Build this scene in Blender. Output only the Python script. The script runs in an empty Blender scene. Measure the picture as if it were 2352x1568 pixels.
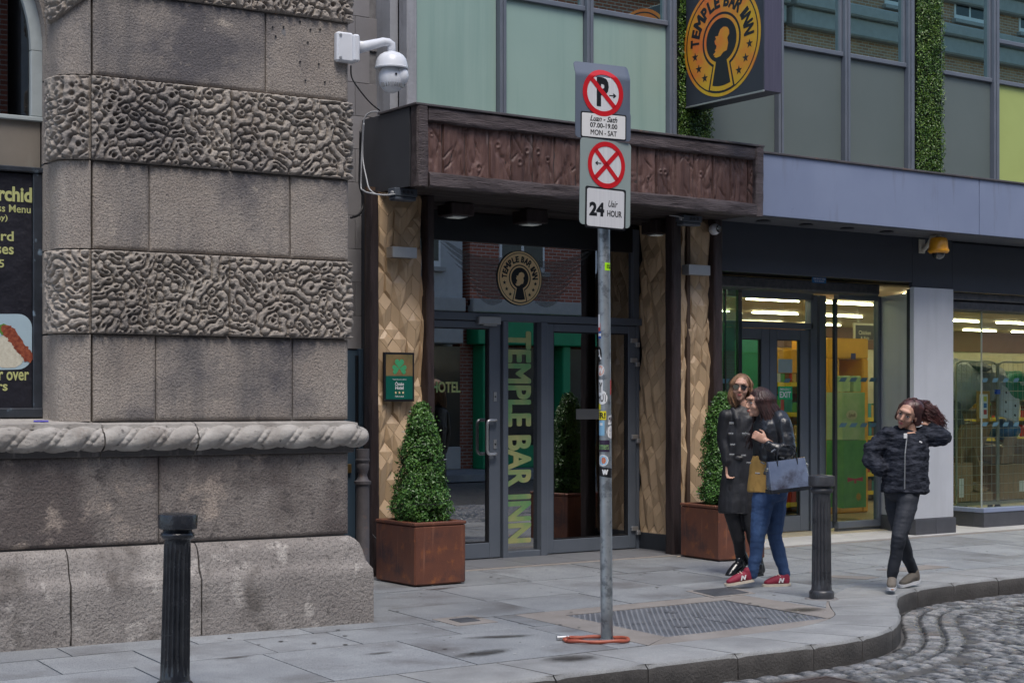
import bpy, bmesh, math, random
import numpy as np
from mathutils import Vector, Matrix, noise as mnoise
from mathutils.geometry import tessellate_polygon

random.seed(7)
RNG = np.random.default_rng(11)
scene = bpy.context.scene

# ------------------------------------------------------------------ camera, sky, sun, exposure
TH = math.radians(54.7)            # angle between the view axis and the facade line
CS, SN = math.cos(TH), math.sin(TH)
EYE = 1.55
cam_data = bpy.data.cameras.new('camera')
cam = bpy.data.objects.new('camera', cam_data)
scene.collection.objects.link(cam)
cam_data.sensor_width = 36.0
cam_data.lens = 57.0
cam_data.shift_y = 0.056
cam_data.clip_start = 0.1
cam_data.clip_end = 600.0
cam.location = (0, 0, EYE)
cam.rotation_euler = (math.pi / 2, 0, math.atan2(SN, CS) - math.pi / 2)
scene.camera = cam

SUN_EL, SUN_AZ = math.radians(62), math.radians(200)   # azimuth clockwise from +Y
world = bpy.data.worlds.new('World')
scene.world = world
world.use_nodes = True
wn = world.node_tree
wn.nodes.clear()
sky = wn.nodes.new('ShaderNodeTexSky')
sky.sky_type = 'NISHITA'
sky.sun_disc = False
sky.sun_elevation = SUN_EL
sky.sun_rotation = SUN_AZ
sky.air_density = 1.0
sky.dust_density = 2.0
sky.ozone_density = 1.0
bg = wn.nodes.new('ShaderNodeBackground')
bg.inputs[1].default_value = 0.14
wo = wn.nodes.new('ShaderNodeOutputWorld')
wn.links.new(sky.outputs[0], bg.inputs[0])
wn.links.new(bg.outputs[0], wo.inputs[0])
sl = bpy.data.lights.new('sun', 'SUN')
sl.energy = 1.5
sl.angle = math.radians(25)
sl.color = (1.0, 0.95, 0.88)
sun = bpy.data.objects.new('sun', sl)
scene.collection.objects.link(sun)
sd = Vector((math.sin(SUN_AZ) * math.cos(SUN_EL), math.cos(SUN_AZ) * math.cos(SUN_EL), math.sin(SUN_EL)))
sun.rotation_euler = sd.to_track_quat('Z', 'Y').to_euler()
scene.view_settings.view_transform = 'Standard'
scene.view_settings.look = 'None'
scene.view_settings.gamma = 1.0
scene.view_settings.exposure = 0.62

# ------------------------------------------------------------------ photo measurements -> places
def ray(x):
    t = (x - 1176.0) / 3725.0
    return CS + t * SN, SN - t * CS
def G(x, y, z=0.0):                       # point on level z
    d = 3725.0 * (EYE - z) / (y - 915.0)
    r = ray(x)
    return d * r[0], d * r[1]
def P(x, y, Y):                           # point on a facade plane at depth Y: (X, z)
    r = ray(x)
    d = Y / r[1]
    return d * r[0], EYE - (y - 915.0) / 3725.0 * d
def PX(x, Y):
    return P(x, 0, Y)[0]
def PV(x, y, d):                          # a point of a figure standing d metres away
    r = ray(x)
    return Vector((d * r[0], d * r[1], EYE - (y - 915.0) / 3725.0 * d))

# ------------------------------------------------------------------ noise
def _hash(ix, iy, iz, s):
    h = (ix * 374761393 + iy * 668265263 + iz * 2147483647 + s * 974634777) & 0xffffffff
    h = ((h ^ (h >> 13)) * 1274126177) & 0xffffffff
    return ((h ^ (h >> 16)) & 0xffff) / 65535.0
def vnoise(p, s=0):
    p = np.asarray(p, dtype=float)
    i = np.floor(p).astype(np.int64)
    f = p - i
    f = f * f * (3 - 2 * f)
    r = 0
    for a in (0, 1):
        for b in (0, 1):
            for c in (0, 1):
                w = (f[..., 0] if a else 1 - f[..., 0]) * (f[..., 1] if b else 1 - f[..., 1]) * (f[..., 2] if c else 1 - f[..., 2])
                r = r + w * _hash(i[..., 0] + a, i[..., 1] + b, i[..., 2] + c, s)
    return r * 2 - 1
def fbm(p, octv=4, s=0):
    r, a = 0, 0.5
    p = np.asarray(p, dtype=float)
    for k in range(octv):
        r = r + a * vnoise(p, s + k)
        p = p * 2.03
        a *= 0.5
    return r

# ------------------------------------------------------------------ mesh building
class MB:
    def __init__(self):
        self.v, self.f = [], []
    def add(self, vs, fs):
        n = len(self.v)
        self.v.extend([tuple(q) for q in vs])
        self.f.extend([tuple(i + n for i in q) for q in fs])
        return self
    def box(self, x0, x1, y0, y1, z0, z1):
        vs = [(x, y, z) for x in (x0, x1) for y in (y0, y1) for z in (z0, z1)]
        return self.add(vs, [(0, 1, 3, 2), (4, 6, 7, 5), (0, 4, 5, 1), (2, 3, 7, 6), (0, 2, 6, 4), (1, 5, 7, 3)])
    def cbox(self, x0, x1, y0, y1, z0, z1, b=0.004):
        b = min(b, (x1 - x0) / 2.5, (y1 - y0) / 2.5, (z1 - z0) / 2.5)
        bm = bmesh.new()
        r = bmesh.ops.create_cube(bm, size=1)
        for q in bm.verts:
            q.co = Vector(((x0 + x1) / 2 + q.co.x * (x1 - x0), (y0 + y1) / 2 + q.co.y * (y1 - y0), (z0 + z1) / 2 + q.co.z * (z1 - z0)))
        bmesh.ops.bevel(bm, geom=bm.edges[:], offset=b, segments=1, affect='EDGES')
        self.bm(bm)
        return self
    def bm(self, bm):
        bm.verts.index_update()
        self.add([q.co[:] for q in bm.verts], [[w.index for w in q.verts] for q in bm.faces])
        bm.free()
    def grid(self, A, wrap=False):        # A: (n, m, 3)
        n, m = A.shape[:2]
        base = len(self.v)
        self.v.extend(map(tuple, A.reshape(-1, 3)))
        for i in range(n - 1):
            for j in range(m if wrap else m - 1):
                k = (j + 1) % m
                self.f.append((base + i * m + j, base + (i + 1) * m + j, base + (i + 1) * m + k, base + i * m + k))
        return self
    def tube(self, pts, rad, seg=10, cap=True, flat=1.0, up=None):
        pts = [Vector(q) for q in pts]
        n = len(pts)
        if not hasattr(rad, '__len__'):
            rad = [rad] * n
        rings = []
        prev = None
        for i, q in enumerate(pts):
            t = (pts[min(i + 1, n - 1)] - pts[max(i - 1, 0)])
            if t.length < 1e-9: t = Vector((0, 0, 1))
            t.normalize()
            if prev is None:
                a = Vector(up) if up is not None else (Vector((0, 1, 0)) if abs(t.y) < 0.9 else Vector((1, 0, 0)))
                x = a - t * a.dot(t)
            else:
                x = prev - t * prev.dot(t)
            if x.length < 1e-6: x = t.orthogonal()
            x.normalize()
            prev = x
            y = t.cross(x)
            rr = rad[i]
            ra, rb = (rr if hasattr(rr, '__len__') else (rr, rr * flat))
            rings.append([q + x * (ra * math.cos(2 * math.pi * k / seg)) + y * (rb * math.sin(2 * math.pi * k / seg)) for k in range(seg)])
        b = len(self.v)
        for r in rings: self.v.extend([tuple(q) for q in r])
        for i in range(n - 1):
            for k in range(seg):
                l = (k + 1) % seg
                self.f.append((b + i * seg + k, b + i * seg + l, b + (i + 1) * seg + l, b + (i + 1) * seg + k))
        if cap:
            self.f.append(tuple(b + k for k in reversed(range(seg))))
            self.f.append(tuple(b + (n - 1) * seg + k for k in range(seg)))
        return self
    def capsule(self, pts, rad, seg=12, flat=1.0, up=None):   # tube with rounded ends
        pts = [Vector(q) for q in pts]
        rad = list(rad) if hasattr(rad, '__len__') else [rad] * len(pts)
        def sc(r, k): return (r[0] * k, r[1] * k) if hasattr(r, '__len__') else r * k
        def mx(r): return min(r) if hasattr(r, '__len__') else r
        d0 = (pts[0] - pts[1]).normalized()
        d1 = (pts[-1] - pts[-2]).normalized()
        a, ra, c, rc = [], [], [], []
        for k in (1.0, 0.92, 0.7, 0.38):
            a.append(pts[0] + d0 * mx(rad[0]) * k * 0.9); ra.append(sc(rad[0], math.sqrt(max(0.02, 1 - k * k))))
            c.insert(0, pts[-1] + d1 * mx(rad[-1]) * k * 0.9); rc.insert(0, sc(rad[-1], math.sqrt(max(0.02, 1 - k * k))))
        return self.tube(a + pts + c, ra + rad + rc, seg, True, flat, up)
    def ell(self, c, r, seg=16, ring=10, M=None):
        bm = bmesh.new()
        bmesh.ops.create_uvsphere(bm, u_segments=seg, v_segments=ring, radius=1)
        for q in bm.verts:
            w = Vector((q.co.x * r[0], q.co.y * r[1], q.co.z * r[2]))
            if M is not None: w = M @ w
            q.co = w + Vector(c)
        self.bm(bm)
        return self
    def lathe(self, prof, seg=32, c=(0, 0, 0), rfun=None):
        A = []
        for r, z in prof:
            A.append([(c[0] + (rfun(r, z, 2 * math.pi * k / seg) if rfun else r) * math.cos(2 * math.pi * k / seg),
                       c[1] + (rfun(r, z, 2 * math.pi * k / seg) if rfun else r) * math.sin(2 * math.pi * k / seg), c[2] + z) for k in range(seg)])
        b = len(self.v)
        for r in A: self.v.extend(r)
        for i in range(len(A) - 1):
            for k in range(seg):
                l = (k + 1) % seg
                self.f.append((b + i * seg + k, b + i * seg + l, b + (i + 1) * seg + l, b + (i + 1) * seg + k))
        self.f.append(tuple(b + k for k in reversed(range(seg))))
        self.f.append(tuple(b + (len(A) - 1) * seg + k for k in range(seg)))
        return self
    def poly(self, pts, z0, z1, M=None):  # extruded 2D outline; M maps (x, y, z) to place
        n = len(pts)
        tri = tessellate_polygon([[Vector((p[0], p[1], 0)) for p in pts]])
        vs = [Vector((p[0], p[1], z0)) for p in pts] + [Vector((p[0], p[1], z1)) for p in pts]
        if M is not None: vs = [M @ q for q in vs]
        fs = []
        for t in tri:
            a, b, c = t
            ar = (pts[b][0] - pts[a][0]) * (pts[c][1] - pts[a][1]) - (pts[c][0] - pts[a][0]) * (pts[b][1] - pts[a][1])
            if ar < 0: a, b, c = a, c, b
            fs.append((a + n, b + n, c + n)); fs.append((c, b, a))
        ccw = sum(pts[i][0] * pts[(i + 1) % n][1] - pts[(i + 1) % n][0] * pts[i][1] for i in range(n)) > 0
        for i in range(n):
            j = (i + 1) % n
            fs.append((i, j, j + n, i + n) if ccw else (j, i, i + n, j + n))
        return self.add(vs, fs)
    def disp(self, amp, scale, s=0, octv=3, axis=None):
        V = np.array(self.v)
        d = fbm(V * scale, octv, s) * amp
        if axis is None:
            o = np.stack([d, fbm(V * scale + 31.7, octv, s + 9) * amp, fbm(V * scale + 77.1, octv, s + 5) * amp], -1)
        else:
            o = d[:, None] * np.array(axis)[None]
        self.v = [tuple(q) for q in (V + o)]
        return self
    def xf(self, M):
        self.v = [tuple(M @ Vector(q)) for q in self.v]
        return self
    def mesh(self, name, mat=None, smooth=False, auto=None):
        me = bpy.data.meshes.new(name)
        me.from_pydata(self.v, [], self.f)
        if mat is not None: me.materials.append(mat)
        if smooth or auto is not None:
            me.polygons.foreach_set('use_smooth', [True] * len(me.polygons))
        if auto is not None:
            try: me.set_sharp_from_angle(angle=math.radians(auto))
            except Exception: pass
        me.update()
        return me
    def obj(self, name, mat, parent=None, smooth=False, auto=None, loc=None, kind=None, label=None, group=None):
        o = bpy.data.objects.new(name, self.mesh(name, mat, smooth, auto))
        return link(o, parent, loc, kind, label, group)

def link(o, parent=None, loc=None, kind=None, label=None, group=None):
    scene.collection.objects.link(o)
    if parent is not None: o.parent = parent
    if loc is not None: o.location = loc
    if kind: o['kind'] = kind
    if label: o['label'] = label
    if group: o['group'] = group
    return o
def empty(name, label=None, cat=None, loc=(0, 0, 0), rz=0.0, group=None, parent=None, kind=None):
    o = bpy.data.objects.new(name, None)
    o.empty_display_size = 0.1
    link(o, parent, loc, kind, label, group)
    o.rotation_euler = (0, 0, rz)
    if cat: o['category'] = cat
    return o
def tag(o, label, cat, group=None):
    o['label'] = label; o['category'] = cat
    if group: o['group'] = group
    return o
def inst(me, name, parent, loc=(0, 0, 0), rot=(0, 0, 0), sc=(1, 1, 1)):
    o = bpy.data.objects.new(name, me)
    link(o, parent, loc)
    o.rotation_euler = rot
    o.scale = sc
    return o
def frame(o, x, y):
    x = Vector(x).normalized(); y = Vector(y).normalized(); z = x.cross(y).normalized()
    return Matrix(((x.x, y.x, z.x, o[0]), (x.y, y.y, z.y, o[1]), (x.z, y.z, z.z, o[2]), (0, 0, 0, 1)))
def front(X, Y, Z):
    return frame((X, Y, Z), (1, 0, 0), (0, 0, 1))

def text_mb(s, w=None, h=None, bold=0.0, shear=0.0, ext=0.02, space=1.0, align='C', lspace=1.0):
    if bold > 0.013 and any(ch in s for ch in 'MWNAKRX'):
        # heavy lettering: thin strokes struck several times, each a hair above the last
        t = text_mb(s, w, h, 0.0, shear, ext, space, align, lspace)
        V0 = list(t.v); F0 = list(t.f)
        W_ = max(q[0] for q in V0) - min(q[0] for q in V0); H_ = max(q[1] for q in V0) - min(q[1] for q in V0)
        n = max(1, len(s.split('\n')[0])); k = bold * 1.1
        dx, dy = k * W_ / n * 1.5, k * H_ * 1.1
        m = MB(); j = 0
        for sx, sy in ((-1, 0), (1, 0), (0, 1), (0, -1), (-.7, .7), (.7, .7), (-.7, -.7), (.7, -.7), (0, 0)):
            m.add([(q[0] + sx * dx, q[1] + sy * dy, q[2] + j * 0.00005) for q in V0], F0); j += 1
        return m
    cu = bpy.data.curves.new('t', 'FONT')
    cu.body = s
    cu.size = 1.0
    cu.offset = bold
    cu.shear = shear
    cu.extrude = 0.0
    cu.space_character = space
    cu.space_line = lspace
    cu.align_x = {'C': 'CENTER', 'L': 'LEFT', 'R': 'RIGHT'}[align]
    cu.resolution_u = 3
    o = bpy.data.objects.new('t', cu)
    me = bpy.data.meshes.new_from_object(o)
    V = np.array([q.co[:] for q in me.vertices]) if len(me.vertices) else np.zeros((1, 3))
    F = [tuple(q.vertices) for q in me.polygons]
    lo, hi = V.min(0), V.max(0)
    sx = sy = 1.0
    if w is not None: sx = w / max(hi[0] - lo[0], 1e-6)
    if h is not None: sy = h / max(hi[1] - lo[1], 1e-6)
    if w is None: sx = sy
    if h is None: sy = sx
    c = (lo + hi) / 2
    if align == 'R': c[0] = hi[0]
    if align == 'L': c[0] = lo[0]
    V = (V - c) * np.array([sx, sy, 0]) + np.array([0, 0, ext])
    m = MB()
    m.v = [tuple(q) for q in V]
    m.f = F
    bpy.data.objects.remove(o); bpy.data.meshes.remove(me); bpy.data.curves.remove(cu)
    return m
def text(s, parent, mat, M, w=None, h=None, bold=0.0, shear=0.0, z=0.001, name='lettering', space=1.0, align='C', lspace=1.0):
    return text_mb(s, w, h, bold, shear, z, space, align, lspace).xf(M).obj(name, mat, parent)

# ------------------------------------------------------------------ materials
def new_mat(name):
    m = bpy.data.materials.new(name)
    m.use_nodes = True
    nt = m.node_tree
    b = nt.nodes['Principled BSDF']
    return m, nt, b
def ramp(nt, src, stops):
    r = nt.nodes.new('ShaderNodeValToRGB')
    while len(r.color_ramp.elements) < len(stops): r.color_ramp.elements.new(0.5)
    for e, (p, c) in zip(r.color_ramp.elements, stops):
        e.position = p
        e.color = (c[0], c[1], c[2], 1) if hasattr(c, '__len__') else (c, c, c, 1)
    nt.links.new(src, r.inputs[0])
    return r.outputs[0]
def nz(nt, co, scale, detail=5, rough=0.55, kind='ShaderNodeTexNoise'):
    n = nt.nodes.new(kind)
    n.inputs['Scale'].default_value = scale
    if 'Detail' in n.inputs: n.inputs['Detail'].default_value = detail
    if 'Roughness' in n.inputs: n.inputs['Roughness'].default_value = rough
    nt.links.new(co, n.inputs['Vector'])
    return n
def mix(nt, fac, a, b, mode='MIX'):
    m = nt.nodes.new('ShaderNodeMix')
    m.data_type = 'RGBA'
    m.blend_type = mode
    for k, v in ((0, fac), (6, a), (7, b)):
        if hasattr(v, 'links') or hasattr(v, 'is_linked'): nt.links.new(v, m.inputs[k])
        elif k == 0: m.inputs[0].default_value = v
        else: m.inputs[k].default_value = (v[0], v[1], v[2], 1)
    return m.outputs[2]
def pm(name, c1, c2=None, rough=0.6, metal=0.0, scale=4.0, bump=0.0, bscale=80.0, rand=0.0, spec=0.5,
       patches=None, speck=None, stretch=None, coat=0.0, rvar=0.0, lo=0.35, hi=0.65, bdetail=4, streak=None):
    """procedural paint / stone / timber: two-tone noise, optional patches, specks and fine relief"""
    m, nt, b = new_mat(name)
    tc = nt.nodes.new('ShaderNodeTexCoord')
    co = tc.outputs['Object']
    if rand:
        oi = nt.nodes.new('ShaderNodeObjectInfo')
        va = nt.nodes.new('ShaderNodeVectorMath'); va.operation = 'MULTIPLY_ADD'
        cb = nt.nodes.new('ShaderNodeCombineXYZ')
        for k in range(3): nt.links.new(oi.outputs['Random'], cb.inputs[k])
        va.inputs[1].default_value = (37, 53, 71)
        nt.links.new(cb.outputs[0], va.inputs[0]); nt.links.new(co, va.inputs[2])
        co = va.outputs[0]
    if stretch:
        mp = nt.nodes.new('ShaderNodeMapping'); mp.inputs['Scale'].default_value = stretch
        nt.links.new(co, mp.inputs[0]); co = mp.outputs[0]
    c2 = c2 or tuple(k * 0.8 for k in c1)
    n1 = nz(nt, co, scale, 7, 0.6)
    col = ramp(nt, n1.outputs[0], [(lo, c1), (hi, c2)])
    if patches:                       # (colour, scale, lo, hi)
        for (pc, ps, pl, ph) in patches:
            n2 = nz(nt, co, ps, 8, 0.62)
            f = ramp(nt, n2.outputs[0], [(pl, 0.0), (ph, 1.0)])
            col = mix(nt, f, col, pc)
    if streak:                        # (colour, xy scale, z scale, lo, hi)
        mp2 = nt.nodes.new('ShaderNodeMapping'); mp2.inputs['Scale'].default_value = (streak[1], streak[1], streak[2])
        nt.links.new(tc.outputs['Object'], mp2.inputs[0])
        n4 = nz(nt, mp2.outputs[0], 1.0, 6, 0.6)
        col = mix(nt, ramp(nt, n4.outputs[0], [(streak[3], 0.0), (streak[4], 1.0)]), col, streak[0])
    if speck:                         # (colour, scale, threshold, amount)
        n3 = nz(nt, co, speck[1], 2, 0.5)
        f = ramp(nt, n3.outputs[0], [(speck[2], 0.0), (min(1, speck[2] + 0.08), speck[3])])
        col = mix(nt, f, col, speck[0])
    if rand:
        hv = nt.nodes.new('ShaderNodeHueSaturation')
        mr = nt.nodes.new('ShaderNodeMapRange')
        mr.inputs[3].default_value = 1 - rand; mr.inputs[4].default_value = 1 + rand
        nt.links.new(oi.outputs['Random'], mr.inputs[0]); nt.links.new(mr.outputs[0], hv.inputs['Value'])
        nt.links.new(col, hv.inputs['Color']); col = hv.outputs[0]
    nt.links.new(col, b.inputs['Base Color'])
    b.inputs['Metallic'].default_value = metal
    b.inputs['Specular IOR Level'].default_value = spec
    b.inputs['Coat Weight'].default_value = coat
    if rvar:
        rr = ramp(nt, n1.outputs[0], [(0.3, max(0, rough - rvar)), (0.7, min(1, rough + rvar))])
        nt.links.new(rr, b.inputs['Roughness'])
    else:
        b.inputs['Roughness'].default_value = rough
    if bump:
        bn = nz(nt, co, bscale, bdetail, 0.6)
        bp = nt.nodes.new('ShaderNodeBump')
        bp.inputs['Strength'].default_value = 1.0
        bp.inputs['Distance'].default_value = bump
        nt.links.new(bn.outputs[0], bp.inputs['Height'])
        nt.links.new(bp.outputs[0], b.inputs['Normal'])
    return m
def flat(name, c, rough=0.5, metal=0.0, spec=0.5, var=0.12, scale=6):
    return pm(name, c, tuple(k * (1 - var) for k in c), rough, metal, scale, spec=spec)
def emit(name, c, s):
    m, nt, b = new_mat(name)
    b.inputs['Base Color'].default_value = (c[0], c[1], c[2], 1)
    b.inputs['Emission Color'].default_value = (c[0], c[1], c[2], 1)
    b.inputs['Emission Strength'].default_value = s
    return m
def glass(name, tint=(0.85, 0.9, 0.9), refl=0.12, gl=(1, 1, 1), rough=0.0, wave=0.0):
    m = bpy.data.materials.new(name)
    m.use_nodes = True
    nt = m.node_tree
    nt.nodes.clear()
    o = nt.nodes.new('ShaderNodeOutputMaterial')
    tr = nt.nodes.new('ShaderNodeBsdfTransparent'); tr.inputs[0].default_value = (*tint, 1)
    gs = nt.nodes.new('ShaderNodeBsdfGlossy'); gs.inputs[0].default_value = (*gl, 1); gs.inputs['Roughness'].default_value = rough
    fr0 = nt.nodes.new('ShaderNodeFresnel'); fr0.inputs[0].default_value = 1.5
    ge = nt.nodes.new('ShaderNodeNewGeometry')
    mlt = nt.nodes.new('ShaderNodeMath'); mlt.operation = 'SUBTRACT'; mlt.inputs[0].default_value = 1.0
    nt.links.new(ge.outputs['Backfacing'], mlt.inputs[1])
    fr = nt.nodes.new('ShaderNodeMath'); fr.operation = 'MULTIPLY'
    ad = nt.nodes.new('ShaderNodeMath'); ad.operation = 'ADD'; ad.inputs[1].default_value = refl; ad.use_clamp = True
    mx = nt.nodes.new('ShaderNodeMixShader')
    nt.links.new(fr0.outputs[0], ad.inputs[0]); nt.links.new(ad.outputs[0], fr.inputs[0]); nt.links.new(mlt.outputs[0], fr.inputs[1])
    nt.links.new(fr.outputs[0], mx.inputs[0])
    nt.links.new(tr.outputs[0], mx.inputs[1]); nt.links.new(gs.outputs[0], mx.inputs[2])
    nt.links.new(mx.outputs[0], o.inputs[0])
    if wave:
        tc = nt.nodes.new('ShaderNodeTexCoord')
        n = nz(nt, tc.outputs['Object'], 1.3, 1)
        bp = nt.nodes.new('ShaderNodeBump'); bp.inputs['Distance'].default_value = wave
        nt.links.new(n.outputs[0], bp.inputs['Height'])
        nt.links.new(bp.outputs[0], gs.inputs['Normal']); nt.links.new(bp.outputs[0], fr0.inputs['Normal'])
    return m

M = {}
M['granite'] = pm('granite_wall', (0.29, 0.25, 0.22), (0.41, 0.365, 0.32), 0.85, scale=2.2, bump=0.012, bscale=70, lo=0.3, hi=0.7,
                  patches=[((0.13, 0.12, 0.125), 1.1, 0.46, 0.62), ((0.46, 0.40, 0.34), 9.0, 0.62, 0.74)], speck=((0.07, 0.065, 0.065), 110, 0.55, 0.5), streak=((0.12, 0.115, 0.12), 3.0, 0.5, 0.5, 0.72))
M['granite_low'] = pm('granite_lower_wall', (0.20, 0.175, 0.16), (0.30, 0.27, 0.25), 0.9, scale=2.0, bump=0.014, bscale=60, lo=0.3, hi=0.7,
                      patches=[((0.125, 0.105, 0.10), 1.2, 0.44, 0.56), ((0.38, 0.32, 0.275), 3.2, 0.57, 0.66), ((0.12, 0.105, 0.10), 12.0, 0.56, 0.68)], speck=((0.05, 0.045, 0.045), 105, 0.55, 0.5))
M['granite_base'] = pm('granite_plinth', (0.22, 0.20, 0.19), (0.35, 0.325, 0.305), 0.9, scale=1.8, bump=0.016, bscale=45, lo=0.3, hi=0.7,
                       patches=[((0.44, 0.41, 0.385), 5.5, 0.57, 0.66), ((0.14, 0.125, 0.115), 3.0, 0.54, 0.68), ((0.12, 0.11, 0.105), 16, 0.60, 0.70)], speck=((0.05, 0.045, 0.045), 95, 0.55, 0.5))
M['verm'] = pm('carved_limestone', (0.28, 0.245, 0.215), (0.40, 0.36, 0.315), 0.9, scale=2.5, bump=0.006, bscale=90, lo=0.3, hi=0.7,
               patches=[((0.17, 0.155, 0.15), 0.9, 0.48, 0.66)], rand=0.16)
M['rope_stone'] = pm('portland_stone', (0.43, 0.41, 0.385), (0.27, 0.25, 0.23), 0.85, scale=5, bump=0.005, bscale=60,
                     patches=[((0.20, 0.17, 0.145), 4.0, 0.56, 0.68), ((0.12, 0.115, 0.11), 16.0, 0.60, 0.68)])
M['mortar'] = pm('mortar', (0.22, 0.215, 0.215), (0.15, 0.145, 0.15), 0.95, scale=12, bump=0.004, bscale=90)
M['paver'] = pm('paving_granite', (0.225, 0.24, 0.258), (0.31, 0.33, 0.348), 0.6, scale=2.5, bump=0.0022, bscale=160, rand=0.15, lo=0.3, hi=0.7,
                patches=[((0.145, 0.145, 0.15), 1.6, 0.5, 0.72), ((0.12, 0.12, 0.12), 26, 0.68, 0.72)], speck=((0.07, 0.07, 0.075), 130, 0.54, 0.6))
M['kerb'] = pm('kerb_granite', (0.31, 0.32, 0.325), (0.22, 0.225, 0.23), 0.75, scale=3, bump=0.006, bscale=70, rand=0.07, speck=((0.12, 0.12, 0.12), 150, 0.55, 0.5))
M['kerbface'] = pm('grimy_shaded_kerb_face', (0.05, 0.047, 0.046), (0.085, 0.08, 0.077), 0.85, scale=4, bump=0.008, bscale=60, rand=0.1)  # grime plus the weaker light on the upright face, both put into the colour
M['concrete'] = pm('concrete_surround', (0.21, 0.19, 0.175), (0.27, 0.25, 0.235), 0.85, scale=3, bump=0.003, bscale=120, speck=((0.38, 0.36, 0.34), 60, 0.66, 0.5))
M['joint'] = pm('joint_dirt', (0.06, 0.058, 0.055), (0.09, 0.085, 0.08), 0.95, scale=8, bump=0.003)
M['cobble'] = pm('sett_stone', (0.17, 0.18, 0.195), (0.28, 0.275, 0.275), 0.36, scale=5, bump=0.003, bscale=60, rand=0.38, spec=0.45, rvar=0.22,
                 patches=[((0.28, 0.235, 0.20), 0.9, 0.56, 0.7), ((0.09, 0.10, 0.11), 1.3, 0.5, 0.66)])
M['roadbed'] = pm('road_bed', (0.065, 0.062, 0.06), (0.11, 0.105, 0.10), 0.55, scale=6, bump=0.01, bscale=30, rvar=0.25)
M['iron'] = pm('cast_iron', (0.11, 0.12, 0.14), (0.17, 0.18, 0.20), 0.5, 0.3, scale=5, bump=0.002, bscale=90, rvar=0.12)
M['ironw'] = pm('worn_cast_iron', (0.20, 0.215, 0.24), (0.28, 0.30, 0.33), 0.42, 0.3, scale=5)
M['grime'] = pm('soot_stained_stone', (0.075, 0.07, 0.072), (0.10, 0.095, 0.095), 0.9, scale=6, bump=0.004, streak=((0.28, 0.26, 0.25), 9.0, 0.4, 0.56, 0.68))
M['black_paint'] = pm('black_gloss_paint', (0.013, 0.015, 0.020), (0.024, 0.027, 0.034), 0.22, scale=7, bump=0.003, bscale=40, rvar=0.12,
                      patches=[((0.10, 0.075, 0.06), 30, 0.70, 0.74)], spec=0.55)
M['bollard_grey'] = pm('worn_bollard_paint', (0.032, 0.034, 0.040), (0.055, 0.057, 0.065), 0.34, scale=7, bump=0.003, bscale=40, rvar=0.12,
                       patches=[((0.14, 0.11, 0.09), 34, 0.68, 0.73)])
M['galv'] = pm('galvanised_steel', (0.30, 0.33, 0.35), (0.42, 0.45, 0.47), 0.5, 0.75, scale=9, bump=0.0015, bscale=70, patches=[((0.20, 0.22, 0.235), 16, 0.52, 0.62)])
M['frame'] = pm('grey_door_frame', (0.105, 0.125, 0.155), (0.12, 0.14, 0.17), 0.42, scale=3, rvar=0.06)
M['frame_up'] = pm('upper_mullion_paint', (0.125, 0.145, 0.18), (0.15, 0.17, 0.205), 0.45, scale=3, rvar=0.06)
M['steel'] = pm('brushed_steel', (0.55, 0.56, 0.57), (0.62, 0.63, 0.64), 0.18, 1.0, scale=3)
M['satin'] = pm('satin_aluminium', (0.42, 0.43, 0.44), (0.5, 0.51, 0.52), 0.4, 0.7, scale=3)
M['timber'] = pm('dark_timber', (0.024, 0.015, 0.015), (0.05, 0.034, 0.034), 0.5, scale=3.0, bump=0.006, bscale=26, stretch=(6, 6, 0.7), rand=0.2, spec=0.4)
M['timber_h'] = pm('dark_timber_beam', (0.045, 0.032, 0.033), (0.115, 0.092, 0.095), 0.45, scale=3.0, bump=0.012, bscale=20, stretch=(0.7, 6, 6), rand=0.15, spec=0.4)
M['plank'] = pm('red_brown_plank', (0.075, 0.038, 0.032), (0.15, 0.085, 0.072), 0.5, scale=3.4, bump=0.004, bscale=22, stretch=(5, 5, 0.8), rand=0.18,
                patches=[((0.22, 0.17, 0.16), 1.6, 0.62, 0.74)], spec=0.45)
M['soffit'] = pm('dark_soffit_timber', (0.03, 0.022, 0.022), (0.05, 0.04, 0.038), 0.7, scale=3)
M['canopy_side'] = pm('dark_side_panel', (0.045, 0.047, 0.055), (0.052, 0.055, 0.064), 0.55, scale=3, bump=0.0006, bscale=200)
M['tile3d'] = pm('gold_relief_tile', (0.52, 0.37, 0.225), (0.58, 0.42, 0.265), 0.40, 0.0, scale=2.0, rand=0.10, bump=0.0008, bscale=120)
M['skirting'] = pm('dark_skirting', (0.03, 0.035, 0.045), (0.04, 0.045, 0.055), 0.5, scale=3)
M['tealpanel'] = pm('sea_green_panel', (0.31, 0.435, 0.385), (0.285, 0.405, 0.36), 0.32, scale=0.9, streak=((0.24, 0.36, 0.32), 7.0, 0.35, 0.48, 0.75))
M['greypanel'] = pm('grey_green_panel', (0.125, 0.155, 0.15), (0.14, 0.17, 0.165), 0.3, scale=0.9)
M['lime'] = pm('lime_panel', (0.42, 0.50, 0.17), (0.38, 0.45, 0.15), 0.3, scale=0.9)
M['greytile'] = pm('grey_wall_tile', (0.21, 0.20, 0.205), (0.25, 0.24, 0.245), 0.6, scale=3, rand=0.14, bump=0.001)
M['pillar_conc'] = pm('grey_render_pillar', (0.36, 0.37, 0.40), (0.28, 0.29, 0.31), 0.8, scale=3, bump=0.003, bscale=30, streak=((0.2, 0.2, 0.21), 8, 0.7, 0.5, 0.75))
M['fascia'] = pm('blue_grey_fascia', (0.25, 0.30, 0.44), (0.28, 0.33, 0.47), 0.35, 0.2, scale=1.5, streak=((0.19, 0.21, 0.27), 5, 0.6, 0.56, 0.76), rvar=0.08)
M['signboard'] = pm('navy_signboard', (0.032, 0.037, 0.052), (0.036, 0.042, 0.058), 0.5, scale=2)
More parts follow.
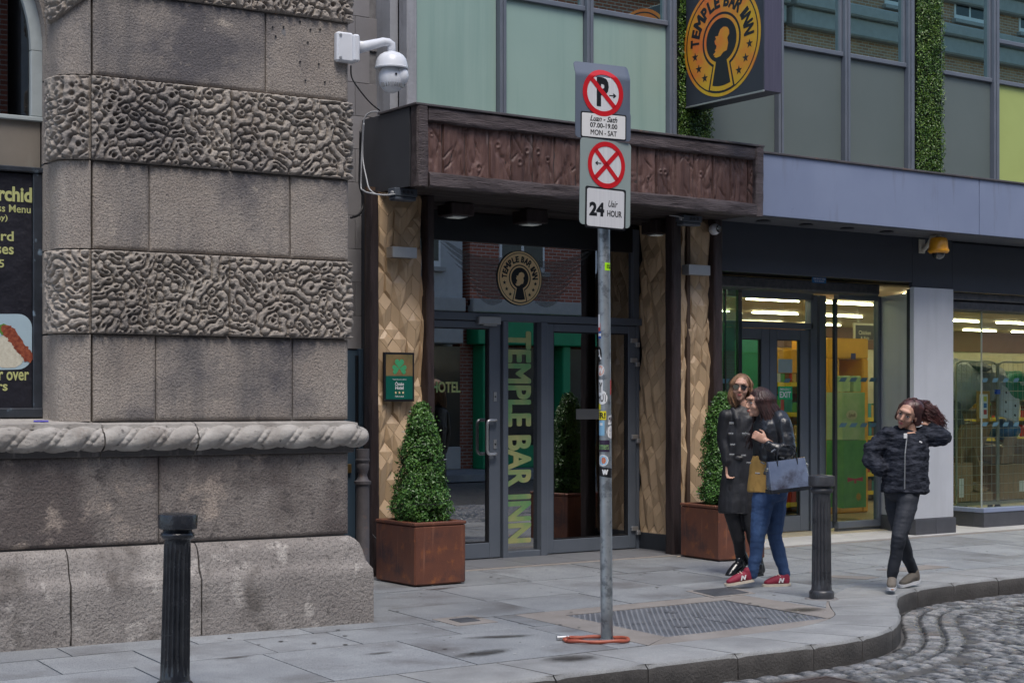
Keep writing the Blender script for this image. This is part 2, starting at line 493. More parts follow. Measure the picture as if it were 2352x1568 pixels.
M['shutter'] = pm('shutter_housing', (0.055, 0.058, 0.068), (0.10, 0.10, 0.11), 0.55, 0.3, scale=14, bump=0.001)
M['soffit_grey'] = pm('soffit_metal', (0.10, 0.105, 0.12), (0.12, 0.125, 0.14), 0.5, scale=3)
M['white_pillar'] = pm('white_grey_pillar', (0.46, 0.48, 0.52), (0.52, 0.54, 0.58), 0.6, scale=1.5, bump=0.0005, streak=((0.42, 0.44, 0.47), 5, 0.5, 0.5, 0.8))
M['basetile'] = pm('dark_base_tile', (0.06, 0.063, 0.075), (0.075, 0.078, 0.09), 0.4, scale=5, rand=0.1)
M['paletile'] = pm('pale_threshold_tile', (0.50, 0.50, 0.50), (0.42, 0.42, 0.42), 0.55, scale=4, rand=0.07)
M['greyfloor'] = pm('grey_threshold_tile', (0.16, 0.165, 0.18), (0.18, 0.185, 0.20), 0.45, scale=3, rand=0.05)
M['white_plastic'] = pm('white_enamel', (0.72, 0.74, 0.78), (0.66, 0.68, 0.72), 0.3, scale=5)
M['yellow_plastic'] = pm('yellow_enamel', (0.80, 0.36, 0.02), (0.72, 0.31, 0.02), 0.28, scale=4)
M['dark_plastic'] = pm('dark_plastic', (0.03, 0.032, 0.038), (0.04, 0.042, 0.05), 0.4, scale=4)
M['junction'] = pm('blue_grey_box', (0.07, 0.085, 0.11), (0.09, 0.105, 0.13), 0.5, scale=4)
M['cable'] = flat('white_cable', (0.42, 0.43, 0.45), 0.5)
M['black_cable'] = flat('black_cable', (0.015, 0.015, 0.018), 0.5)
M['dome'] = pm('smoked_dome', (0.02, 0.022, 0.025), (0.03, 0.032, 0.035), 0.05, scale=4, spec=0.8, coat=1.0)
M['bluedoor'] = pm('blue_steel_door', (0.05, 0.085, 0.125), (0.06, 0.095, 0.135), 0.45, scale=3)
M['rust'] = pm('corten_steel', (0.15, 0.062, 0.043), (0.20, 0.075, 0.045), 0.42, 0.2, scale=4, bump=0.002, bscale=90, rvar=0.1,
               patches=[((0.32, 0.115, 0.045), 9, 0.56, 0.68), ((0.085, 0.045, 0.042), 3, 0.52, 0.66)], streak=((0.30, 0.13, 0.08), 18, 1.2, 0.6, 0.76))
M['soil'] = pm('soil', (0.03, 0.022, 0.016), (0.05, 0.035, 0.025), 0.95, scale=20, bump=0.01)
M['bark'] = pm('bark', (0.10, 0.07, 0.05), (0.16, 0.12, 0.09), 0.9, scale=12, bump=0.004)
M['pipe'] = pm('weathered_cast_pipe', (0.07, 0.065, 0.07), (0.11, 0.10, 0.105), 0.6, 0.2, scale=6, bump=0.003, patches=[((0.17, 0.11, 0.085), 8, 0.58, 0.7)])
M['gold'] = pm('gold_vinyl', (0.93, 0.74, 0.42), (0.88, 0.64, 0.34), 0.45, 0.0, scale=3)
M['goldtext'] = pm('pale_gold_vinyl', (0.42, 0.42, 0.18), (0.14, 0.34, 0.14), 0.4, 0.1, scale=3)
M['navy_print'] = flat('dark_print', (0.012, 0.014, 0.02), 0.4)
M['frost'] = pm('frosted_vinyl', (0.10, 0.105, 0.11), (0.13, 0.135, 0.14), 0.5, scale=3)
M['menutext'] = flat('yellow_green_print', (0.46, 0.48, 0.20), 0.5)
M['white'] = flat('white_print', (0.78, 0.78, 0.78), 0.4, var=0.04)
M['signwhite'] = pm('reflective_white', (0.72, 0.73, 0.75), (0.62, 0.63, 0.66), 0.35, scale=3, stretch=(30, 30, 0.4), lo=0.3, hi=0.7)
M['red'] = flat('sign_red', (0.62, 0.012, 0.02), 0.35, var=0.1)
M['signgrey1'] = pm('blue_grey_sign', (0.115, 0.14, 0.19), (0.13, 0.155, 0.205), 0.4, scale=3)
M['signgrey2'] = pm('green_grey_sign', (0.28, 0.34, 0.335), (0.30, 0.36, 0.355), 0.38, scale=3)
M['black'] = flat('black_print', (0.012, 0.012, 0.015), 0.4)
M['green'] = flat('plaque_green', (0.005, 0.115, 0.085), 0.3)
M['clover'] = flat('clover_green', (0.06, 0.36, 0.16), 0.35)
M['exitgreen'] = flat('exit_green', (0.0, 0.42, 0.16), 0.4)
M['bronze'] = pm('copper_picture', (0.55, 0.33, 0.16), (0.20, 0.20, 0.09), 0.25, 0.5, scale=3.5, patches=[((0.05, 0.06, 0.05), 3, 0.55, 0.65)])
M['glass'] = glass('door_glass', (0.5, 0.55, 0.55), 0.38, wave=0.0)
M['shopglass'] = glass('shop_glass', (0.86, 0.92, 0.88), 0.05)
M['upglass'] = glass('upper_glass', (0.10, 0.24, 0.22), 0.72, (0.72, 0.98, 0.92))
M['ptext'] = M['black']
# ================================================================== GROUND, PAVEMENT, KERB, ROAD
def catmull(pts, per=8):
    out = []
    n = len(pts)
    for i in range(n - 1):
        p0, p1, p2, p3 = pts[max(i - 1, 0)], pts[i], pts[i + 1], pts[min(i + 2, n - 1)]
        for k in range(per):
            t = k / per
            out.append(tuple(0.5 * ((2 * p1[j]) + (-p0[j] + p2[j]) * t + (2 * p0[j] - 5 * p1[j] + 4 * p2[j] - p3[j]) * t * t + (-p0[j] + 3 * p1[j] - 3 * p2[j] + p3[j]) * t ** 3) for j in range(len(p1))))
    out.append(tuple(pts[-1]))
    return out
KO = catmull([(-8, 7.28), (2, 7.28), (6.0, 7.28), (7.47, 7.25), (8.05, 7.33), (8.51, 7.52), (8.93, 7.82), (9.30, 8.16), (9.62, 8.46), (9.98, 8.74), (10.39, 8.92), (10.95, 9.01), (11.6, 9.03), (14, 9.05), (40, 9.05)], 10)
KI = catmull([(-8, 7.83), (2, 7.83), (5.9, 7.83), (7.3, 7.82), (7.9, 7.86), (8.31, 7.98), (8.62, 8.16), (8.86, 8.42), (9.15, 8.72), (9.52, 9.02), (10.0, 9.30), (10.6, 9.50), (11.4, 9.60), (14, 9.64), (40, 9.64)], 10)
_ki = np.array(KI); _ko = np.array(KO)
def yin(x): return float(np.interp(x, _ki[:, 0], _ki[:, 1]))
def yout(x): return float(np.interp(x, _ko[:, 0], _ko[:, 1]))

MB().box(-60, 90, -60, 60, -0.60, -0.30).obj('ground', M['roadbed'], kind='structure')
road = empty('road', kind='structure')
m = MB()
xs = list(np.linspace(-8, 40, 200))
A = np.array([[(x, y, -0.163) for y in np.linspace(-7, 1, 12)] + [(x, yout(x) + 0.02, -0.163)] for x in xs])
m.grid(A).obj('road_bed', M['roadbed'], road)
# water and dirt line of the gutter

def cobble_mesh(seed):
    r = random.Random(seed)
    n = 5
    pts = []
    for i in range(n):
        row = []
        for j in range(n):
            u, v = i / (n - 1) * 2 - 1, j / (n - 1) * 2 - 1
            e = max(abs(u), abs(v)) ** 4
            c = 1 - 0.08 * (abs(u * v) ** 2)
            z = 0.011 * (1 - 1.0 * max(abs(u), abs(v)) ** 8) + r.uniform(-0.0015, 0.0015)
            row.append((u * 0.5 * c + r.uniform(-.035, .035), v * 0.5 * c + r.uniform(-.03, .03), z))
        pts.append(row)
    A = np.array(pts)
    m = MB().grid(A)
    # skirt
    rim = [(i, 0) for i in range(n)] + [(n - 1, j) for j in range(1, n)] + [(i, n - 1) for i in range(n - 2, -1, -1)] + [(0, j) for j in range(n - 2, 0, -1)]
    b = len(m.v)
    for (i, j) in rim: m.v.append((A[i, j, 0] * 1.04, A[i, j, 1] * 1.04, -0.035))
    k = len(rim)
    for q in range(k):
        a1, a2 = rim[q], rim[(q + 1) % k]
        m.f.append((a1[0] * n + a1[1], b + q, b + (q + 1) % k, a2[0] * n + a2[1]))
    return m
CM = [cobble_mesh(i) for i in range(8)]
CMe = [c.mesh('sett', M['cobble'], smooth=True) for c in CM]
stones = []
# three courses that follow the kerb
arc = 0
ko = [Vector((p[0], p[1], 0)) for p in KO if 5 < p[0] < 13]
dense = []
for a, b in zip(ko[:-1], ko[1:]):
    for k in range(12): dense.append(a.lerp(b, k / 12))
for row in range(3):
    off = 0.085 + row * 0.145
    acc = 0.0
    nxt = random.uniform(0, .1)
    for a, b in zip(dense[:-1], dense[1:]):
        t = (b - a)
        if t.length < 1e-6: continue
        nrm = Vector((t.y, -t.x, 0)).normalized()
        pa, pb = a + nrm * off, b + nrm * off
        acc += (pb - pa).length
        if acc >= nxt:
            ln = random.uniform(0.13, 0.19)
            nxt = acc + ln
            ang = math.atan2(t.y, t.x)
            c = pa + t.normalized() * ln / 2
            stones.append((c.x, c.y, ang, ln - 0.006, 0.140))
chan = 0.085 + 2.5 * 0.145 + 0.01
x = 4.9
while x < 17.5:
    w = random.uniform(0.095, 0.125)
    y = 4.2 + random.uniform(0, 0.15)
    xm = x + w / 2
    while y < 9.2:
        ln = random.uniform(0.14, 0.23)
        yc = y + ln / 2
        # distance to the kerb line
        dd = np.min(np.hypot(_ko[:, 0] - xm, _ko[:, 1] - (yc + ln / 2))) if xm < 11.5 else 9.05 - (yc + ln / 2)
        if dd > chan - 0.02 and yc + ln / 2 < yout(xm) - 0.3:
            wob = 0.02 * math.sin(y * 2.1 + 1)
            stones.append((xm + wob, yc, math.pi / 2 + random.uniform(-.05, .05), ln - 0.006, w - 0.005))
        y += ln
    x += w
def infrm(s):
    dx, dy = s[0], s[1]
    d = dx * CS + dy * SN
    l = dx * SN - dy * CS
    if d < 1: return None
    px, py = 1176 + 3725 * l / d, 915 + 3725 * (EYE + .12) / d
    return d if (-30 < px < 2390 and py < 1600) else None
vis = sorted([(infrm(s), i) for i, s in enumerate(stones) if infrm(s)])
near = set(i for _, i in vis[:290])
# the gully grate interrupts the courses
GR = (7.05, 6.82, 0.52, 0.34)
far_mb = MB()
rr = random.Random(5)
for i, s in enumerate(stones):
    if infrm(s) is None and not (4.9 < s[0] < 16): continue
    if abs(s[0] - GR[0]) < GR[2] / 2 + .06 and abs(s[1] - GR[1]) < GR[3] / 2 + .07: continue
    k = rr.randrange(8)
    tl = (rr.uniform(-.035, .035), rr.uniform(-.03, .03))
    Mx = Matrix.Translation((s[0], s[1], -0.158 + rr.uniform(-.004, .004))) @ Matrix.Rotation(s[2], 4, 'Z') @ Matrix.Rotation(tl[0], 4, 'X') @ Matrix.Rotation(tl[1], 4, 'Y') @ Matrix.Diagonal((s[3], s[4], 1, 1))
    if i in near:
        o = bpy.data.objects.new('sett', CMe[k])
        link(o, road)
        o.matrix_local = Mx
    else:
        b = len(far_mb.v)
        far_mb.v.extend([tuple(Mx @ Vector(q)) for q in CM[k].v])
        far_mb.f.extend([tuple(a + b for a in f) for f in CM[k].f])
far_mb.obj('setts', M['cobble'], road, smooth=True, kind='stuff')

pavement = empty('pavement', kind='structure')
xs = np.linspace(-8, 40, 300)
A = np.array([[(x, yin(x) - 0.25, -0.012), (x, 13.6, -0.012)] for x in xs])
MB().grid(A).obj('joint_bed', M['joint'], pavement)
MB().box(-8, 40, 9.7, 13.6, -0.30, -0.02).obj('sub_base', M['joint'], pavement)

COVER = [(7.03, 9.27), (8.57, 9.27), (8.45, 8.08), (6.93, 8.05)]
def slab(x0a, x1a, y0, y1, g=0.0055, mat='paver', name='paving_slab', z=0.0, shear=0.09, cut=None):
    n = 14
    bot, top = [], []
    for k in range(n + 1):
        u = k / n
        x = x0a + g + (x1a - x0a - 2 * g) * u
        yb = max(y0 + g, yin(x) + 0.006)
        if yb > y1 - g: yb = y1 - g
        bot.append((x + shear * (yb - 9.0), yb)); top.append((x + shear * (y1 - 9.0), y1 - g))
    if all(t[1] - b[1] < 0.004 for t, b in zip(top, bot)): return
    straight = all(abs(b[1] - (y0 + g)) < 1e-6 for b in bot)
    if straight: pts = [bot[0], bot[-1], top[-1], top[0]]
    else:
        prs = [(b, t) for b, t in zip(bot, top) if t[1] - b[1] > 0.003]
        if len(prs) < 2: return
        pts = [p[0] for p in prs] + [prs[-1][1], prs[0][1]]
    zz = z + random.uniform(-.0015, .0015)
    MB().poly(pts, zz - 0.05, zz).obj(name, M[mat], pavement)
rows = [(7.84, 8.92), (8.92, 9.51), (9.51, 10.27), (10.27, 11.18), (11.18, 12.14)]
CX0, CX1, CY0, CY1 = 6.70, 8.86, 7.84, 9.51       # concrete bay with the chamber covers
for ri, (y0, y1) in enumerate(rows):
    x = -6.0 + 0.37 * ri
    r2 = random.Random(40 + ri)
    while x < 24:
        w = r2.choice([0.82, 0.95, 0.7, 1.05]) if ri != 1 else r2.choice([0.6, 0.75])
        segs = [(x, x + w)]
        if y0 < CY1 - 0.01 and y1 <= CY1 + 0.01:
            segs = []
            if x < CX0: segs.append((x, min(x + w, CX0)))
            if x + w > CX1: segs.append((max(x, CX1), x + w))
        for a, b in segs:
            if b - a > 0.12: slab(a, b, y0, y1)
            elif b - a > 0.02: slab(a, b, y0, y1)
        x += w
# concrete surround pieces
def inC(p, q, u): return (p[0] + (q[0] - p[0]) * u, p[1] + (q[1] - p[1]) * u)
sh = 0.09
def shx(x, y): return x + sh * (y - 9.0)
def cpoly(pts, nm='concrete_strip', mat='concrete', z=0.0, th=0.05, par=pavement, **k):
    return MB().poly(pts, z - th, z).obj(nm, M[mat], par, **k)
L, R, B, T = CX0 + .005, CX1 - .005, CY0, CY1 - .005
cpoly([(shx(L, T), T), (shx(L, B), B), COVER[3], COVER[0]][::1])
cpoly([(shx(L, T), T), COVER[0], COVER[1], (shx(R, T), T)][::1])
curve = [(x, yin(x) + .006) for x in np.linspace(8.83, shx(L, B), 40)]
cpoly([(shx(R, T) - .002, T), COVER[1], COVER[2]] + [p for p in curve if p[0] > 8.45][::-1], z=0.001)
cpoly([(8.45, yin(8.45) + .006)] + [p for p in curve if p[0] <= 8.45] + [COVER[3], COVER[2]], z=-0.001)
cpoly([(x_, yin(x_) + .006) for x_ in np.linspace(8.76, 9.30, 14)] + [(9.30, 9.15), (8.76, 9.15)], 'concrete_fillet', 'concrete', -.004)
# border strip and thresholds
MB().box(-1, 30, 12.145, 12.25, -0.05, 0.001).obj('granite_border', M['concrete'], pavement)
x = 7.75
while x < 11.35:
    MB().box(x + .002, min(x + .596, 11.35) - .002, 12.254, 12.97, -0.05, 0.004).obj('threshold_tile', M['greyfloor'], pavement)
    x += 0.6
for j, (y0, y1) in enumerate([(12.254, 12.66), (12.66, 13.06), (13.06, 13.46), (13.46, 13.95)]):
    x = 11.35
    while x < 19.5:
        MB().box(x + .003, x + .597, y0 + .003, y1 - .003, -0.05, 0.006).obj('threshold_tile', M['paletile'], pavement)
        x += 0.6

# kerb stones
def kpt(arr, xk): return (xk, float(np.interp(xk, arr[:, 0], arr[:, 1])))
KJ_o = [-2.0, -1.0, 0.0, 1.0, 2.0, 3.0, 3.9, 4.75, 5.46, 6.13, 6.83, 7.47, 7.98, 8.50, 8.97, 9.44, 9.85, 10.39, 10.95, 11.58, 12.3, 13.2, 14.1, 15, 16, 17, 18, 19, 20, 21]
KJ_i = [-2.0, -1.0, 0.0, 1.0, 2.0, 3.0, 3.9, 4.75, 5.43, 6.10, 6.75, 7.34, 7.72, 8.20, 8.60, 8.92, 9.30, 9.95, 10.7, 11.45, 12.2, 13.1, 14.0, 15, 16, 17, 18, 19, 20, 21]
for k in range(len(KJ_o) - 1):
    n = 10
    cols = []
    for i in range(n + 1):
        u = i / n
        uu = 0.006 + u * (1 - 0.012)
        xo = KJ_o[k] + (KJ_o[k + 1] - KJ_o[k]) * uu
        xi = KJ_i[k] + (KJ_i[k + 1] - KJ_i[k]) * uu
        po = Vector((*kpt(_ko, xo), 0)); pi = Vector((*kpt(_ki, xi), 0))
        inward = (pi - po).normalized()
        c = 0.006 * (1 if 0 < i < n else 3.0)
        w = lambda a: random.uniform(-a, a)
        cols.append([po + Vector((0, 0, -0.20)), po + Vector((0, 0, -0.09)) + inward * w(.003), po + inward * (0.002 + w(.003)) + Vector((0, 0, -0.019 - c * .6)),
                     po + inward * (0.008 + c) + Vector((0, 0, -0.006)), po + inward * 0.020 + Vector((0, 0, -0.001 + w(.0015))), po + (pi - po) * 0.5 + Vector((0, 0, 0.001)), pi + Vector((0, 0, 0.0)), pi + Vector((0, 0, -0.1))])
    m = MB().grid(np.array([[tuple(q) for q in c] for c in cols]))
    m.f.append(tuple(range(8))[::-1]); m.f.append(tuple(n * 8 + q for q in range(8)))
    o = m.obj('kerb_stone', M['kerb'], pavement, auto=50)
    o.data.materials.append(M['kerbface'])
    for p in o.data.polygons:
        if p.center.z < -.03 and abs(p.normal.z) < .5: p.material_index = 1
MB().grid(np.array([[(x, yout(x) + .03, -0.01), (x, yout(x) + .03, -0.3)] for x in np.linspace(-8, 30, 200)])).obj('kerb_backing', M['joint'], pavement)
# small kerb-side patches
cpoly([(10.36, 9.99), (10.55, 10.0), (10.75, 9.66), (10.52, 9.60)], 'paving_patch', 'concrete', 0.003)
cpoly([(11.2, 10.1), (11.9, 10.12), (11.95, 9.86), (11.3, 9.84)], 'paving_patch', 'concrete', 0.003)
# wet stains as thin dark film on the slabs
M['wet'] = bpy.data.materials.new('damp_stain'); M['wet'].use_nodes = True
nt = M['wet'].node_tree; nt.nodes.clear()
o_ = nt.nodes.new('ShaderNodeOutputMaterial'); tr_ = nt.nodes.new('ShaderNodeBsdfTransparent')
p_ = nt.nodes.new('ShaderNodeBsdfPrincipled'); p_.inputs['Base Color'].default_value = (0.035, 0.03, 0.025, 1); p_.inputs['Roughness'].default_value = 0.35
tc_ = nt.nodes.new('ShaderNodeTexCoord'); mpn = nt.nodes.new('ShaderNodeMapping'); mpn.inputs['Location'].default_value = (-.5, -.5, 0); 
gr_ = nt.nodes.new('ShaderNodeTexGradient'); gr_.gradient_type = 'SPHERICAL'; mp2_ = nt.nodes.new('ShaderNodeMapping'); mp2_.inputs['Location'].default_value = (-1, -1, 0); mp2_.inputs['Scale'].default_value = (2, 2, 0)
nt.links.new(tc_.outputs['Generated'], mp2_.inputs[0]); nt.links.new(mp2_.outputs[0], gr_.inputs[0])
nn_ = nz(nt, tc_.outputs['Object'], 11.0, 10, 0.8)
ma_ = nt.nodes.new('ShaderNodeMath'); ma_.operation = 'MULTIPLY'; nt.links.new(gr_.outputs[1], ma_.inputs[0]); nt.links.new(nn_.outputs[0], ma_.inputs[1])
fac_ = ramp(nt, ma_.outputs[0], [(0.16, 0.0), (0.42, 0.65)])
mxs = nt.nodes.new('ShaderNodeMixShader'); nt.links.new(fac_, mxs.inputs[0]); nt.links.new(tr_.outputs[0], mxs.inputs[1]); nt.links.new(p_.outputs[0], mxs.inputs[2]); nt.links.new(mxs.outputs[0], o_.inputs[0])
for (px, py, w, h, a) in [(1310, 1512, 0.62, 0.42, 0), (1110, 1500, 0.8, 0.3, .2), (1150, 1462, 0.8, 0.22, -.3), (1010, 1352, 0.55, 0.12, .15), (950, 1325, 0.9, 0.5, 0), (1080, 1420, 0.4, .14, 0), (1846, 1400, .6, .4, 0), (540, 1510, .4, .1, 0), (870, 1500, .35, .1, 0)]:
    X, Y = G(px, py)
    o = MB().add([(-w / 2, -h / 2, 0), (w / 2, -h / 2, 0), (w / 2, h / 2, 0), (-w / 2, h / 2, 0)], [(0, 1, 2, 3)]).obj('damp_stain', M['wet'], pavement, loc=(X, Y, 0.0055))
    o.rotation_euler = (0, 0, a)

m = MB(); gr2 = random.Random(77)
for k in range(150):
    X, Y = gr2.uniform(4.5, 15), gr2.uniform(7.5, 12.0)
    if Y < yin(X) + .05: continue
    q_ = gr2.uniform(.008, .02)
    m.add([(X + q_ * math.cos(t_) * gr2.uniform(.7, 1.2), Y + q_ * math.sin(t_) * gr2.uniform(.7, 1.2), .0052) for t_ in np.linspace(0, 5.6, 8)], [tuple(range(8))])
m.obj('gum_spots', M['joint'], pavement, kind='stuff')
m = MB()
for k in range(120):
    X, Y = gr2.uniform(4.5, 15), gr2.uniform(7.4, 12.0)
    if Y < yin(X) - .35: continue
    q_ = gr2.uniform(.005, .013)
    m.add([(X + q_ * math.cos(t_) * gr2.uniform(.6, 1.2), Y + q_ * math.sin(t_) * gr2.uniform(.6, 1.2), .0056) for t_ in np.linspace(0, 5.6, 7)], [tuple(range(7))])
m.obj('pale_gum_spots', M['paletile'] , pavement, kind='stuff')
# ------------------------------------------------------------------ covers and grate
def tread(name, pts, z, nu, nv, label):
    """cast plate with raised diamond tread between four corners (TL, TR, BR, BL)"""
    root = empty(name, label, 'manhole cover', (pts[0][0], pts[0][1], 0))
    ox, oy = pts[0]
    def q(u, v):
        a = inC(pts[0], pts[1], u); b = inC(pts[3], pts[2], u)
        c = inC(a, b, v); return c[0] - ox, c[1] - oy
    return root, q
root, q = tread('chamber_cover', COVER, 0, 1, 1, 'large three-leaf studded steel chamber cover set in a concrete bay beside the sign pole')
MB().poly([q(-.006, -.006), q(-.006, 1.006), q(1.006, 1.006), q(1.006, -.006)], -0.045, -0.014).obj('cover_frame', M['joint'], root)
for (u0, u1, v0, v1) in [(0, 1, 0, .5), (0, .5, .5, 1), (.5, 1, .5, 1)]:
    a = 0.004
    u0 += a; u1 -= a; v0 += a * 1.3; v1 -= a * 1.3
    MB().poly([q(u0, v0), q(u0, v1), q(u1, v1), q(u1, v0)], -0.03, -0.004).obj('cover_plate', M['iron'], root)
m = MB()
NU, NV = 32, 34
for i in range(NU):
    for j in range(NV):
        u, v = (i + .5 + (.5 if j % 2 else 0)) / NU, (j + .5) / NV
        if u > .99: continue
        if abs(v - .5) < .012 or (v > .5 and abs(u - .5) < .01): continue
        c = Vector((*q(u, v), -0.004))
        an = 0.0
        l, w, h = 0.014, 0.007, 0.0035
        d = Vector((math.cos(an), math.sin(an), 0)); e = Vector((-d.y, d.x, 0))
        m.add([c + d * l, c + e * w, c - d * l, c - e * w, c + Vector((0, 0, h)) + d * l * .5, c + Vector((0, 0, h)) - d * l * .5], [(0, 1, 4), (1, 5, 4), (1, 2, 5), (2, 3, 5), (3, 4, 5), (3, 0, 4)])
m.obj('tread_studs', M['iron'], root, kind='stuff')
for (u, v) in [(.5, .25), (.25, .75), (.75, .75)]:
    c = q(u, v)
    MB().lathe([(0.001, 0), (0.05, 0), (0.05, 0.002), (0.001, 0.002)], 16, (c[0], c[1], -.001)).obj('lifting_key_plate', M['iron'], root)
m = MB()
def plate_cover(nm, label, pts, inset, mat='iron', n=9):
    cx = sum(p[0] for p in pts) / 4; cy = sum(p[1] for p in pts) / 4
    root = empty(nm, label, 'manhole cover', (cx, cy, 0))
    P4 = [(p[0] - cx, p[1] - cy) for p in pts]
    MB().poly(P4, -0.04, 0.004).obj('cover_surround', M['concrete'], root)
    I4 = [(p[0] * inset, p[1] * inset) for p in P4]
    MB().poly(I4, -0.03, 0.007).obj('cover_plate', M['iron'], root)
    m = MB()
    for i in range(n):
        for j in range(n):
            a = inC(I4[0], I4[1], (i + .5) / n); b = inC(I4[3], I4[2], (i + .5) / n); c = inC(a, b, (j + .5) / n)
            s = 0.35 * abs(I4[1][0] - I4[0][0]) / n
            m.box(c[0] - s, c[0] + s, c[1] - s, c[1] + s, 0.006, 0.010)
    m.obj('tread_studs', M['iron'], root, kind='stuff')
plate_cover('stopcock_cover', 'small square iron stopcock cover in a brown surround in front of the left planter', [(6.13, 9.63), (6.47, 9.64), (6.43, 9.25), (6.09, 9.25)][::-1], 0.48)
plate_cover('drain_cover', 'brown rectangular iron grid cover under the feet of the walking women', [(8.70, 9.86), (9.20, 9.87), (9.05, 9.42), (8.58, 9.40)][::-1], 0.8, n=14)
# gully grate in the channel
root = empty('gully_grate', 'rusty slotted iron gully grate in the setts against the kerb', 'drain grate', (GR[0], GR[1], -0.15))
m = MB()
for a in (-1, 1):
    m.box(-GR[2] / 2, GR[2] / 2, a * (GR[3] / 2 - .015) - .015, a * (GR[3] / 2 - .015) + .015, -0.02, 0.008)
    m.box(a * (GR[2] / 2 - .015) - .015, a * (GR[2] / 2 - .015) + .015, -GR[3] / 2 + .03, GR[3] / 2 - .03, -0.02, 0.008)
M['rustiron'] = pm('rusty_iron', (0.10, 0.075, 0.065), (0.15, 0.12, 0.11), 0.6, 0.4, scale=8, bump=0.002)
m.obj('grate_frame', M['rustiron'], root)
for k in range(14):
    x = -GR[2] / 2 + .045 + k * (GR[2] - .09) / 13
    MB().box(x - .009, x + .009, -GR[3] / 2 + .03, GR[3] / 2 - .03, -0.02, 0.004).obj('grate_bar', M['rustiron'], root)
MB().box(-GR[2] / 2, GR[2] / 2, -GR[3] / 2, GR[3] / 2, -0.03, -0.022).obj('pit_shadow_plate', M['joint'], root)

# ================================================================== STONE BUILDING (left)
OX, OY, RZ = 5.72, 9.74, math.radians(-3.8)
stone = empty('stone_building', 'weathered grey stone building with worm-carved bands, rope moulding and arched window', 'building', (OX, OY, 0), RZ)
ux, uy, nx, ny = math.cos(RZ), math.sin(RZ), -math.sin(RZ), math.cos(RZ)
def Q(x, y, t):
    r = ray(x)
    o = (OX + nx * t, OY + ny * t)
    det = -r[0] * uy + ux * r[1]
    d = (-o[0] * uy + ux * o[1]) / det
    return ((d * r[0] - o[0]) * ux + (d * r[1] - o[1]) * uy, EYE - (y - 915.0) / 3725.0 * d)
def QS(x, t): return Q(x, 0, t)[0]
TW, CW = 0.13, -0.13                    # wall plane and wall corner
S210 = QS(209, TW); S0 = -3.6
def sblock(name, s0, s1, z0, z1, t0, t1, mat, b=0.014, rough=0.007, label=None):
    """dressed stone: a gridded face with worn arrises, and its body"""
    n = max(3, int((s1 - s0) / 0.06)); k = max(3, int((z1 - z0) / 0.06))
    S = np.concatenate([[s0, s0 + b], np.linspace(s0 + b * 2, s1 - b * 2, n), [s1 - b, s1]])
    Z = np.concatenate([[z0, z0 + b], np.linspace(z0 + b * 2, z1 - b * 2, k), [z1 - b, z1]])
    A = np.zeros((len(S), len(Z), 3))
    for i, s in enumerate(S):
        for j, z in enumerate(Z):
            e = min(s - s0, s1 - s, z - z0, z1 - z)
            r = b * max(0, 1 - e / (b * 1.6)) ** 2
            A[i, j] = (s, t0 + r + rough * float(fbm(np.array([s * 9, z * 9, 3.0]), 3, 5)), z)
    m = MB().grid(A)
    nS, nZ = len(S), len(Z)
    def side(idx):
        b0 = len(m.v)
        for q in idx:
            v = m.v[q]; m.v.append((v[0], t1, v[2]))
        for a in range(len(idx) - 1):
            m.f.append((idx[a], b0 + a, b0 + a + 1, idx[a + 1]))
    side([i * nZ for i in range(nS)][::-1]); side([i * nZ + nZ - 1 for i in range(nS)])
    side([j for j in range(nZ)]); side([(nS - 1) * nZ + j for j in range(nZ)][::-1])
    return m.obj(name, M[mat], stone, auto=40, label=label)
# backing masonry body
MB().box(S0, CW - 0.02, TW + 0.03, 2.45, 0.0, 1.38).box(S210 + .03, CW - 0.02, TW + 0.03, 2.45, 1.38, 6.5).box(S0, S210 + .03, 1.4, 2.45, 1.38, 6.5).obj('mortar_body', M['mortar'], stone)
g = 0.007
ZP, ZL0, ZL1, ZU0, ZU1, ZT = 0.605, 1.965, 2.505, 3.075, 3.615, 4.17
# courses: (z0, z1, photo x of joints)
def course(z0, z1, joints, mat, sx=None, s_left=None):
    ss = [s_left if s_left is not None else S210 + 0.012] + [QS(j, TW) for j in joints] + [CW]
    for a, b in zip(ss[:-1], ss[1:]):
        sblock('stone_block', a + g / 2, b - (g / 2 if b != CW else 0), z0 + g, z1 - g / 2, TW + random.uniform(-.003, .003), TW + 0.3 if b != CW else 2.4, mat)
course(ZP, 1.185, [366], 'granite_low', s_left=S0)
course(1.40, ZL0, [359, 674], 'granite')
course(ZL1, ZU0, [344, 668], 'granite')
course(ZU1, ZT, [611], 'granite')
course(ZT + .5, ZT + 1.2, [500], 'granite')
# pebbly patch of repair mortar and fixing holes on the upper course
s_, z_ = Q(636, 72, TW)
MB().lathe([(0.001, 0), (0.062, 0), (0.068, -.008), (0.068, -.03)][::-1], 22).disp(.006, 20, 3).xf(frame((s_, TW - .002, z_), (1, 0, 0), (0, 0, 1))).obj('mortar_patch', M['mortar'], stone)
for (px, py) in [(625, 62), (650, 62), (632, 83), (688, 50), (706, 97), (712, 68), (734, 68), (688, 142), (731, 147), (700, 185), (745, 188)]:
    s_, z_ = Q(px, py, TW)
    MB().lathe([(0.001, 0), (0.007, 0), (0.007, .004), (0.001, .004)], 8).xf(frame((s_, TW - .006, z_), (1, 0, 0), (0, 0, 1))).obj('drill_hole', M['black'], stone)

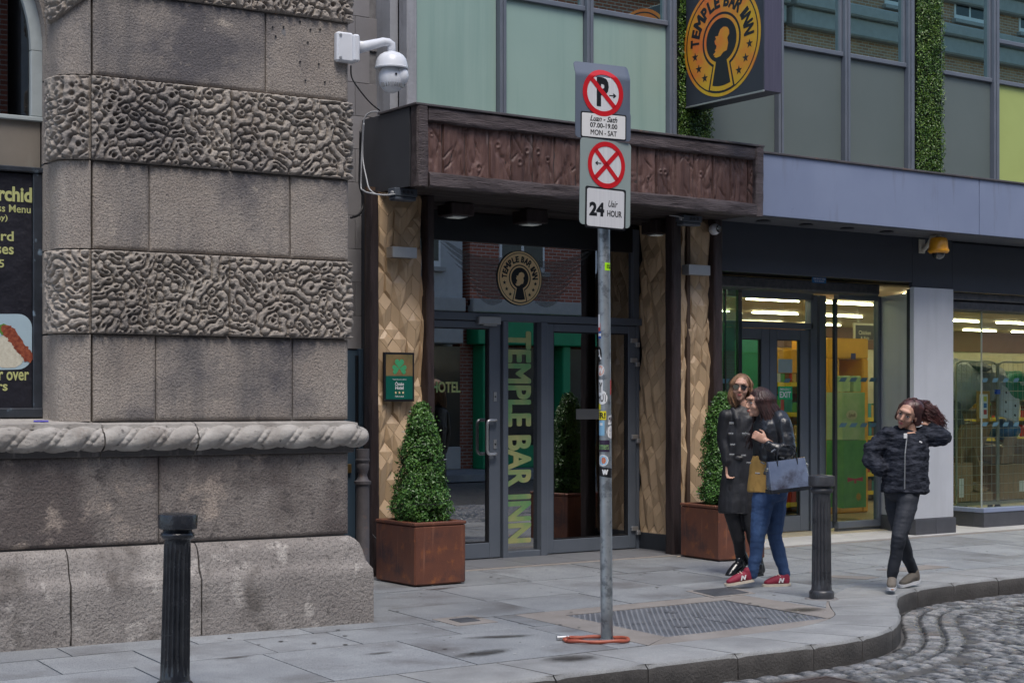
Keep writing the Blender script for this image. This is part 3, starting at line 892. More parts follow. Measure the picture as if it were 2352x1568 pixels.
# ogee plinth and cornice profiles swept round the corner
def sweep(name, prof, s0, s1, mat, corner, seg=0.08, rough=0.004, sfun=None, smooth=True, zs=9.0):
    cols = []
    n = max(2, int((s1 - s0) / seg))
    for i in range(n + 1):
        s = s0 + (s1 - s0) * i / n
        cols.append([(s, TW - o, z) for (o, z) in prof] if not (corner and i == n) else [(CW + o, TW - o, z) for (o, z) in prof])
    if corner:
        for t in (0.3, 0.8, 1.6, 2.3): cols.append([(CW + o, TW + t, z) for (o, z) in prof])
    A = np.array(cols)
    d = fbm(A * zs, 3, 8) * rough * 2
    A[..., 1] += d; A[..., 0] += np.where(A[..., 0] > s1 - 0.3, d, 0)
    m = MB().grid(A)
    if not corner:
        k = len(prof)
    m.f.append(tuple(range(len(prof)))[::-1])
    b = (len(cols) - 1) * len(prof)
    m.f.append(tuple(b + q for q in range(len(prof))))
    o = m.obj(name, M[mat], stone, auto=42)
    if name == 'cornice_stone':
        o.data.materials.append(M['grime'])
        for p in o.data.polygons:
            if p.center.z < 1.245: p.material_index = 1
    return o
pl = [(-.05, -.02), (0.128, -.02)] + [(0.13, z) for z in np.linspace(.02, .34, 7)] + [(0.127, .375), (0.105, .405), (0.088, .43), (0.078, .47), (0.070, .51), (0.055, .55), (0.03, .58), (0.004, .598), (-.05, .60)]
js = [S0, QS(163, 0.0), QS(463, 0.0), CW]
for a, b in zip(js[:-1], js[1:]):
    sweep('plinth_stone', pl, a + .006, b - (.006 if b != CW else 0), 'granite_base', b == CW, rough=.006)
# flat ledge and fascia under the rope
cp = [(-.05, 1.175), (0.015, 1.178), (0.028, 1.185), (0.032, 1.235), (0.055, 1.25)]
# rope roll: centre out=.035, z=1.30
def rope(name, s0, s1, corner):
    zc, oc, R = 1.295, 0.032, 0.082
    n = int((s1 - s0) / 0.006)
    th = np.linspace(-1.9, 1.75, 40)
    S = np.linspace(s0, s1, n)
    if corner: S = np.linspace(s0, CW + 0.10, n)
    SS, TT = np.meshgrid(S, th, indexing='ij')
    per = 0.232
    ph = ((SS / per) + (-TT) * 0.26 + 0.35) % 1.0
    lob = np.where(ph < 0.76, np.sin(np.pi * np.clip(ph / 0.76, 0, 1)) ** 0.55 * 0.024, 0)
    sm = np.clip((ph - 0.76) / 0.24, 0, 1)
    bead = np.abs(np.sin(TT * 6.5 + sm * 2.2)) ** 0.6
    lob = lob + np.where(ph >= 0.76, np.sin(np.pi * sm) ** 0.6 * 0.014 * (0.35 + 0.65 * bead) , 0)
    Rr = R - 0.020 + lob + (0.013 if s0 < -2 else 0.005) * fbm(np.stack([SS * 14, TT * 2, TT * 0], -1), 4, 3)
    if corner:
        k = np.clip((SS - (CW + 0.03)) / 0.07, 0, 1)
        Rr = Rr * np.sqrt(np.clip(1 - k ** 2 * .92, 0.02, 1)) 
    A = np.stack([SS, TW - (oc + Rr * np.cos(TT)), zc + Rr * np.sin(TT) * 0.98], -1)
    return MB().grid(A).obj(name, M['rope_stone'], stone, smooth=True)
rj = [S0, QS(239, .03), QS(456, .03), CW]
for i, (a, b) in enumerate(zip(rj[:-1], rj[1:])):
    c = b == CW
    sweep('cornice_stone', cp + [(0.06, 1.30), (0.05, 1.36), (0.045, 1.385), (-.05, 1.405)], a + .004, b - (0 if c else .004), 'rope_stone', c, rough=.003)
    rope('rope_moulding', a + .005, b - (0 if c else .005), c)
sweep('window_ledge', [(-.5, 1.36), (0.06, 1.36), (0.055, 1.392), (-.1, 1.405), (-.5, 1.425)], S0, S210 + .05, 'rope_stone', False, rough=.004)
# beak-like stop of the rope at the corner
m = MB().ell((CW + 0.06, TW + 0.02, 1.285), (0.085, 0.14, 0.075), 20, 12)
m.disp(0.016, 16, 4).obj('rope_end_stone', M['rope_stone'], stone, smooth=True)

# vermiculated bands: height field of worm-like ridges, in blocks
def labyrinth(n, m_, wl, seed, its=3):
    r = np.random.default_rng(seed)
    f = r.standard_normal((n, m_))
    k = np.hypot(np.fft.fftfreq(n)[:, None], np.fft.fftfreq(m_)[None]) * wl
    H = np.exp(-((k - 1) / 0.3) ** 2)
    for i in range(its):
        f = np.real(np.fft.ifft2(np.fft.fft2(f) * H)); f /= f.std() + 1e-9
        if i < its - 1: f = np.tanh(f * 1.6)
    return f
def worms(f, t=.42):
    """distance to the carved channels between the worm-shaped islands of a field"""
    n, m = f.shape
    L = np.full((n, m), 0, int); c = 0
    sd_ = f > t
    for i in range(n):
        for j in range(m):
            if sd_[i, j] and L[i, j] == 0:
                c += 1; st = [(i, j)]; L[i, j] = c
                while st:
                    a, b = st.pop()
                    for da, db in ((1, 0), (-1, 0), (0, 1), (0, -1)):
                        p, q = a + da, b + db
                        if 0 <= p < n and 0 <= q < m and sd_[p, q] and L[p, q] == 0: L[p, q] = c; st.append((p, q))
    def nb(A): return [A[:-2, 1:-1], A[2:, 1:-1], A[1:-1, :-2], A[1:-1, 2:], A[:-2, :-2], A[2:, 2:], A[:-2, 2:], A[2:, :-2]]
    k = 0
    while (L == 0).any() and k < 60:
        N = nb(np.pad(L, 1, mode='edge'))
        for q in (N[:4] if k % 2 else N): L = np.where((L == 0) & (q > 0), q, L)
        k += 1
    gr = np.zeros((n, m), bool)
    for q in nb(np.pad(L, 1, mode='edge'))[:4]: gr |= (q != L)
    D = np.where(gr, 0., 99.)
    for k in range(14):
        for q, w in zip(nb(np.pad(D, 1, mode='edge')), [1] * 4 + [1.414] * 4): D = np.minimum(D, q + w)
    return D
JAM = [(QS(118, 0.36), 0.40), (QS(128, 0.30), 0.27), (QS(150, 0.24), 0.205), (QS(180, 0.19), 0.165), (QS(209, TW), TW)]
def band_path():
    pts = catmull([(a, b) for a, b in JAM], 6)
    pts = [(p[0], p[1] - 0.0) for p in pts]
    pts += [(s, TW) for s in np.linspace(S210 + .05, CW - 0.02, 40)]
    for a in np.linspace(0.15, math.pi / 2, 6): pts.append((CW - 0.02 + 0.02 * math.sin(a), TW + 0.02 - 0.02 * math.cos(a)))
    pts += [(CW, TW + .1), (CW, TW + .25)]
    return np.array(pts)
BP = band_path()
bl = np.concatenate([[0], np.cumsum(np.hypot(*np.diff(BP, axis=0).T))])
def pa(l):
    return np.stack([np.interp(l, bl, BP[:, 0]), np.interp(l, bl, BP[:, 1])], -1)
def len_at(s): return float(np.interp(s, BP[:46, 0], bl[:46])) if s < CW - .03 else float(bl[-1])
def vband(z0f, z1, joints, seed):
    res = 0.0048
    L0, L1 = 0.0, bl[-1]
    zlo = 0.56
    nl, nzv = int((L1 - L0) / res), int(zlo / res) + 1
    N1 = 2 ** math.ceil(math.log2(nl)); N2 = 128
    f = labyrinth(N1, N2, 0.056 / res, seed)[:nl, :nzv]
    lf = np.real(np.fft.ifft2(np.fft.fft2(np.random.default_rng(seed + 9).standard_normal((N1, N2))) * np.exp(-(np.hypot(np.fft.fftfreq(N1)[:, None], np.fft.fftfreq(N2)[None]) * 0.075 / res) ** 2 * 0.8)))[:nl, :nzv]
    lf /= lf.std()
    DW = worms(f)
    l = np.linspace(L0, L1, nl)
    jl = [len_at(j) for j in joints]
    edges = [0] + [int(j / res) for j in jl] + [nl]
    P0 = pa(l); Pd = pa(l + 0.01) - pa(l - 0.01)
    T = Pd / (np.linalg.norm(Pd, axis=1)[:, None] + 1e-9)
    Nn = np.stack([T[:, 1], -T[:, 0]], -1)
    for a, b in zip(edges[:-1], edges[1:]):
        if b - a < 6: continue
        ii = np.arange(a, b)
        ff = f[a:b]; nn = lf[a:b]
        ridge = np.clip((DW[a:b] + .25) / 3.2, 0, 1) ** 0.6
        ridge = np.minimum(ridge, 1 / (1 + np.exp(-(ff + 0.95) * 4.5)))
        pit = np.clip((ff - 0.95) * 2.2, 0, 1) * np.clip(nn * 1.4 + 0.2, 0, 1.2)
        pit = np.clip(pit, 0, .9) * (DW[a:b] > 2.2)
        h = 0.032 * ridge - 0.022 * pit
        z0 = z0f(P0[a:b, 0])
        V = np.linspace(0, 1, nzv)[None]
        zz = z0[:, None] + (z1 - z0[:, None]) * V
        h = h + (0.011 if a < len_at(QS(525, TW)) / res - 4 else 0.006) * fbm(np.stack([l[a:b, None] * 46 + 0 * V, zz * 46, 0 * zz + seed], -1), 3, seed)
        ed = np.minimum(np.minimum((ii - a)[:, None], (b - 1 - ii)[:, None]) * res, np.minimum(V, 1 - V) * (z1 - z0[:, None]) )
        if b == nl: ed = np.minimum(np.maximum(ii - a, 0)[:, None] * res, np.minimum(V, 1 - V) * (z1 - z0[:, None]))
        k = np.clip(ed / 0.012, 0, 1) ** 0.6
        out = 0.008 + h * k
        out = np.where(ed <= 1e-9, -0.06, out)
        X = P0[a:b, 0][:, None] + Nn[a:b, 0][:, None] * out
        Y = P0[a:b, 1][:, None] + Nn[a:b, 1][:, None] * out
        # droop of each arris: keep block edges straight in z
        A = np.stack([X, Y, zz], -1)
        MB().grid(A).obj('carved_stone', M['verm'], stone, smooth=True)
vband(lambda s: ZL0 + 0 * s, ZL1, [S210 + .0, QS(525, TW)], 3)
vband(lambda s: ZU0 + 0 * s, ZU1, [S210 + .0, QS(539, TW)], 14)
_a = S210 + .02
vband(lambda s: np.where(s < _a, 4.15 - 0.9 * np.clip(_a - s, 0, 1) , 4.165), 4.70, [S210, QS(300, TW)], 27)
# jamb beside the window: rounded shaft pieces between the bands
jp = catmull(JAM, 6)
def jamb(z0, z1, topcut=None):
    pts = [(QS(101, .52), 0.62)] + [(JAM[0][0] - .012, 0.47), (JAM[0][0] + .008, 0.44)] + [(p[0], p[1] + 0.006) for p in jp[2:]]
    pts[-1] = (S210 - .002, TW + .004); pts.append((S210 + .002, TW + .06))
    Z = np.linspace(z0 + g, z1 - g / 2, 10)
    A = np.array([[(p[0], p[1] , z) for z in Z] for p in pts])
    A[..., 1] += fbm(A * 9, 3, 5) * 0.005
    m = MB().grid(A)
    m.obj('jamb_stone', M['granite'], stone, auto=50)
jamb(1.40, ZL0); jamb(ZL1, ZU0); jamb(ZU1, 4.25)
jamb(ZL0, ZL1); jamb(ZU0, ZU1)
# arch spandrel above the jamb at the window head
SF = QS(100, 0.52)                      # right edge of the window opening
RW, ZSP = 1.05, EYE - (185 - 915.0) / 3725.0 * 11.6
pts = [(SF + .10, ZSP - .2)] + [(SF + .10, 6.3), (S0, 6.3), (S0, ZSP + RW)]
arcp = [(SF - RW + RW * math.cos(a), ZSP + RW * math.sin(a)) for a in np.linspace(math.pi / 2, 0, 20)]
pts += arcp + [(SF, ZSP - .2)]
MB().poly(pts, 0, 0.5, frame((0, 0.96, 0), (1, 0, 0), (0, 0, 1))).obj('arch_stone', M['granite'], stone)
# ------------------------------------------------------------------ window with menu board
win = empty('window', parent=stone)
tw = 0.56
M['winframe'] = pm('window_paint', (0.40, 0.45, 0.46), (0.33, 0.37, 0.38), 0.5, scale=6, bump=0.001)
M['darkframe'] = pm('dark_blue_frame', (0.02, 0.025, 0.033), (0.035, 0.042, 0.055), 0.4, scale=9, patches=[((0.16, 0.22, 0.28), 7, 0.60, 0.66)])
zt, zb, zm = Q(90, 385, tw)[1], 1.425, Q(90, 275, tw)[1]
def zq(y): return Q(90, y, tw)[1]
MB().cbox(S0, SF + .01, tw - .02, tw + .06, zm - .012, zm + .016, .004).obj('window_rail', M['winframe'], win)
MB().cbox(SF - .075, SF + .004, tw - .01, tw + .06, zm + .018, ZSP, .006).obj('window_frame', M['winframe'], win)
m = MB()
oa, ia = RW + .0, RW - .075
A = np.array([[(SF - RW + r * math.cos(a), t, ZSP + r * math.sin(a)) for (r, t) in ((oa, tw + .06), (oa, tw - .01), (ia, tw - .01), (ia, tw + .06))] for a in np.linspace(0, math.pi / 2, 24)])
m.grid(A).obj('arched_frame', M['winframe'], win, auto=40)
MB().box(SF - .0, SF + .03, tw - .03, tw + .06, 1.42, ZSP).obj('frame_edge', M['darkframe'], win)
M['winglass'] = glass('dark_window_glass', (0.25, 0.28, 0.3), 0.10)
MB().box(S0, SF - .02, tw + .03, tw + .036, zm + .018, ZSP + RW).obj('pane', M['winglass'], win)
M['beige'] = pm('beige_blind_panel', (0.22, 0.195, 0.165), (0.17, 0.15, 0.125), 0.45, scale=2.0, streak=((0.26, 0.25, 0.22), 5, .6, .5, .7))
MB().box(S0, SF - .008, tw + .012, tw + .03, zt + .0, zm - .012).obj('blind_panel', M['beige'], win)
MB().cbox(S0, SF + .01, tw - .035, tw + .05, zq(398), zt - .002, .006).obj('transom', M['darkframe'], win)
MB().cbox(SF - .062, SF + .0, tw - .02, tw + .05, zq(950), zq(399), .006).obj('window_frame', M['darkframe'], win)
MB().cbox(S0, SF, tw - .03, tw + .05, 1.428, zq(936), .006).obj('window_frame', M['darkframe'], win)
MB().box(S0, SF + .05, tw + .25, tw + .3, 1.4, 6.2).obj('dark_interior', M['black'], win)
M['curtain'] = flat('grey_curtain', (0.10, 0.10, 0.115), 0.9)
m = MB()
A = np.array([[(SF - .55 + k * .012, tw + .16 + .02 * math.sin(k * 1.3), z) for z in (zm, ZSP + 1)] for k in range(16)])
m.grid(A).obj('curtain', M['curtain'], win, smooth=True)
M['poster'] = pm('black_menu_poster', (0.012, 0.012, 0.018), (0.022, 0.022, 0.03), 0.35, scale=4, bump=0.01, bscale=14, bdetail=2)
board = MB().box(S0, SF - .066, tw + .0, tw + .01, zq(936), zq(402)).obj('menu_board', M['poster'], win, label='black restaurant menu poster with yellow lettering and a plate of glazed meat')
F0 = lambda x, y: frame((QS(x, tw), tw - .001, zq(y)), (1, 0, 0), (0, 0, 1))
pxm = 12.0 / 3725 * 1.07
def mt(s, xr, y, h, w, bold=.02, nm='lettering'):
    s_, z_ = QS(xr, tw), zq(y)
    text(s, board, M['menutext'], frame((s_, tw - .001, z_), (1, 0, 0), (0, 0, 1)), w * 12.25 / 3725 * .84, h * 12.25 / 3725 * .88, min(bold, .012) if 'M' in s else bold, 0, .001, nm, align='R')
mt('rchid', 73, 449, 34, 78, .035)
mt('ss Menu', 70, 482, 17, 76)
mt('ay)', 17, 505, 16, 24)
mt('ird', 31, 545, 22, 38)
mt('ses', 31, 578, 17, 40)
mt('5', 9, 608, 18, 12)
mt('r over', 66, 863, 20, 70)
mt('rs', 17, 889, 15, 24)
# plate with rice and glazed meat, printed relief
def rrect(w, h, r, n=6):
    o = []
    for cx, cy, a0 in ((w / 2 - r, h / 2 - r, 0), (-w / 2 + r, h / 2 - r, 90), (-w / 2 + r, -h / 2 + r, 180), (w / 2 - r, -h / 2 + r, 270)):
        for k in range(n + 1):
            a = math.radians(a0 + 90 * k / n); o.append((cx + r * math.cos(a), cy + r * math.sin(a)))
    return o
M['plate'] = pm('pale_blue_plate', (0.42, 0.55, 0.62), (0.34, 0.46, 0.54), 0.4, scale=3)
MB().poly(rrect(.62, .36, .09), 0, .001, frame((QS(73, tw) - .31, tw - .001, zq(787)), (1, 0, .03), (0, 0, 1))).obj('printed_plate', M['plate'], board)
M['rice'] = pm('printed_rice', (0.62, 0.60, 0.50), (0.50, 0.47, 0.38), 0.6, scale=60)
M['meat'] = pm('printed_meat', (0.16, 0.03, 0.02), (0.34, 0.10, 0.05), 0.4, scale=50)
M['leafp'] = flat('printed_leaf', (0.10, 0.25, 0.04), 0.5)
pr = random.Random(3)
def blobp(cx, cy, r, n=16, j=.25): return [(cx + r * (1 + pr.uniform(-j, j)) * math.cos(2 * math.pi * k / n), cy + r * (1 + pr.uniform(-j, j)) * math.sin(2 * math.pi * k / n)) for k in range(n)]
Mpl = frame((QS(40, tw), tw - .0025, zq(787)), (1, 0, 0), (0, 0, 1))
MB().poly(blobp(-.06, -.06, .11, j=.06), 0, .001, Mpl).obj('printed_rice', M['rice'], board)
m = MB()
for k in range(9): m.poly(blobp(-.07 + k * .017, .085 - k * .022, .036, 11, .35), 0.0005 + k * .0002, .0012 + k * .0002, Mpl)
m.obj('printed_meat', M['meat'], board)
MB().poly(blobp(.0, -.09, .04), 0, .0009, Mpl).poly(blobp(-.09, .085, .035), 0, .0009, Mpl).obj('printed_leaf', M['leafp'], board)
# ================================================================== HOTEL BUILDING
YF, YD = 12.30, 12.98                    # pilaster face, door plane
hotel = empty('hotel_building', 'modern hotel frontage with gold relief pilasters, dark timber canopy and sea-green upper panels', 'building', (0, 0, 0))
# bodies behind the finishes
XA, XB = 7.165, 11.31                    # timber frame outer edges
XRL, XRR = 7.80, 10.80                   # recess sides
MB().box(6.0, 6.98, 12.72, 13.3, 0, 6.4).obj('side_wall', M['mortar'], hotel)
# grey tile wall in the gap, and blue door
tile_me = MB().cbox(0, .294, 0, .03, 0, .294, .002)
TILE = tile_me.mesh('wall_tile', M['greytile'])
ZT0 = P(815, 800, 12.65)[1]
z = ZT0; r = 0
while z < 6.3:
    x = 5.9 - (0.15 if r % 2 else 0)
    while x < 7.55:
        if x < 7.25:
            inst(TILE, 'wall_tile', hotel, (x, 12.65, z))
        x += 0.298
    z += 0.298; r += 1
MB().box(5.8, 7.6, 12.67, 12.75, ZT0 - .05, 6.4).obj('tile_backing', M['mortar'], hotel)
bd = empty('steel_door', parent=hotel)
MB().cbox(6.35, 7.40, 12.66, 12.72, 0.02, ZT0 - .01, .004).obj('door_leaf', M['bluedoor'], bd)
MB().cbox(PX(817, 12.65), PX(818, 12.65) + .012, 12.63, 12.67, 0.02, ZT0 - .06, .003).obj('door_edge', M['black'], bd)
MB().cbox(PX(822, 12.65), 7.42, 12.62, 12.67, 0, ZT0 + .0, .004).obj('door_frame', M['bluedoor'], bd)
for k in range(6): MB().box(6.62, 6.95, 12.645, 12.66, 0.50 + k * .035, 0.52 + k * .035).obj('louvre', M['bluedoor'], bd)
X_, Z_ = P(800, 1075, 12.64)
MB().cbox(X_ - .02, X_ + .03, 12.63, 12.66, Z_ - .04, Z_ + .04, .004).obj('lock_plate', flat('brass', (0.35, 0.24, 0.10), .35, .8), bd)

# concrete pillar at the left end of the upper wall
x0, x1, x2 = PX(905, YF + .05), PX(930, YF), PX(953, YF)
MB().box(x0, x1, YF + .12, YF + .6, 3.9, 6.4).obj('wall_return', M['pillar_conc'], hotel)
MB().cbox(x1, x2, YF - .04, YF + .5, 3.95, 6.4, .01).obj('render_pillar', M['pillar_conc'], hotel)
# upper curtain wall
mul = [(1145, 1160), (1345, 1360), (1535, 1551), (1785, 1797), (1938, 1950), (2083, 2097), (2280, 2292)]
ZTR = 5.29
ZB = 3.95
def panel(x0, x1, z0, z1, mat, Y=YF + .035, name='wall_panel'):
    return MB().cbox(x0, x1, Y, Y + .03, z0, z1, .003).obj(name, M[mat], hotel)
def upane(x0, x1, z0=ZTR + .03, z1=6.4):
    f = empty('upper_window', parent=hotel)
    MB().box(x0, x1, YF + .05, YF + .056, z0, z1).obj('pane', M['upglass'], f)
    for q in (x0, x1 - .035): MB().cbox(q, q + .035, YF + .02, YF + .06, z0, z1, .003).obj('window_frame', M['frame_up'], f)
    MB().box(x0, x1, YF + .5, YF + .52, z0, z1).obj('blind', M['skirting'], f)
    return f
bays = [(953, 1145, 'tealpanel', False), (1160, 1345, 'tealpanel', True), (1360, 1535, 'tealpanel', True), (1632, 1785, 'greypanel', True), (1797, 1938, 'greypanel', True), (1950, 2083, 'greypanel', True), (2163, 2280, 'greypanel', True)]
for a, b, mt_, tr in bays:
    xa, xb = PX(a, YF) + .003, PX(b, YF) - .003
    panel(xa, xb, ZB, (ZTR - .02) if tr else 6.4, mt_)
    if tr:
        MB().cbox(xa - .006, xb + .006, YF + .0, YF + .07, ZTR - .022, ZTR + .028, .006).obj('transom', M['frame_up'], hotel)
        upane(xa, xb)
xe = PX(2292, YF)
panel(xe, xe + 1.0, ZB, ZTR - .02, 'lime')
MB().cbox(xe, xe + 1.0, YF, YF + .07, ZTR - .022, ZTR + .028, .006).obj('transom', M['frame_up'], hotel); upane(xe, xe + 1.0, ZTR + .03, 5.75); MB().cbox(xe, xe + 1, YF, YF + .07, 5.75, 5.80, .006).obj('transom', M['frame_up'], hotel); upane(xe, xe + 1.0, 5.80, 6.4)
panel(xe + 1.05, xe + 2.0, ZB, 6.4, 'lime')
for a, b in mul:
    xa, xb = PX(a, YF), PX(b, YF)
    MB().cbox(xa, xb, YF - .03, YF + .09, ZB - .05, 6.4, .006).cbox(xa + .03, xb - .03, YF - .045, YF - .03, ZB - .05, 6.4, .003).obj('mullion', M['frame_up'], hotel)
MB().box(x1, xe + 2.0, YF + .1, YF + .45, 3.5, 6.4).obj('core_wall', M['skirting'], hotel)

# --- relief tile pilasters. Triangular lattice grouped into bent lozenges, each with an off-centre ridge
LA, LH = 0.0715, 0.166
def cube_heights(nc, nr, seed, flips):
    """heights of a lozenge tiling: stacked cubes seen corner-on, shuffled by random flips"""
    r = random.Random(seed)
    H_ = {}
    def six(a, b): return [(a + 1, b), (a, b + 1), (a - 1, b - 1)], [(a - 1, b), (a, b - 1), (a + 1, b + 1)]
    for b in range(-2, nc + 3):
        for a in range(-nc - 3, nr + nc + 6): H_[(a, b)] = (a + b) % 3
    keys = [k for k in H_ if 0 <= k[1] <= nc]
    for _ in range(flips):
        k = r.choice(keys); up, dn = six(*k)
        if any(q not in H_ for q in up + dn): continue
        for dlt in ((3, -3) if r.random() < .5 else (-3, 3)):
            v = H_[k] + dlt
            if not -1 <= v <= 3: continue
            if all(H_[q] - v in (1, -2) for q in up) and all(v - H_[q] in (1, -2) for q in dn): H_[k] = v; break
    return H_
M['backing'] = flat('dark_backing', (.09, .055, .035), .8)
def pilaster(name, W, H, seed, M4, label=None):
    root = empty(name, parent=hotel)
    root.matrix_local = M4
    if label: root['label'] = label
    nc = int(W / LA) + 2; nr = int(H / LH) + 2
    Hh = cube_heights(nc, nr, seed, 700)
    pos = lambda a, b: (b * LA - .02, a * LH - b * LH / 2)     # first axis runs up, second down to the right
    D_ = 0.0185
    r = random.Random(seed); cache = {}
    for (a, b) in list(Hh):
        if not 0 <= b <= nc: continue
        # each lattice step that drops by two is the hidden diagonal of one lozenge
        for (da, db), (s1, s2) in (((1, 0), ((0, -1), (-1, -1))), ((0, 1), ((-1, 0), (-1, -1))), ((-1, -1), ((-1, 0), (0, -1)))):
            q = (a + da, b + db)
            if q not in Hh or Hh[q] - Hh[(a, b)] != -2: continue
            dd = {(1, 0): ((1, 1), (0, -1)), (0, 1): ((-1, 0), (1, 1)), (-1, -1): ((-1, 0), (0, -1))}[(da, db)]
            c1_, c2_ = (a + dd[0][0], b + dd[0][1]), (a + dd[1][0], b + dd[1][1])
            if c1_ not in Hh or c2_ not in Hh: continue
            V4 = [(*pos(*k), Hh[k] * D_) for k in ((a, b), c1_, q, c2_)]
            ar_ = sum(V4[i - 1][0] * V4[i][1] - V4[i][0] * V4[i - 1][1] for i in range(4))
            if ar_ < 0: V4 = V4[::-1]
            if max(p[0] for p in V4) < .004 or min(p[0] for p in V4) > W - .004 or max(p[1] for p in V4) < .004 or min(p[1] for p in V4) > H - .004: continue
            V4 = [(min(max(p[0], 0), W), min(max(p[1], 0), H), p[2]) for p in V4]
            ar_ = abs(sum(V4[i - 1][0] * V4[i][1] - V4[i][0] * V4[i - 1][1] for i in range(4)))
            if ar_ < 4e-4: continue
            ox, oy = V4[0][0], V4[0][1]
            cx, cy, cz = (sum(p[k] for p in V4) / 4 for k in range(3))
            key = tuple((round(p[0] - ox, 3), round(p[1] - oy, 3), round(p[2], 3)) for p in V4)
            var = cache.setdefault(key, [])
            if len(var) < 3:
                B = []
                for p in V4:
                    l = math.hypot(p[0] - cx, p[1] - cy) + 1e-6
                    B.append((p[0] + (cx - p[0]) / l * .0022 - ox, p[1] + (cy - p[1]) / l * .0022 - oy, p[2]))
                m = MB()
                if len(var) == 0: m.add(B, [(0, 1, 2, 3)]); n_ = 4
                elif len(var) == 1:        # folded along its long diagonal
                    d1_ = (V4[0][0] - V4[2][0]) ** 2 + (V4[0][1] - V4[2][1]) ** 2; d2_ = (V4[1][0] - V4[3][0]) ** 2 + (V4[1][1] - V4[3][1]) ** 2
                    mid = ((B[0][0] + B[2][0]) / 2, (B[0][1] + B[2][1]) / 2, cz + .016)
                    m.add(B + [mid], [(0, 1, 4), (1, 2, 4), (2, 3, 4), (3, 0, 4)]); n_ = 5
                else:                      # one bevelled shoulder
                    sx_ = r.choice([-.010, .010])
                    I_ = [(cx - ox + sx_ + (q_[0] - cx + ox) * .55, cy - oy + (q_[1] - cy + oy) * .55, q_[2] * .5 + cz * .5 + .013) for q_ in B]
                    m.add(B + I_, [(0, 1, 5, 4), (1, 2, 6, 5), (2, 3, 7, 6), (3, 0, 4, 7), (4, 5, 6, 7)]); n_ = 8
                m.v.extend([(p[0], p[1], -.02) for p in B])
                for i in range(4): m.f.append((i, n_ + i, n_ + (i + 1) % 4, (i + 1) % 4))
                var.append(m.mesh('relief_tile', M['tile3d']))
            inst(r.choice(var), 'relief_tile', root, (ox, oy, 0))
    MB().box(-.03, W + .01, -.02, H + .05, -.09, -.05).obj('backing_board', M['backing'], root)
    return root
ZS = 0.17
pilaster('relief_pilaster', PX(972, YF) - PX(862, YF), 3.2, 3, front(PX(862, YF), YF + .045, ZS), 'gold relief pilaster behind the left planter, carrying the hotel plaque')
pilaster('relief_pilaster', PX(1632, YF) - PX(1556, YF), 3.2, 9, front(PX(1556, YF) + .01, YF + .045, ZS), 'gold relief pilaster behind the right planter')
pilaster('relief_pilaster', 0.66, 3.2, 21, frame((XRR + .03, YD, ZS), (0, -1, 0), (0, 0, 1)), 'gold relief side wall of the porch, right of the hinged door')
# dark skirtings and bodies
MB().box(7.30, 7.79, YF + .14, 13.3, 0, 3.37).obj('left_pier', M['skirting'], hotel)
MB().box(XRR + .13, XB - .02, YF + .14, 13.9, 0, 3.37).obj('right_pier', M['skirting'], hotel)
MB().cbox(7.2, 7.79, YF - .005, YF + .03, 0, ZS, .004).obj('skirting', M['skirting'], hotel)
MB().cbox(10.68, 11.2, YF - .005, YF + .03, 0, ZS, .004).cbox(XRR - .01, XRR + .03, YF + .07, YD, 0, ZS, .004).obj('skirting', M['skirting'], hotel)
# timber posts
def log(name, p0, p1, w, d, mat, s, amp=.009, n=60, label=None, par=None, ax=None):
    p0, p1 = Vector(p0), Vector(p1)
    L = (p1 - p0).length
    t = (p1 - p0).normalized()
    rings = []
    k = 24
    a = Vector((0, 1, 0)); b = t.cross(a)
    n = max(10, int(L / .03))
    for i in range(n + 1):
        c = p0.lerp(p1, i / n)
        row = []
        for j in range(k):
            th = 2 * math.pi * j / k + math.pi / k
            cx, sy = math.cos(th), math.sin(th)
            e = 7
            rr_ = (abs(cx) ** e + abs(sy) ** e) ** (-1 / e)
            row.append(c + b * (cx * rr_ * w / 2) + a * (sy * rr_ * d / 2))
        rings.append(row)
    A = np.array([[tuple(q) for q in r_] for r_ in rings])
    al = A @ np.array(t)
    fr = np.stack([(A @ np.array(b)) * 16, (A @ np.array(a)) * 16, al * 3.2], -1)
    dsp = fbm(fr, 4, s)
    rg = 1 - np.abs(fbm(fr * np.array([1.3, 1.3, .7]) + 9, 3, s + 3)) * 2.2
    cen = np.array([[tuple(p0.lerp(p1, i / n))] for i in range(n + 1)])
    nr_ = (A - cen); nr_ /= np.linalg.norm(nr_, axis=-1, keepdims=True)
    A = A + nr_ * (dsp * amp - np.clip(rg - .62, 0, 1) * amp * 1.3)[..., None]
    m = MB().grid(A, wrap=True)
    m.f.append(tuple(range(k))); m.f.append(tuple(n * k + q for q in range(k))[::-1])
    o = m.obj(name, M[mat], par or hotel, auto=38, label=label)
    return o
ZC0, ZC1 = 3.365, 4.055
log('timber_post', (PX(853, YF) , YF - .01, 0.0), (PX(853, YF), YF - .01, ZC0), .085, .12, 'timber', 1)
log('timber_post', (PX(981, YF), YF - .01, 0.0), (PX(981, YF), YF - .01, ZC0), .085, .12, 'timber', 2)
log('timber_post', (PX(1545, YF), YF - .01, 0.0), (PX(1545, YF), YF - .01, ZC0), .125, .13, 'timber', 3)
log('timber_post', (PX(1641, YF), YF - .01, 0.0), (PX(1641, YF), YF - .01, ZC0), .12, .12, 'timber', 4)
MB().box(PX(1652, YF) + .0, PX(1656, YF), YF - .01, YF + .1, 0.0, 2.88).obj('white_trim', M['white_plastic'], hotel)

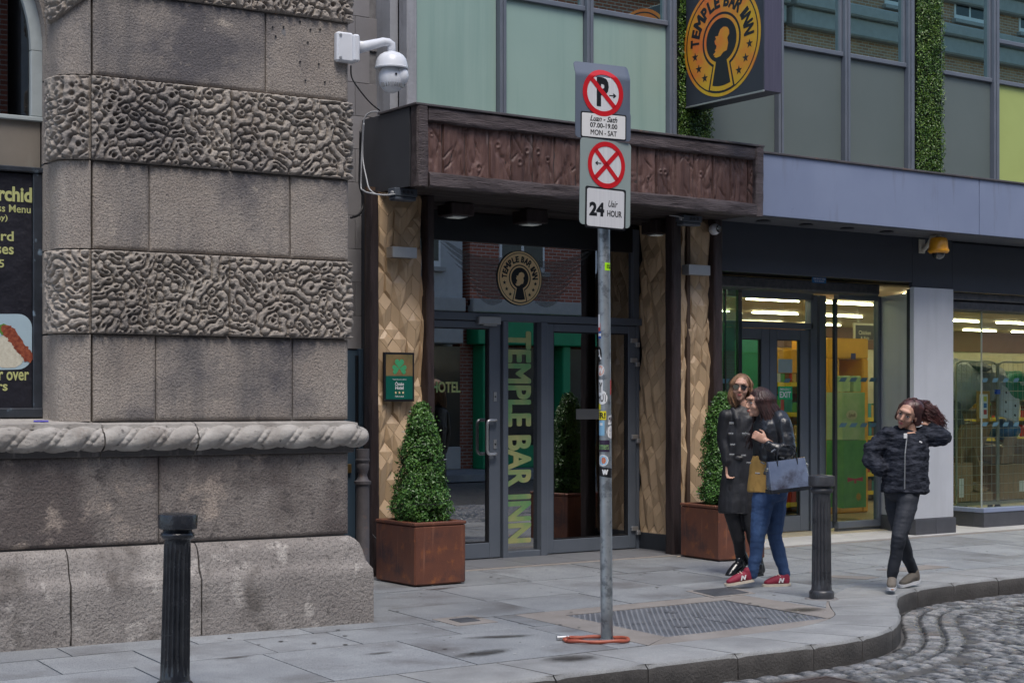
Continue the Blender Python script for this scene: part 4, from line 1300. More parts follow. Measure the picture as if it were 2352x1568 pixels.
# canopy
canopy = empty('canopy', parent=hotel, label='dark rustic timber canopy over the hotel door')
YC = 11.74
CX_0, CX_1 = 7.30, 11.361
joints = [(v_ * .3662 + 746.5) for v_ in (586, 745, 890, 1038, 1178, 1314, 1448, 1585)] + [(v_ * .3662 + 1490.7) for v_ in (-60, 52, 172, 290, 405, 518, 628)]
joints[8] = 1469
jx = sorted([PX(j, YC) for j in joints]) + [CX_1 - .06]
jx = [a for i, a in enumerate(jx) if i == 0 or a - jx[i - 1] > .08]
def plank(x0, x1, z0, z1, seed):
    nx_, nz_ = 26, 70
    S, Z = np.meshgrid(np.linspace(x0, x1, nx_), np.linspace(z0, z1, nz_), indexing='ij')
    q = np.stack([S * 9, Z * 2.4, S * 0 + seed * 3.3], -1)
    warp = fbm(q * .7 + 5, 2, seed)
    q2 = np.stack([(S + warp * .09) * 13, Z * 2.6, S * 0 + seed * 7.7], -1)
    h = fbm(q, 4, seed) * .010 + fbm(np.stack([S * 60, Z * 7, S * 0 + seed], -1), 3, seed + 1) * .005
    crack = 1 - np.abs(fbm(q2, 3, seed + 4)) * 3.2
    h -= np.clip(crack - .55, 0, 1) * .030
    r = random.Random(seed)
    for _ in range(r.choice([0, 1, 0, 1, 2])):
        kx, kz, kr = r.uniform(x0 + .05, x1 - .05), r.uniform(z0 + .06, z1 - .06), r.uniform(.016, .026)
        d = np.hypot((S - kx), (Z - kz) * .8) / kr
        h += .007 * np.exp(-(d - 1.0) ** 2 * 7) - .009 * np.exp(-d ** 2 * 4)
    for _ in range(3):                    # slanting axe scars
        kx, kz, an, ln = r.uniform(x0, x1), r.uniform(z0, z1), r.uniform(.7, 1.4) * r.choice([-1, -1, 1]), r.uniform(.05, .12)
        du = (S - kx) * math.cos(an) + (Z - kz) * math.sin(an); dv = -(S - kx) * math.sin(an) + (Z - kz) * math.cos(an)
        h -= .013 * np.exp(-(dv / .008) ** 2) * np.exp(-(du / ln) ** 4)
    ed = np.minimum(S - x0, x1 - S)
    out = 0.02 + h
    out = np.where(ed < .001, 0.0, out)
    return MB().grid(np.stack([S, YC + .035 - out, Z], -1)).obj('plank', M['plank'], canopy, auto=60)
for i, (a, b) in enumerate(zip(jx[:-1], jx[1:])):
    plank(a + .003, b - .003, ZC0 + .10, ZC1 - .10, i + 1)
MB().box(CX_0 + .03, CX_1 - .02, YC + .034, YF + .3, ZC0 + .07, ZC1 - .05).obj('canopy_core', M['soffit'], canopy)
log('timber_beam', (CX_0 + .12, YC + .02, ZC1 - .075), (CX_1 - .115, YC + .02, ZC1 - .075), .13, .10, 'timber_h', 11, .012, par=canopy)
log('timber_beam', (CX_0 + .12, YC + .01, ZC0 + .055), (CX_1 - .115, YC + .01, ZC0 + .055), .13, .13, 'timber_h', 12, .014, par=canopy)
log('timber_beam', (CX_0 + .06, YC + .02, ZC0 - .005), (CX_0 + .06, YC + .02, ZC1 - .01), .12, .12, 'timber_h', 13, .008, par=canopy)
log('timber_beam', (CX_1 - .055, YC + .02, ZC0 - .005), (CX_1 - .055, YC + .02, ZC1 - .01), .11, .12, 'timber_h', 14, .008, par=canopy)
MB().box(CX_0 - .004, CX_0 + .03, YC + .085, YF + .33, ZC0 + .005, ZC1 - .012).obj('side_panel', M['canopy_side'], canopy)
log('timber_beam', (CX_0 + .05, YC + .12, ZC0 + .02), (CX_0 + .05, YF + .3, ZC0 + .02), .09, .07, 'timber', 15, .008, par=canopy)
MB().cbox(CX_0 - .02, CX_1 + .0, YC - .045, YF + .03, ZC1 - .008, ZC1 + .012, .003).obj('lead_flashing', M['pipe'], canopy)
for k in range(7): log('soffit_board', (CX_0 + .1, YC + .14 + k * .165, ZC0 + .03), (CX_1 - .1, YC + .14 + k * .165, ZC0 + .03), .055, .155, 'soffit', 20 + k, .008, par=canopy)
MB().box(XRL - .2, XRR + .02, YF + .3, 13.5, ZC0 - .02, ZC0 + .3).obj('porch_ceiling', M['soffit'], canopy)
# recessed square lamps, boxed in timber
lampm = emit('dim_lamp_diffuser', (0.45, 0.48, 0.47), 0.12)
for (lx, ly) in [(1047, 499), (1218, 516), (1512, 540)]:
    f = empty('ceiling_lamp', parent=canopy)
    Yl = 12.62
    X_, Z_ = P(lx, ly, Yl)
    MB().cbox(X_ - .13, X_ + .13, Yl - .12, Yl + .12, Z_ + .01, ZC0, .01).obj('lamp_box', M['timber'], f)
    MB().cbox(X_ - .085, X_ + .085, Yl - .075, Yl + .075, Z_ - .0, Z_ + .012, .003).obj('lamp_rim', M['satin'], f)
    MB().box(X_ - .065, X_ + .065, Yl - .055, Yl + .055, Z_ - .004, Z_ + .0).obj('diffuser', lampm, f)

# --- entrance screen
scr = empty('entrance_screen', parent=hotel, label='grey aluminium entrance screen with glazed doors')
def dz(x, y): return P(x, y, YD)
ZH0, ZH1 = 2.305, 2.378
MB().cbox(XRL, XRR, YD - .06, YD + .06, ZH0 + .0, ZH1, .005).obj('header_rail', M['frame'], scr)
MB().cbox(XRL, XRR - .06, YD - .03, YD + .05, 3.06, 3.34, .004).obj('head_frame', M['black'], scr)
def gl(name, x0, x1, z0, z1, Y=YD, par=scr, m='glass'):
    return MB().box(x0, x1, Y, Y + .006, z0, z1).obj(name, M[m], par)
gl('transom_pane', XRL, PX(1449, YD), ZH1, 3.10)
for q in [(PX(1449, YD), PX(1463, YD), YD - .04, YD + .06, ZH1, 3.3, .004), (PX(1147, YD), PX(1158.6, YD), YD - .07, YD + .05, .0, ZH0, .005), (PX(1234, YD), PX(1249.5, YD), YD - .07, YD + .05, .0, ZH0, .005), (PX(1458, YD), PX(1465, YD), YD - .03, YD + .06, .0, ZH0, .004), (PX(1158.6, YD), PX(1234, YD), YD - .06, YD + .05, 0, .06, .004), (XRL, XRL + .04, YD - .05, YD + .05, 0, ZH0, .004)]:
    MB().cbox(*q).obj('jamb', M['frame'], scr)
gl('side_light', PX(1158.6, YD), PX(1234, YD), .06, ZH0)
def door(name, x0, x1, xg0, xg1, zg0, zg1, Y=YD, par=scr, mat='frame', gm='glass', z0=.012, z1=ZH0 - .006, label=None):
    d = empty(name, parent=par, label=label)
    m = MB()
    m.cbox(x0, xg0, Y - .035, Y + .03, z0, z1, .004).cbox(xg1, x1, Y - .035, Y + .03, z0, z1, .004).cbox(xg0, xg1, Y - .034, Y + .03, z0, zg0, .004).cbox(xg0, xg1, Y - .034, Y + .03, zg1, z1, .004)
    m.obj('door_frame', M[mat], d)
    gl('door_pane', xg0, xg1, zg0, zg1, Y + .0, d, gm)
    m = MB()
    w = .012
    m.box(xg0, xg0 + w, Y - .025, Y + .0, zg0, zg1).box(xg1 - w, xg1, Y - .025, Y, zg0, zg1).box(xg0 + w, xg1 - w, Y - .025, Y, zg0, zg0 + w).box(xg0 + w, xg1 - w, Y - .025, Y, zg1 - w, zg1)
    m.obj('glazing_bead', M['black'], d)
    return d
d1 = door('glazed_door', XRL + .045, PX(1145, YD) , XRL + .15, PX(1119.5, YD), .16, 2.232)
d2 = door('glazed_door', PX(1250.5, YD) + .004, PX(1456, YD), PX(1267, YD), PX(1438.7, YD), .145, 2.222)
M['handle'] = pm('polished_handle', (0.60, 0.61, 0.62), (0.66, 0.67, 0.68), 0.28, 0.75, scale=3)
# pull handles: one each side of the glass
for (xx, yy, dx, nm) in [(1119, -.085, .115, 'pull_handle'), (1093, .075, .10, 'pull_handle')]:
    X_ = PX(xx, YD + yy)
    zt_, zb_ = dz(1130, 964)[1], dz(1130, 1041)[1]
    y0 = YD + (-.03 if yy < 0 else .03); y1 = YD + yy
    pts = catmull([(X_ + dx, y0, zt_), (X_ + dx, y1 * .6 + y0 * .4, zt_), (X_ + dx - .02, y1, zt_), (X_ + .03, y1, zt_), (X_ + .003, y1, zt_ - .03), (X_, y1, zt_ - .08), (X_, y1, zb_ + .08), (X_ + .003, y1, zb_ + .03), (X_ + .03, y1, zb_), (X_ + dx - .02, y1, zb_), (X_ + dx, y1 * .6 + y0 * .4, zb_), (X_ + dx, y0, zb_)], 5)
    MB().tube(pts, .015, 12).obj(nm, M['handle'], d1, smooth=True)
for (xx, yy) in [(1132, 910), (1132, 1019)]:
    X_, Z_ = dz(xx, yy)
    f = MB().cbox(X_ - .018, X_ + .018, YD - .042, YD - .034, Z_ - .045, Z_ + .045, .002).obj('lock_plate', M['satin'], d1)
    MB().lathe([(.001, 0), (.008, 0), (.008, .006), (.001, .006)], 10).xf(front(X_, YD - .042, Z_)).obj('keyhole', M['black'], f)
X0_, Z0_ = dz(1087, 733); X1_, Z1_ = dz(1138, 748)
MB().cbox(X0_, X1_, YD - .10, YD - .036, 2.30 - .03, 2.355 - .01, .006).cbox(X0_ + .06, X1_ - .04, YD - .09, YD - .04, 2.255, 2.268, .003).obj('door_closer', M['satin'], d1)
for (xx, yy) in [(1453, 785), (1453, 830), (1455, 1005), (1455, 1215)]:
    X_, Z_ = dz(xx, yy)
    MB().cbox(X_ - .065, X_ + .02, YD - .06, YD - .034, Z_ - .008, Z_ + .038, .004).cbox(X_ - .005, X_ + .045, YD - .07, YD - .034, Z_ - .05, Z_ - .004, .005).obj('hinge', M['satin'], d2)
x0, z0 = dz(1323, 962); x1_, z1_ = dz(1372, 937)
MB().box(x0, x1_ + .14, YD - .003, YD - .001, z0, z1_ - .005).obj('frosted_strip', M['frost'], d2)
# lettering
text('TEMPLE BAR INN', scr, M['goldtext'], frame((PX(1192, YD), YD - .003, (dz(1192, 762)[1] + dz(1192, 1243)[1]) / 2), (0, 0, -1), (1, 0, 0)), dz(1192, 762)[1] - dz(1192, 1243)[1], PX(1216, YD) - PX(1166, YD), .045)
text('HOTEL', d1, M['goldtext'], front((PX(988, YD) + PX(1052, YD)) / 2 + .02, YD - .003, dz(1020, 888)[1]), PX(1052, YD) - PX(986, YD), .105, .03)
# logo
IRE = [(640, 660), (600, 680), (580, 722), (572, 745), (530, 745), (546, 775), (524, 792), (532, 830), (552, 852), (545, 880), (528, 898), (540, 915), (512, 935), (508, 948), (528, 950), (518, 966), (546, 982), (600, 976), (640, 938), (685, 926), (702, 850), (690, 790), (716, 752), (712, 708), (690, 675), (665, 664)]
IRE = [((a - 612) / 500, (800 - b) / 620) for a, b in IRE]
STARS = [(-.70, -.19), (-.60, -.42), (-.44, -.61), (.72, -.19), (.62, -.42), (.45, -.61)]
def keyhole(r, hw0, hw1, yb, n=40):
    a0 = math.asin(min(.99, hw0 / r))
    pts = [(r * math.sin(a), -r * math.cos(a)) for a in np.linspace(a0, 2 * math.pi - a0, n)]
    yq = -math.sqrt(max(0, yb * yb))
    bot = [(-hw1 + 2 * hw1 * k / 8, -math.sqrt(max(0.0, yb * yb - (-hw1 + 2 * hw1 * k / 8) ** 2))) for k in range(9)]
    return pts + bot
def logo(parent, M4, R, gold, dark, zs=.0012, outer=True):
    ln = empty('logo', parent=parent)
    def S(m, n, mt_): return m.obj(n, mt_, ln)
    circ = lambda r, n=72: [(r * R * math.cos(2 * math.pi * k / n), r * R * math.sin(2 * math.pi * k / n)) for k in range(n)]
    if outer: S(MB().poly(circ(1.03), 0, zs * .5, M4), 'logo_rim', dark)
    S(MB().poly(circ(1.0), 0, zs, M4), 'logo_disc', gold)
    m = MB()
    n = 96
    A = np.array([[tuple(M4 @ Vector((r * R * math.cos(2 * math.pi * k / n), r * R * math.sin(2 * math.pi * k / n), zs * 1.6))) for r in (.915, .94)] for k in range(n + 1)])
    m.grid(A[:, ::-1])
    S(m, 'logo_ring', dark)
    sc = lambda pts: [(a * R, b * R) for a, b in pts]
    S(MB().poly(sc(keyhole(.50, .235, .345, .93)), 0, zs * 1.5, M4), 'keyhole_outline', dark)
    S(MB().poly(sc(keyhole(.455, .195, .30, .90)), 0, zs * 2.2, M4), 'keyhole_band', gold)
    S(MB().poly(sc(keyhole(.395, .14, .235, .815)), 0, zs * 2.9, M4), 'keyhole_centre', dark)
    S(MB().poly(sc(IRE), 0, zs * 3.6, M4), 'island_outline', gold)
    m = MB()
    for (sx, sy) in STARS:
        m.poly([((sx + (.085 if k % 2 == 0 else .035) * math.sin(math.pi * k / 5)) * R, (sy + (.085 if k % 2 == 0 else .035) * math.cos(math.pi * k / 5)) * R) for k in range(10)], 0, zs * 2.0, M4)
    S(m, 'stars', dark)
    m = MB()
    txt = 'TEMPLE BAR INN'
    wd = {' ': .45, 'I': .55, 'M': 1.35, 'N': 1.08}
    ws = [wd.get(c, .95) for c in txt]
    tot = sum(ws); a = math.radians(183); span = math.radians(186)
    for c, w in zip(txt, ws):
        da = span * w / tot
        am = a - da / 2
        a -= da
        if c == ' ': continue
        t = text_mb(c, da * .70 * R * .84, .235 * R, .05, 0, 0)
        up = Vector((math.cos(am), math.sin(am), 0)); rt = Vector((math.sin(am), -math.cos(am), 0))
        T = Matrix(((rt.x, up.x, 0, up.x * .705 * R), (rt.y, up.y, 0, up.y * .705 * R), (0, 0, 1, zs * 2.0), (0, 0, 0, 1)))
        t.xf(M4 @ T)
        m.add(t.v, t.f)
    S(m, 'lettering', dark)
    return ln
lx0, lx1 = PX(1142, YD), PX(1242, YD)
lz = (dz(1192, 579)[1] + dz(1192, 697)[1]) / 2
logo(scr, front((lx0 + lx1) / 2, YD - .010, lz), (lx1 - lx0) / 2, M['gold'], M['navy_print'], .0008)
# etched wings behind the logo
m_ = bpy.data.materials.new('etched_wing'); m_.use_nodes = True; nt = m_.node_tree; b_ = nt.nodes['Principled BSDF']; b_.inputs['Base Color'].default_value = (0.20, 0.21, 0.215, 1); b_.inputs['Roughness'].default_value = .6; b_.inputs['Alpha'].default_value = 0.30
lcx = (lx0 + lx1) / 2
xlo, xhi, zlo_, zhi_ = XRL + .02, PX(1449, YD) - .02, ZH1 + .012, 3.05
for sgn in (-1, 1):
    for k in range(7):
        p0 = (.20, .16 - .06 * k); tip = (1.02 - .085 * k, .42 - .10 * k)
        row = []
        for u in np.linspace(0, 1, 18):
            x = p0[0] + (tip[0] - p0[0]) * u; y = p0[1] + (tip[1] - p0[1]) * u ** 1.7 - .05 * math.sin(math.pi * u)
            w = .036 * (1 - u ** 2.2) + .001
            xx_ = min(max(lcx + sgn * x, xlo), xhi)
            row.append([(xx_, YD - .002 - k * .001, min(max(lz + y - w, zlo_), zhi_)), (xx_, YD - .002 - k * .001, min(max(lz + y + w, zlo_), zhi_))])
        MB().grid(np.array(row)).obj('etched_feather', m_, scr)
# lobby behind the glass
lob = empty('lobby', parent=hotel)
MB().box(XRL - .3, XRR + .3, 13.0, 17.2, -.02, .004).obj('lobby_floor', M['greyfloor'], lob)
MB().box(XRL - .3, XRR + .3, 17.2, 17.3, 0, 3.4).obj('lobby_wall', M['skirting'], lob)
MB().box(XRL - .32, XRL - .02, 13.1, 17.2, 0, 3.4).box(XRR + .05, XRR + .3, 13.1, 17.2, 0, 3.4).obj('lobby_wall', M['skirting'], lob)
MB().box(XRL - .3, XRR + .3, 13.1, 17.3, 3.3, 3.4).obj('lobby_ceiling', M['soffit'], lob)
M['mural'] = pm('orange_olive_mural', (0.30, 0.09, 0.02), (0.10, 0.12, 0.02), 0.6, scale=1.6, lo=.48, hi=.52, patches=[((0.02, 0.02, 0.02), 1.4, .5, .52)])
MB().box(10.2, 10.95, 14.6, 14.65, 0, 1.3).obj('painted_panel', M['mural'], lob)

# wall lamps (boxes), each a thing of its own
def wall_lamp(px0, px1, py0, py1, label):
    Yl = YF - .12
    X0, Z0 = P(px0, py1, Yl); X1, Z1 = P(px1, py0, Yl)
    r_ = empty('wall_lamp', label, 'wall lamp', ((X0 + X1) / 2, YF, (Z0 + Z1) / 2), group='box-shaped wall lamps on the pilasters')
    w, h = (X1 - X0) / 2, (Z1 - Z0) / 2
    MB().cbox(-w, w, Yl - YF, -.01, -h, h, .003).obj('lamp_housing', M['satin'], r_)
    MB().box(-w * .8, w * .8, Yl - YF + .02, -.03, -h - .002, -h + .001).obj('lamp_glass', M['frost'], r_)
    MB().cbox(-.04, .04, -.012, .03, -h * .6, h * .6, .002).obj('back_plate', M['dark_plastic'], r_)
wall_lamp(902, 958, 568, 589, 'silver box wall lamp on the left gold pilaster above the hotel plaque')
wall_lamp(1583, 1632, 609, 629, 'silver box wall lamp on the right gold pilaster above the right planter')

# hotel rating plaque
x0, z0 = P(881, 921, YF - .04); x1, z1 = P(951, 809, YF - .04)
plq = empty('hotel_plaque', 'black framed hotel rating plaque with a green clover and three gold stars', 'plaque', ((x0 + x1) / 2, YF - .03, (z0 + z1) / 2))
w, h = (x1 - x0) / 2, (z1 - z0) / 2
MB().cbox(-w, w, -.015, .01, -h, h, .003).obj('plaque_frame', M['black'], plq)
MB().box(-w + .02, w - .02, -.0175, -.015, -h + .02, .008).obj('plaque_text_panel', M['green'], plq)
MB().box(-w + .02, w - .02, -.0175, -.015, .0085, h - .02).obj('plaque_picture', M['bronze'], plq)
for sx in (-1, 1):
    for sz in (-1, 1): MB().lathe([(.001, 0), (.009, 0), (.006, .004), (.001, .005)], 10).xf(front(sx * (w - .009), -.015, sz * (h - .009))).obj('screw_cap', M['black'], plq)
m = MB()
def heart(cx, cy, an, s, zz):
    pts = []
    for k in range(28):
        t = 2 * math.pi * k / 28
        hx = 16 * math.sin(t) ** 3 / 16; hy = (13 * math.cos(t) - 5 * math.cos(2 * t) - 2 * math.cos(3 * t) - math.cos(4 * t)) / 16
        hx *= s; hy = (hy + 1.0) * s
        pts.append((cx + hx * math.cos(an) - hy * math.sin(an), cy + hx * math.sin(an) + hy * math.cos(an)))
    m.poly(pts, 0, zz, frame((0, -.018, 0), (1, 0, 0), (0, 0, 1)))
cy_ = h * .34
heart(0, cy_, 0, w * .30, .0012); heart(-.0, cy_, 1.75, w * .26, .0008); heart(0, cy_, -1.75, w * .26, .001)
m.obj('clover', M['clover'], plq)
Mq = lambda x, z: frame((x, -.0185, z), (1, 0, 0), (0, 0, 1))
text('Tourist Accommodation', plq, M['white'], Mq(0, -h * .10), w * .9, .010, .01)
text('Óstán', plq, M['white'], Mq(0, -h * .27), w * .58, .036, .02)
text('Hotel', plq, M['white'], Mq(0, -h * .44), w * .54, .032, .02)
text('Fáilte Ireland', plq, M['white'], Mq(0, -h * .79), w * .56, .014, .01)
for k in (-1, 0, 1):
    MB().poly([(k * w * .24 + (w * .085 if i % 2 == 0 else w * .036) * math.sin(math.pi * i / 5), -h * .64 + (w * .085 if i % 2 == 0 else w * .036) * math.cos(math.pi * i / 5)) for i in range(10)], 0, .001, frame((0, -.018, 0), (1, 0, 0), (0, 0, 1))).obj('star', M['gold'], plq)

# blade sign
XS = 10.80
YB0, YB1 = YF - .06, 0
rr0 = ray(1575); YB0 = XS / rr0[0] * rr0[1]
rr1 = ray(1755); YB1 = XS / rr1[0] * rr1[1]
ZBt = EYE - (208 - 915.0) / 3725 * (XS / rr1[0])
bw = XS / (ray(1755)[0])
X2 = PX(1795, YB1)
BH = (YB0 - YB1) * 1.02
sign = empty('hanging_sign', 'square black box sign with orange keyhole logo projecting above the canopy', 'sign', (XS, YB0, ZBt))
MB().cbox(0, X2 - XS, YB1 - YB0, 0, 0, 1.12, .006).obj('sign_box', M['signboard'], sign)
M['signside'] = pm('purple_grey_metal', (0.115, 0.11, 0.16), (0.14, 0.135, 0.19), 0.35, 0.4, scale=3, stretch=(12, 12, .5))
MB().box(.004, X2 - XS - .004, YB1 - YB0 - .003, YB1 - YB0 - .0005, .006, 1.116).obj('side_panel', M['signside'], sign)
MB().cbox(-.006, .008, YB1 - YB0 - .004, 0, -.006, .010, .002).obj('edge_trim', M['satin'], sign)
MB().cbox(.06, X2 - XS - .06, -.05, .28, .0, 1.0, .01).obj('wall_bracket', M['dark_plastic'], sign)
# face looks to -X: right = -Y
yc_l = (1572 + 1748) / 2
def ys(px): r_ = ray(px); return XS / r_[0] * r_[1]
Rl = (ys(1572) - ys(1748)) / 2
zc_l = EYE - (222 - 915.0) / 3725 * (XS / ray(1650)[0]) + Rl
m_ = pm('orange_yellow_print', (0.72, 0.17, 0.035), (0.66, 0.44, 0.02), 0.35, scale=1.1, lo=.40, hi=.60, patches=[((0.60, 0.30, 0.03), 9, .5, .8)])
logo(sign, frame((-.001, (ys(1572) + ys(1748)) / 2 - YB0, zc_l - ZBt), (0, -1, 0), (0, 0, 1)), Rl, m_, M['navy_print'], .0012, outer=False)
M['green_wall'] = None
# ================================================================== SHOP FRONT (right part of the block)
shop = empty('shop_front', 'grey convenience shop frontage with blue-grey fascia, white pillar and lit interior', 'shop', (0, 0, 0))
YFS, YSB = 11.83, 12.40
# fascia panels
fx = [CX_1 + .003, 14.81, 18.2, 21.6]
for a, b in zip(fx[:-1], fx[1:]):
    MB().cbox(a + .006, b - .006, YFS, YFS + .03, 3.392, 4.012, .004).obj('fascia_panel', M['fascia'], shop)
MB().box(CX_1 + .003, 21.6, YFS + .02, YF + .25, 3.41, 4.0).obj('fascia_core', M['soffit_grey'], shop)
MB().cbox(CX_1, 21.6, YFS - .02, YF + .03, 4.012, 4.034, .004).obj('lead_flashing', M['pipe'], shop)
MB().box(CX_1 + .01, 21.6, YFS + .03, YSB + .05, 3.385, 3.41).obj('soffit', M['soffit_grey'], shop)
for k, (px, py) in enumerate([(1706, 503 + 367), (1776, 884), (1843, 899), (1912, 911)]):
    X_ = 11.75 + k * .62
    MB().lathe([(.001, 0), (.075, 0), (.075, .006), (.06, .007), (.058, .02), (.001, .02)], 24, (X_, 12.12, 3.372)).obj('downlight', M['dark_plastic'], shop)
MB().cbox(XB, 14.349, YSB, YSB + .05, 2.872, 3.39, .003).cbox(14.352, 15.035, YSB, YSB + .05, 2.82, 3.39, .003).cbox(15.038, 21.5, YSB, YSB + .05, 2.80, 3.36, .003).obj('signboard', M['signboard'], shop)
MB().box(XB, 21.5, YSB + .05, 13.5, 2.95, 3.42).obj('lintel', M['signboard'], shop)
MB().cbox(XB + .0, 14.33, 12.86, 13.2, 2.755, 2.872, .012).cbox(15.06, 21.5, 12.50, 12.9, 2.60, 2.70, .012).cbox(15.06, 21.5, 12.46, 12.9, 2.71, 2.80, .012).obj('shutter_housing', M['shutter'], shop)
X0_, Z0_ = P(1866, 648, 12.85); X1_, Z1_ = P(1898, 637, 12.85)
lb = MB().box(X0_, X1_, 12.853, 12.857, Z0_, Z1_).obj('maker_label', flat('blue_label', (.02, .16, .42), .4), shop)
text('C&S SHUTTERS', lb, M['white'], front((X0_ + X1_) / 2, 12.851, Z0_ + (Z1_ - Z0_) * .72), (X1_ - X0_) * .85, .018, .03)
text('Tel: 01-8640240', lb, M['white'], front((X0_ + X1_) / 2, 12.851, Z0_ + (Z1_ - Z0_) * .3), (X1_ - X0_) * .7, .014, .02)
# pillar with tiled base
MB().cbox(14.352, 15.03, 12.375, 12.44, .185, 2.818, .004).obj('pillar', M['white_pillar'], shop)
for (a, b) in ((14.345, 14.69), (14.694, 15.04)):
    MB().cbox(a, b, 12.345, 12.44, 0, .182, .003).obj('base_tile', M['basetile'], shop)
MB().box(14.37, 14.43, 12.442, 12.50, 0, 2.8).obj('shutter_guide', M['dark_plastic'], shop)
SPL = [(14.43, 12.503), (15.03, 12.503), (15.03, 13.24), (14.715, 13.24)]
MB().poly(SPL, .185, 2.76).obj('reveal_wall', M['white_pillar'], shop)
MB().poly([(p[0] - (.012 if p[0] < 14.9 else 0), p[1]) for p in SPL], 0, .182).obj('base_tile', M['basetile'], shop)
# entrance: front lights at 13.2, doors at 13.45
YG, YDR = 13.20, 13.45
def gX(px, Y): return P(px, 0, Y)[0]
ent = empty('shop_entrance', parent=shop, label='grey framed emergency exit doors between glass side lights')
zt_ = 2.76
xa, xb = gX(1922, YG), gX(2012, YG)
# right display light
MB().cbox(xa - .01, gX(2023, YG), YG - .04, YG + .04, .045, .125, .004).cbox(xb, gX(2023, YG), YG - .04, YG + .04, .125, zt_, .004).cbox(xa - .01, xb, YG - .04, YG + .04, zt_ - .05, zt_ + .03, .004).box(xa, gX(2022, YG), YG - .02, YG + .04, .0, .045).obj('light_frame', M['frame'], ent)
MB().cbox(xa - .045, xa + .0, YG - .015, YG + .03, .125, zt_ - .05, .004).obj('corner_post', M['dome'], ent)
gl('front_pane', xa, xb, .125, zt_ - .05, YG, ent, 'shopglass')
MB().box(xa - .012, xa - .006, YG + .03, YDR - .03, .125, zt_ - .05).obj('side_pane', M['shopglass'], ent)
MB().cbox(xa - .05, xa + .01, YG + .04, YDR - .03, .045, .125, .004).obj('light_frame', M['frame'], ent)
# left display light
xl0, xl1 = XB + .01, gX(1697, YG)
gl('front_pane', xl0, xl1, .125, zt_ - .02, YG, ent, 'shopglass')
MB().cbox(xl0, xl1 + .01, YG - .04, YG + .04, .045, .125, .004).obj('light_frame', M['frame'], ent)
MB().cbox(xl1 - .02, xl1 + .035, YG - .02, YG + .03, .125, zt_, .004).cbox(gX(1664, YG), gX(1667, YG), YG - .01, YG + .03, .125, zt_, .002).obj('corner_post', M['dome'], ent)
MB().box(xl1 + .004, xl1 + .01, YG + .03, YDR, .125, zt_).obj('side_pane', M['shopglass'], ent)
def d3(x, y): return P(x, y, YDR)
zr0, zr1 = d3(1750, 752)[1], d3(1750, 738)[1]
XD0, XD1 = gX(1664, YDR), gX(1853, YDR)
MB().cbox(XD0, gX(1862, YDR), YDR - .05, YDR + .05, zr0, zr1, .004).cbox(gX(1856, YDR), gX(1871, YDR), YDR - .05, YDR + .05, 0.01, zt_, .004).cbox(gX(1873.5, YDR), gX(1888, YDR), YDR - .07, YDR + .05, 0.01, zt_, .004).cbox(XD0, gX(1862, YDR), YDR - .05, YDR + .05, zt_ - .06, zt_ + .05, .004).obj('door_surround', M['frame'], ent)
gl('transom_pane', XD0, gX(1853, YDR), zr1, zt_ - .06, YDR, ent, 'shopglass')
xm = gX(1763, YDR)
zb_, ztg = d3(1800, 1190)[1] + .03, d3(1790, 779)[1]
e1 = door('emergency_door', XD0, xm - .003, gX(1682, YDR), gX(1744, YDR), zb_, ztg, YDR, ent, 'frame', 'shopglass', .02, zr0 - .01)
e2 = door('emergency_door', xm + .003, XD1, gX(1780, YDR), gX(1834, YDR), zb_, ztg, YDR, ent, 'frame', 'shopglass', .02, zr0 - .01)
x0, z0 = d3(1787, 916.5); x1, z1 = d3(1819.5, 886.5)
ex = MB().box(x0, x1, YDR - .004, YDR - .001, z0, z1).obj('exit_sign', M['exitgreen'], e2, label='green emergency exit sticker on the door glass')
text('EMERGENCY', ex, M['white'], front((x0 + x1) / 2, YDR - .0045, z1 - (z1 - z0) * .22), (x1 - x0) * .76, .026, .01)
text('EXIT', ex, M['white'], front((x0 + x1) / 2, YDR - .0045, z1 - (z1 - z0) * .62), (x1 - x0) * .78, .066, .035)
x0, z0 = d3(1787, 855); x1, z1 = d3(1819.5, 824)
MB().box(x0, x1, YDR - .004, YDR - .001, z0, z1).obj('notice', flat('pale_notice', (.30, .40, .40), .4), e2)
# right-hand window box
YW2 = 12.66
xw = gX(2255, YW2)
zwb = P(2260, 1165, YW2)[1]
rw = empty('display_window', parent=shop, label='large corner display window with blue safety markings')
for k in range(6): MB().cbox(xw - .02 + k * .9 + .002, xw - .02 + (k + 1) * .9 - .002, YW2 - .05, YW2 + .1, 0.0, zwb - .055, .003).obj('base_tile', M['basetile'], rw)
MB().cbox(xw - .02, xw + .03, YW2 + .1, 13.3, 0, zwb - .055, .003).obj('base_tile', M['basetile'], rw)
MB().cbox(xw - .03, 21.4, YW2 - .06, YW2 + .06, zwb - .055, zwb, .006).cbox(xw - .03, xw + .05, YW2 + .06, 13.2, zwb - .055, zwb, .006).obj('window_sill', M['fascia'], rw)
gl('front_pane', xw, 21.4, zwb, 2.61, YW2, rw, 'shopglass')
MB().box(xw, xw + .006, YW2 + .006, 13.2, zwb, 2.61).obj('side_pane', M['shopglass'], rw)
MB().box(xw - .004, xw + .008, YW2 - .004, YW2 + .012, zwb, 2.61).obj('corner_bead', flat('clear_silicone', (.45, .5, .45), .2), rw)
MB().box(15.03, 15.9, 13.14, 13.2, 0, 2.8).obj('return_panel', M['shopglass'], rw)
bl_ = flat('blue_film', (0.09, 0.19, 0.24), .4)
def marks(par, xs, yy, Y, w):
    for x in xs:
        X_, Z_ = P(x, yy, Y)
        MB().poly([(-w * 1.2, -.024), (w * .55, -.024), (w * 1.2, .024), (-w * .55, .024)], 0, .001, front(X_, Y - .003, Z_)).obj('safety_mark', bl_, par)
for yy in (872, 973): marks(rw, [2238 + 24 * k for k in range(0, 24)][1:], yy, YW2, .052)
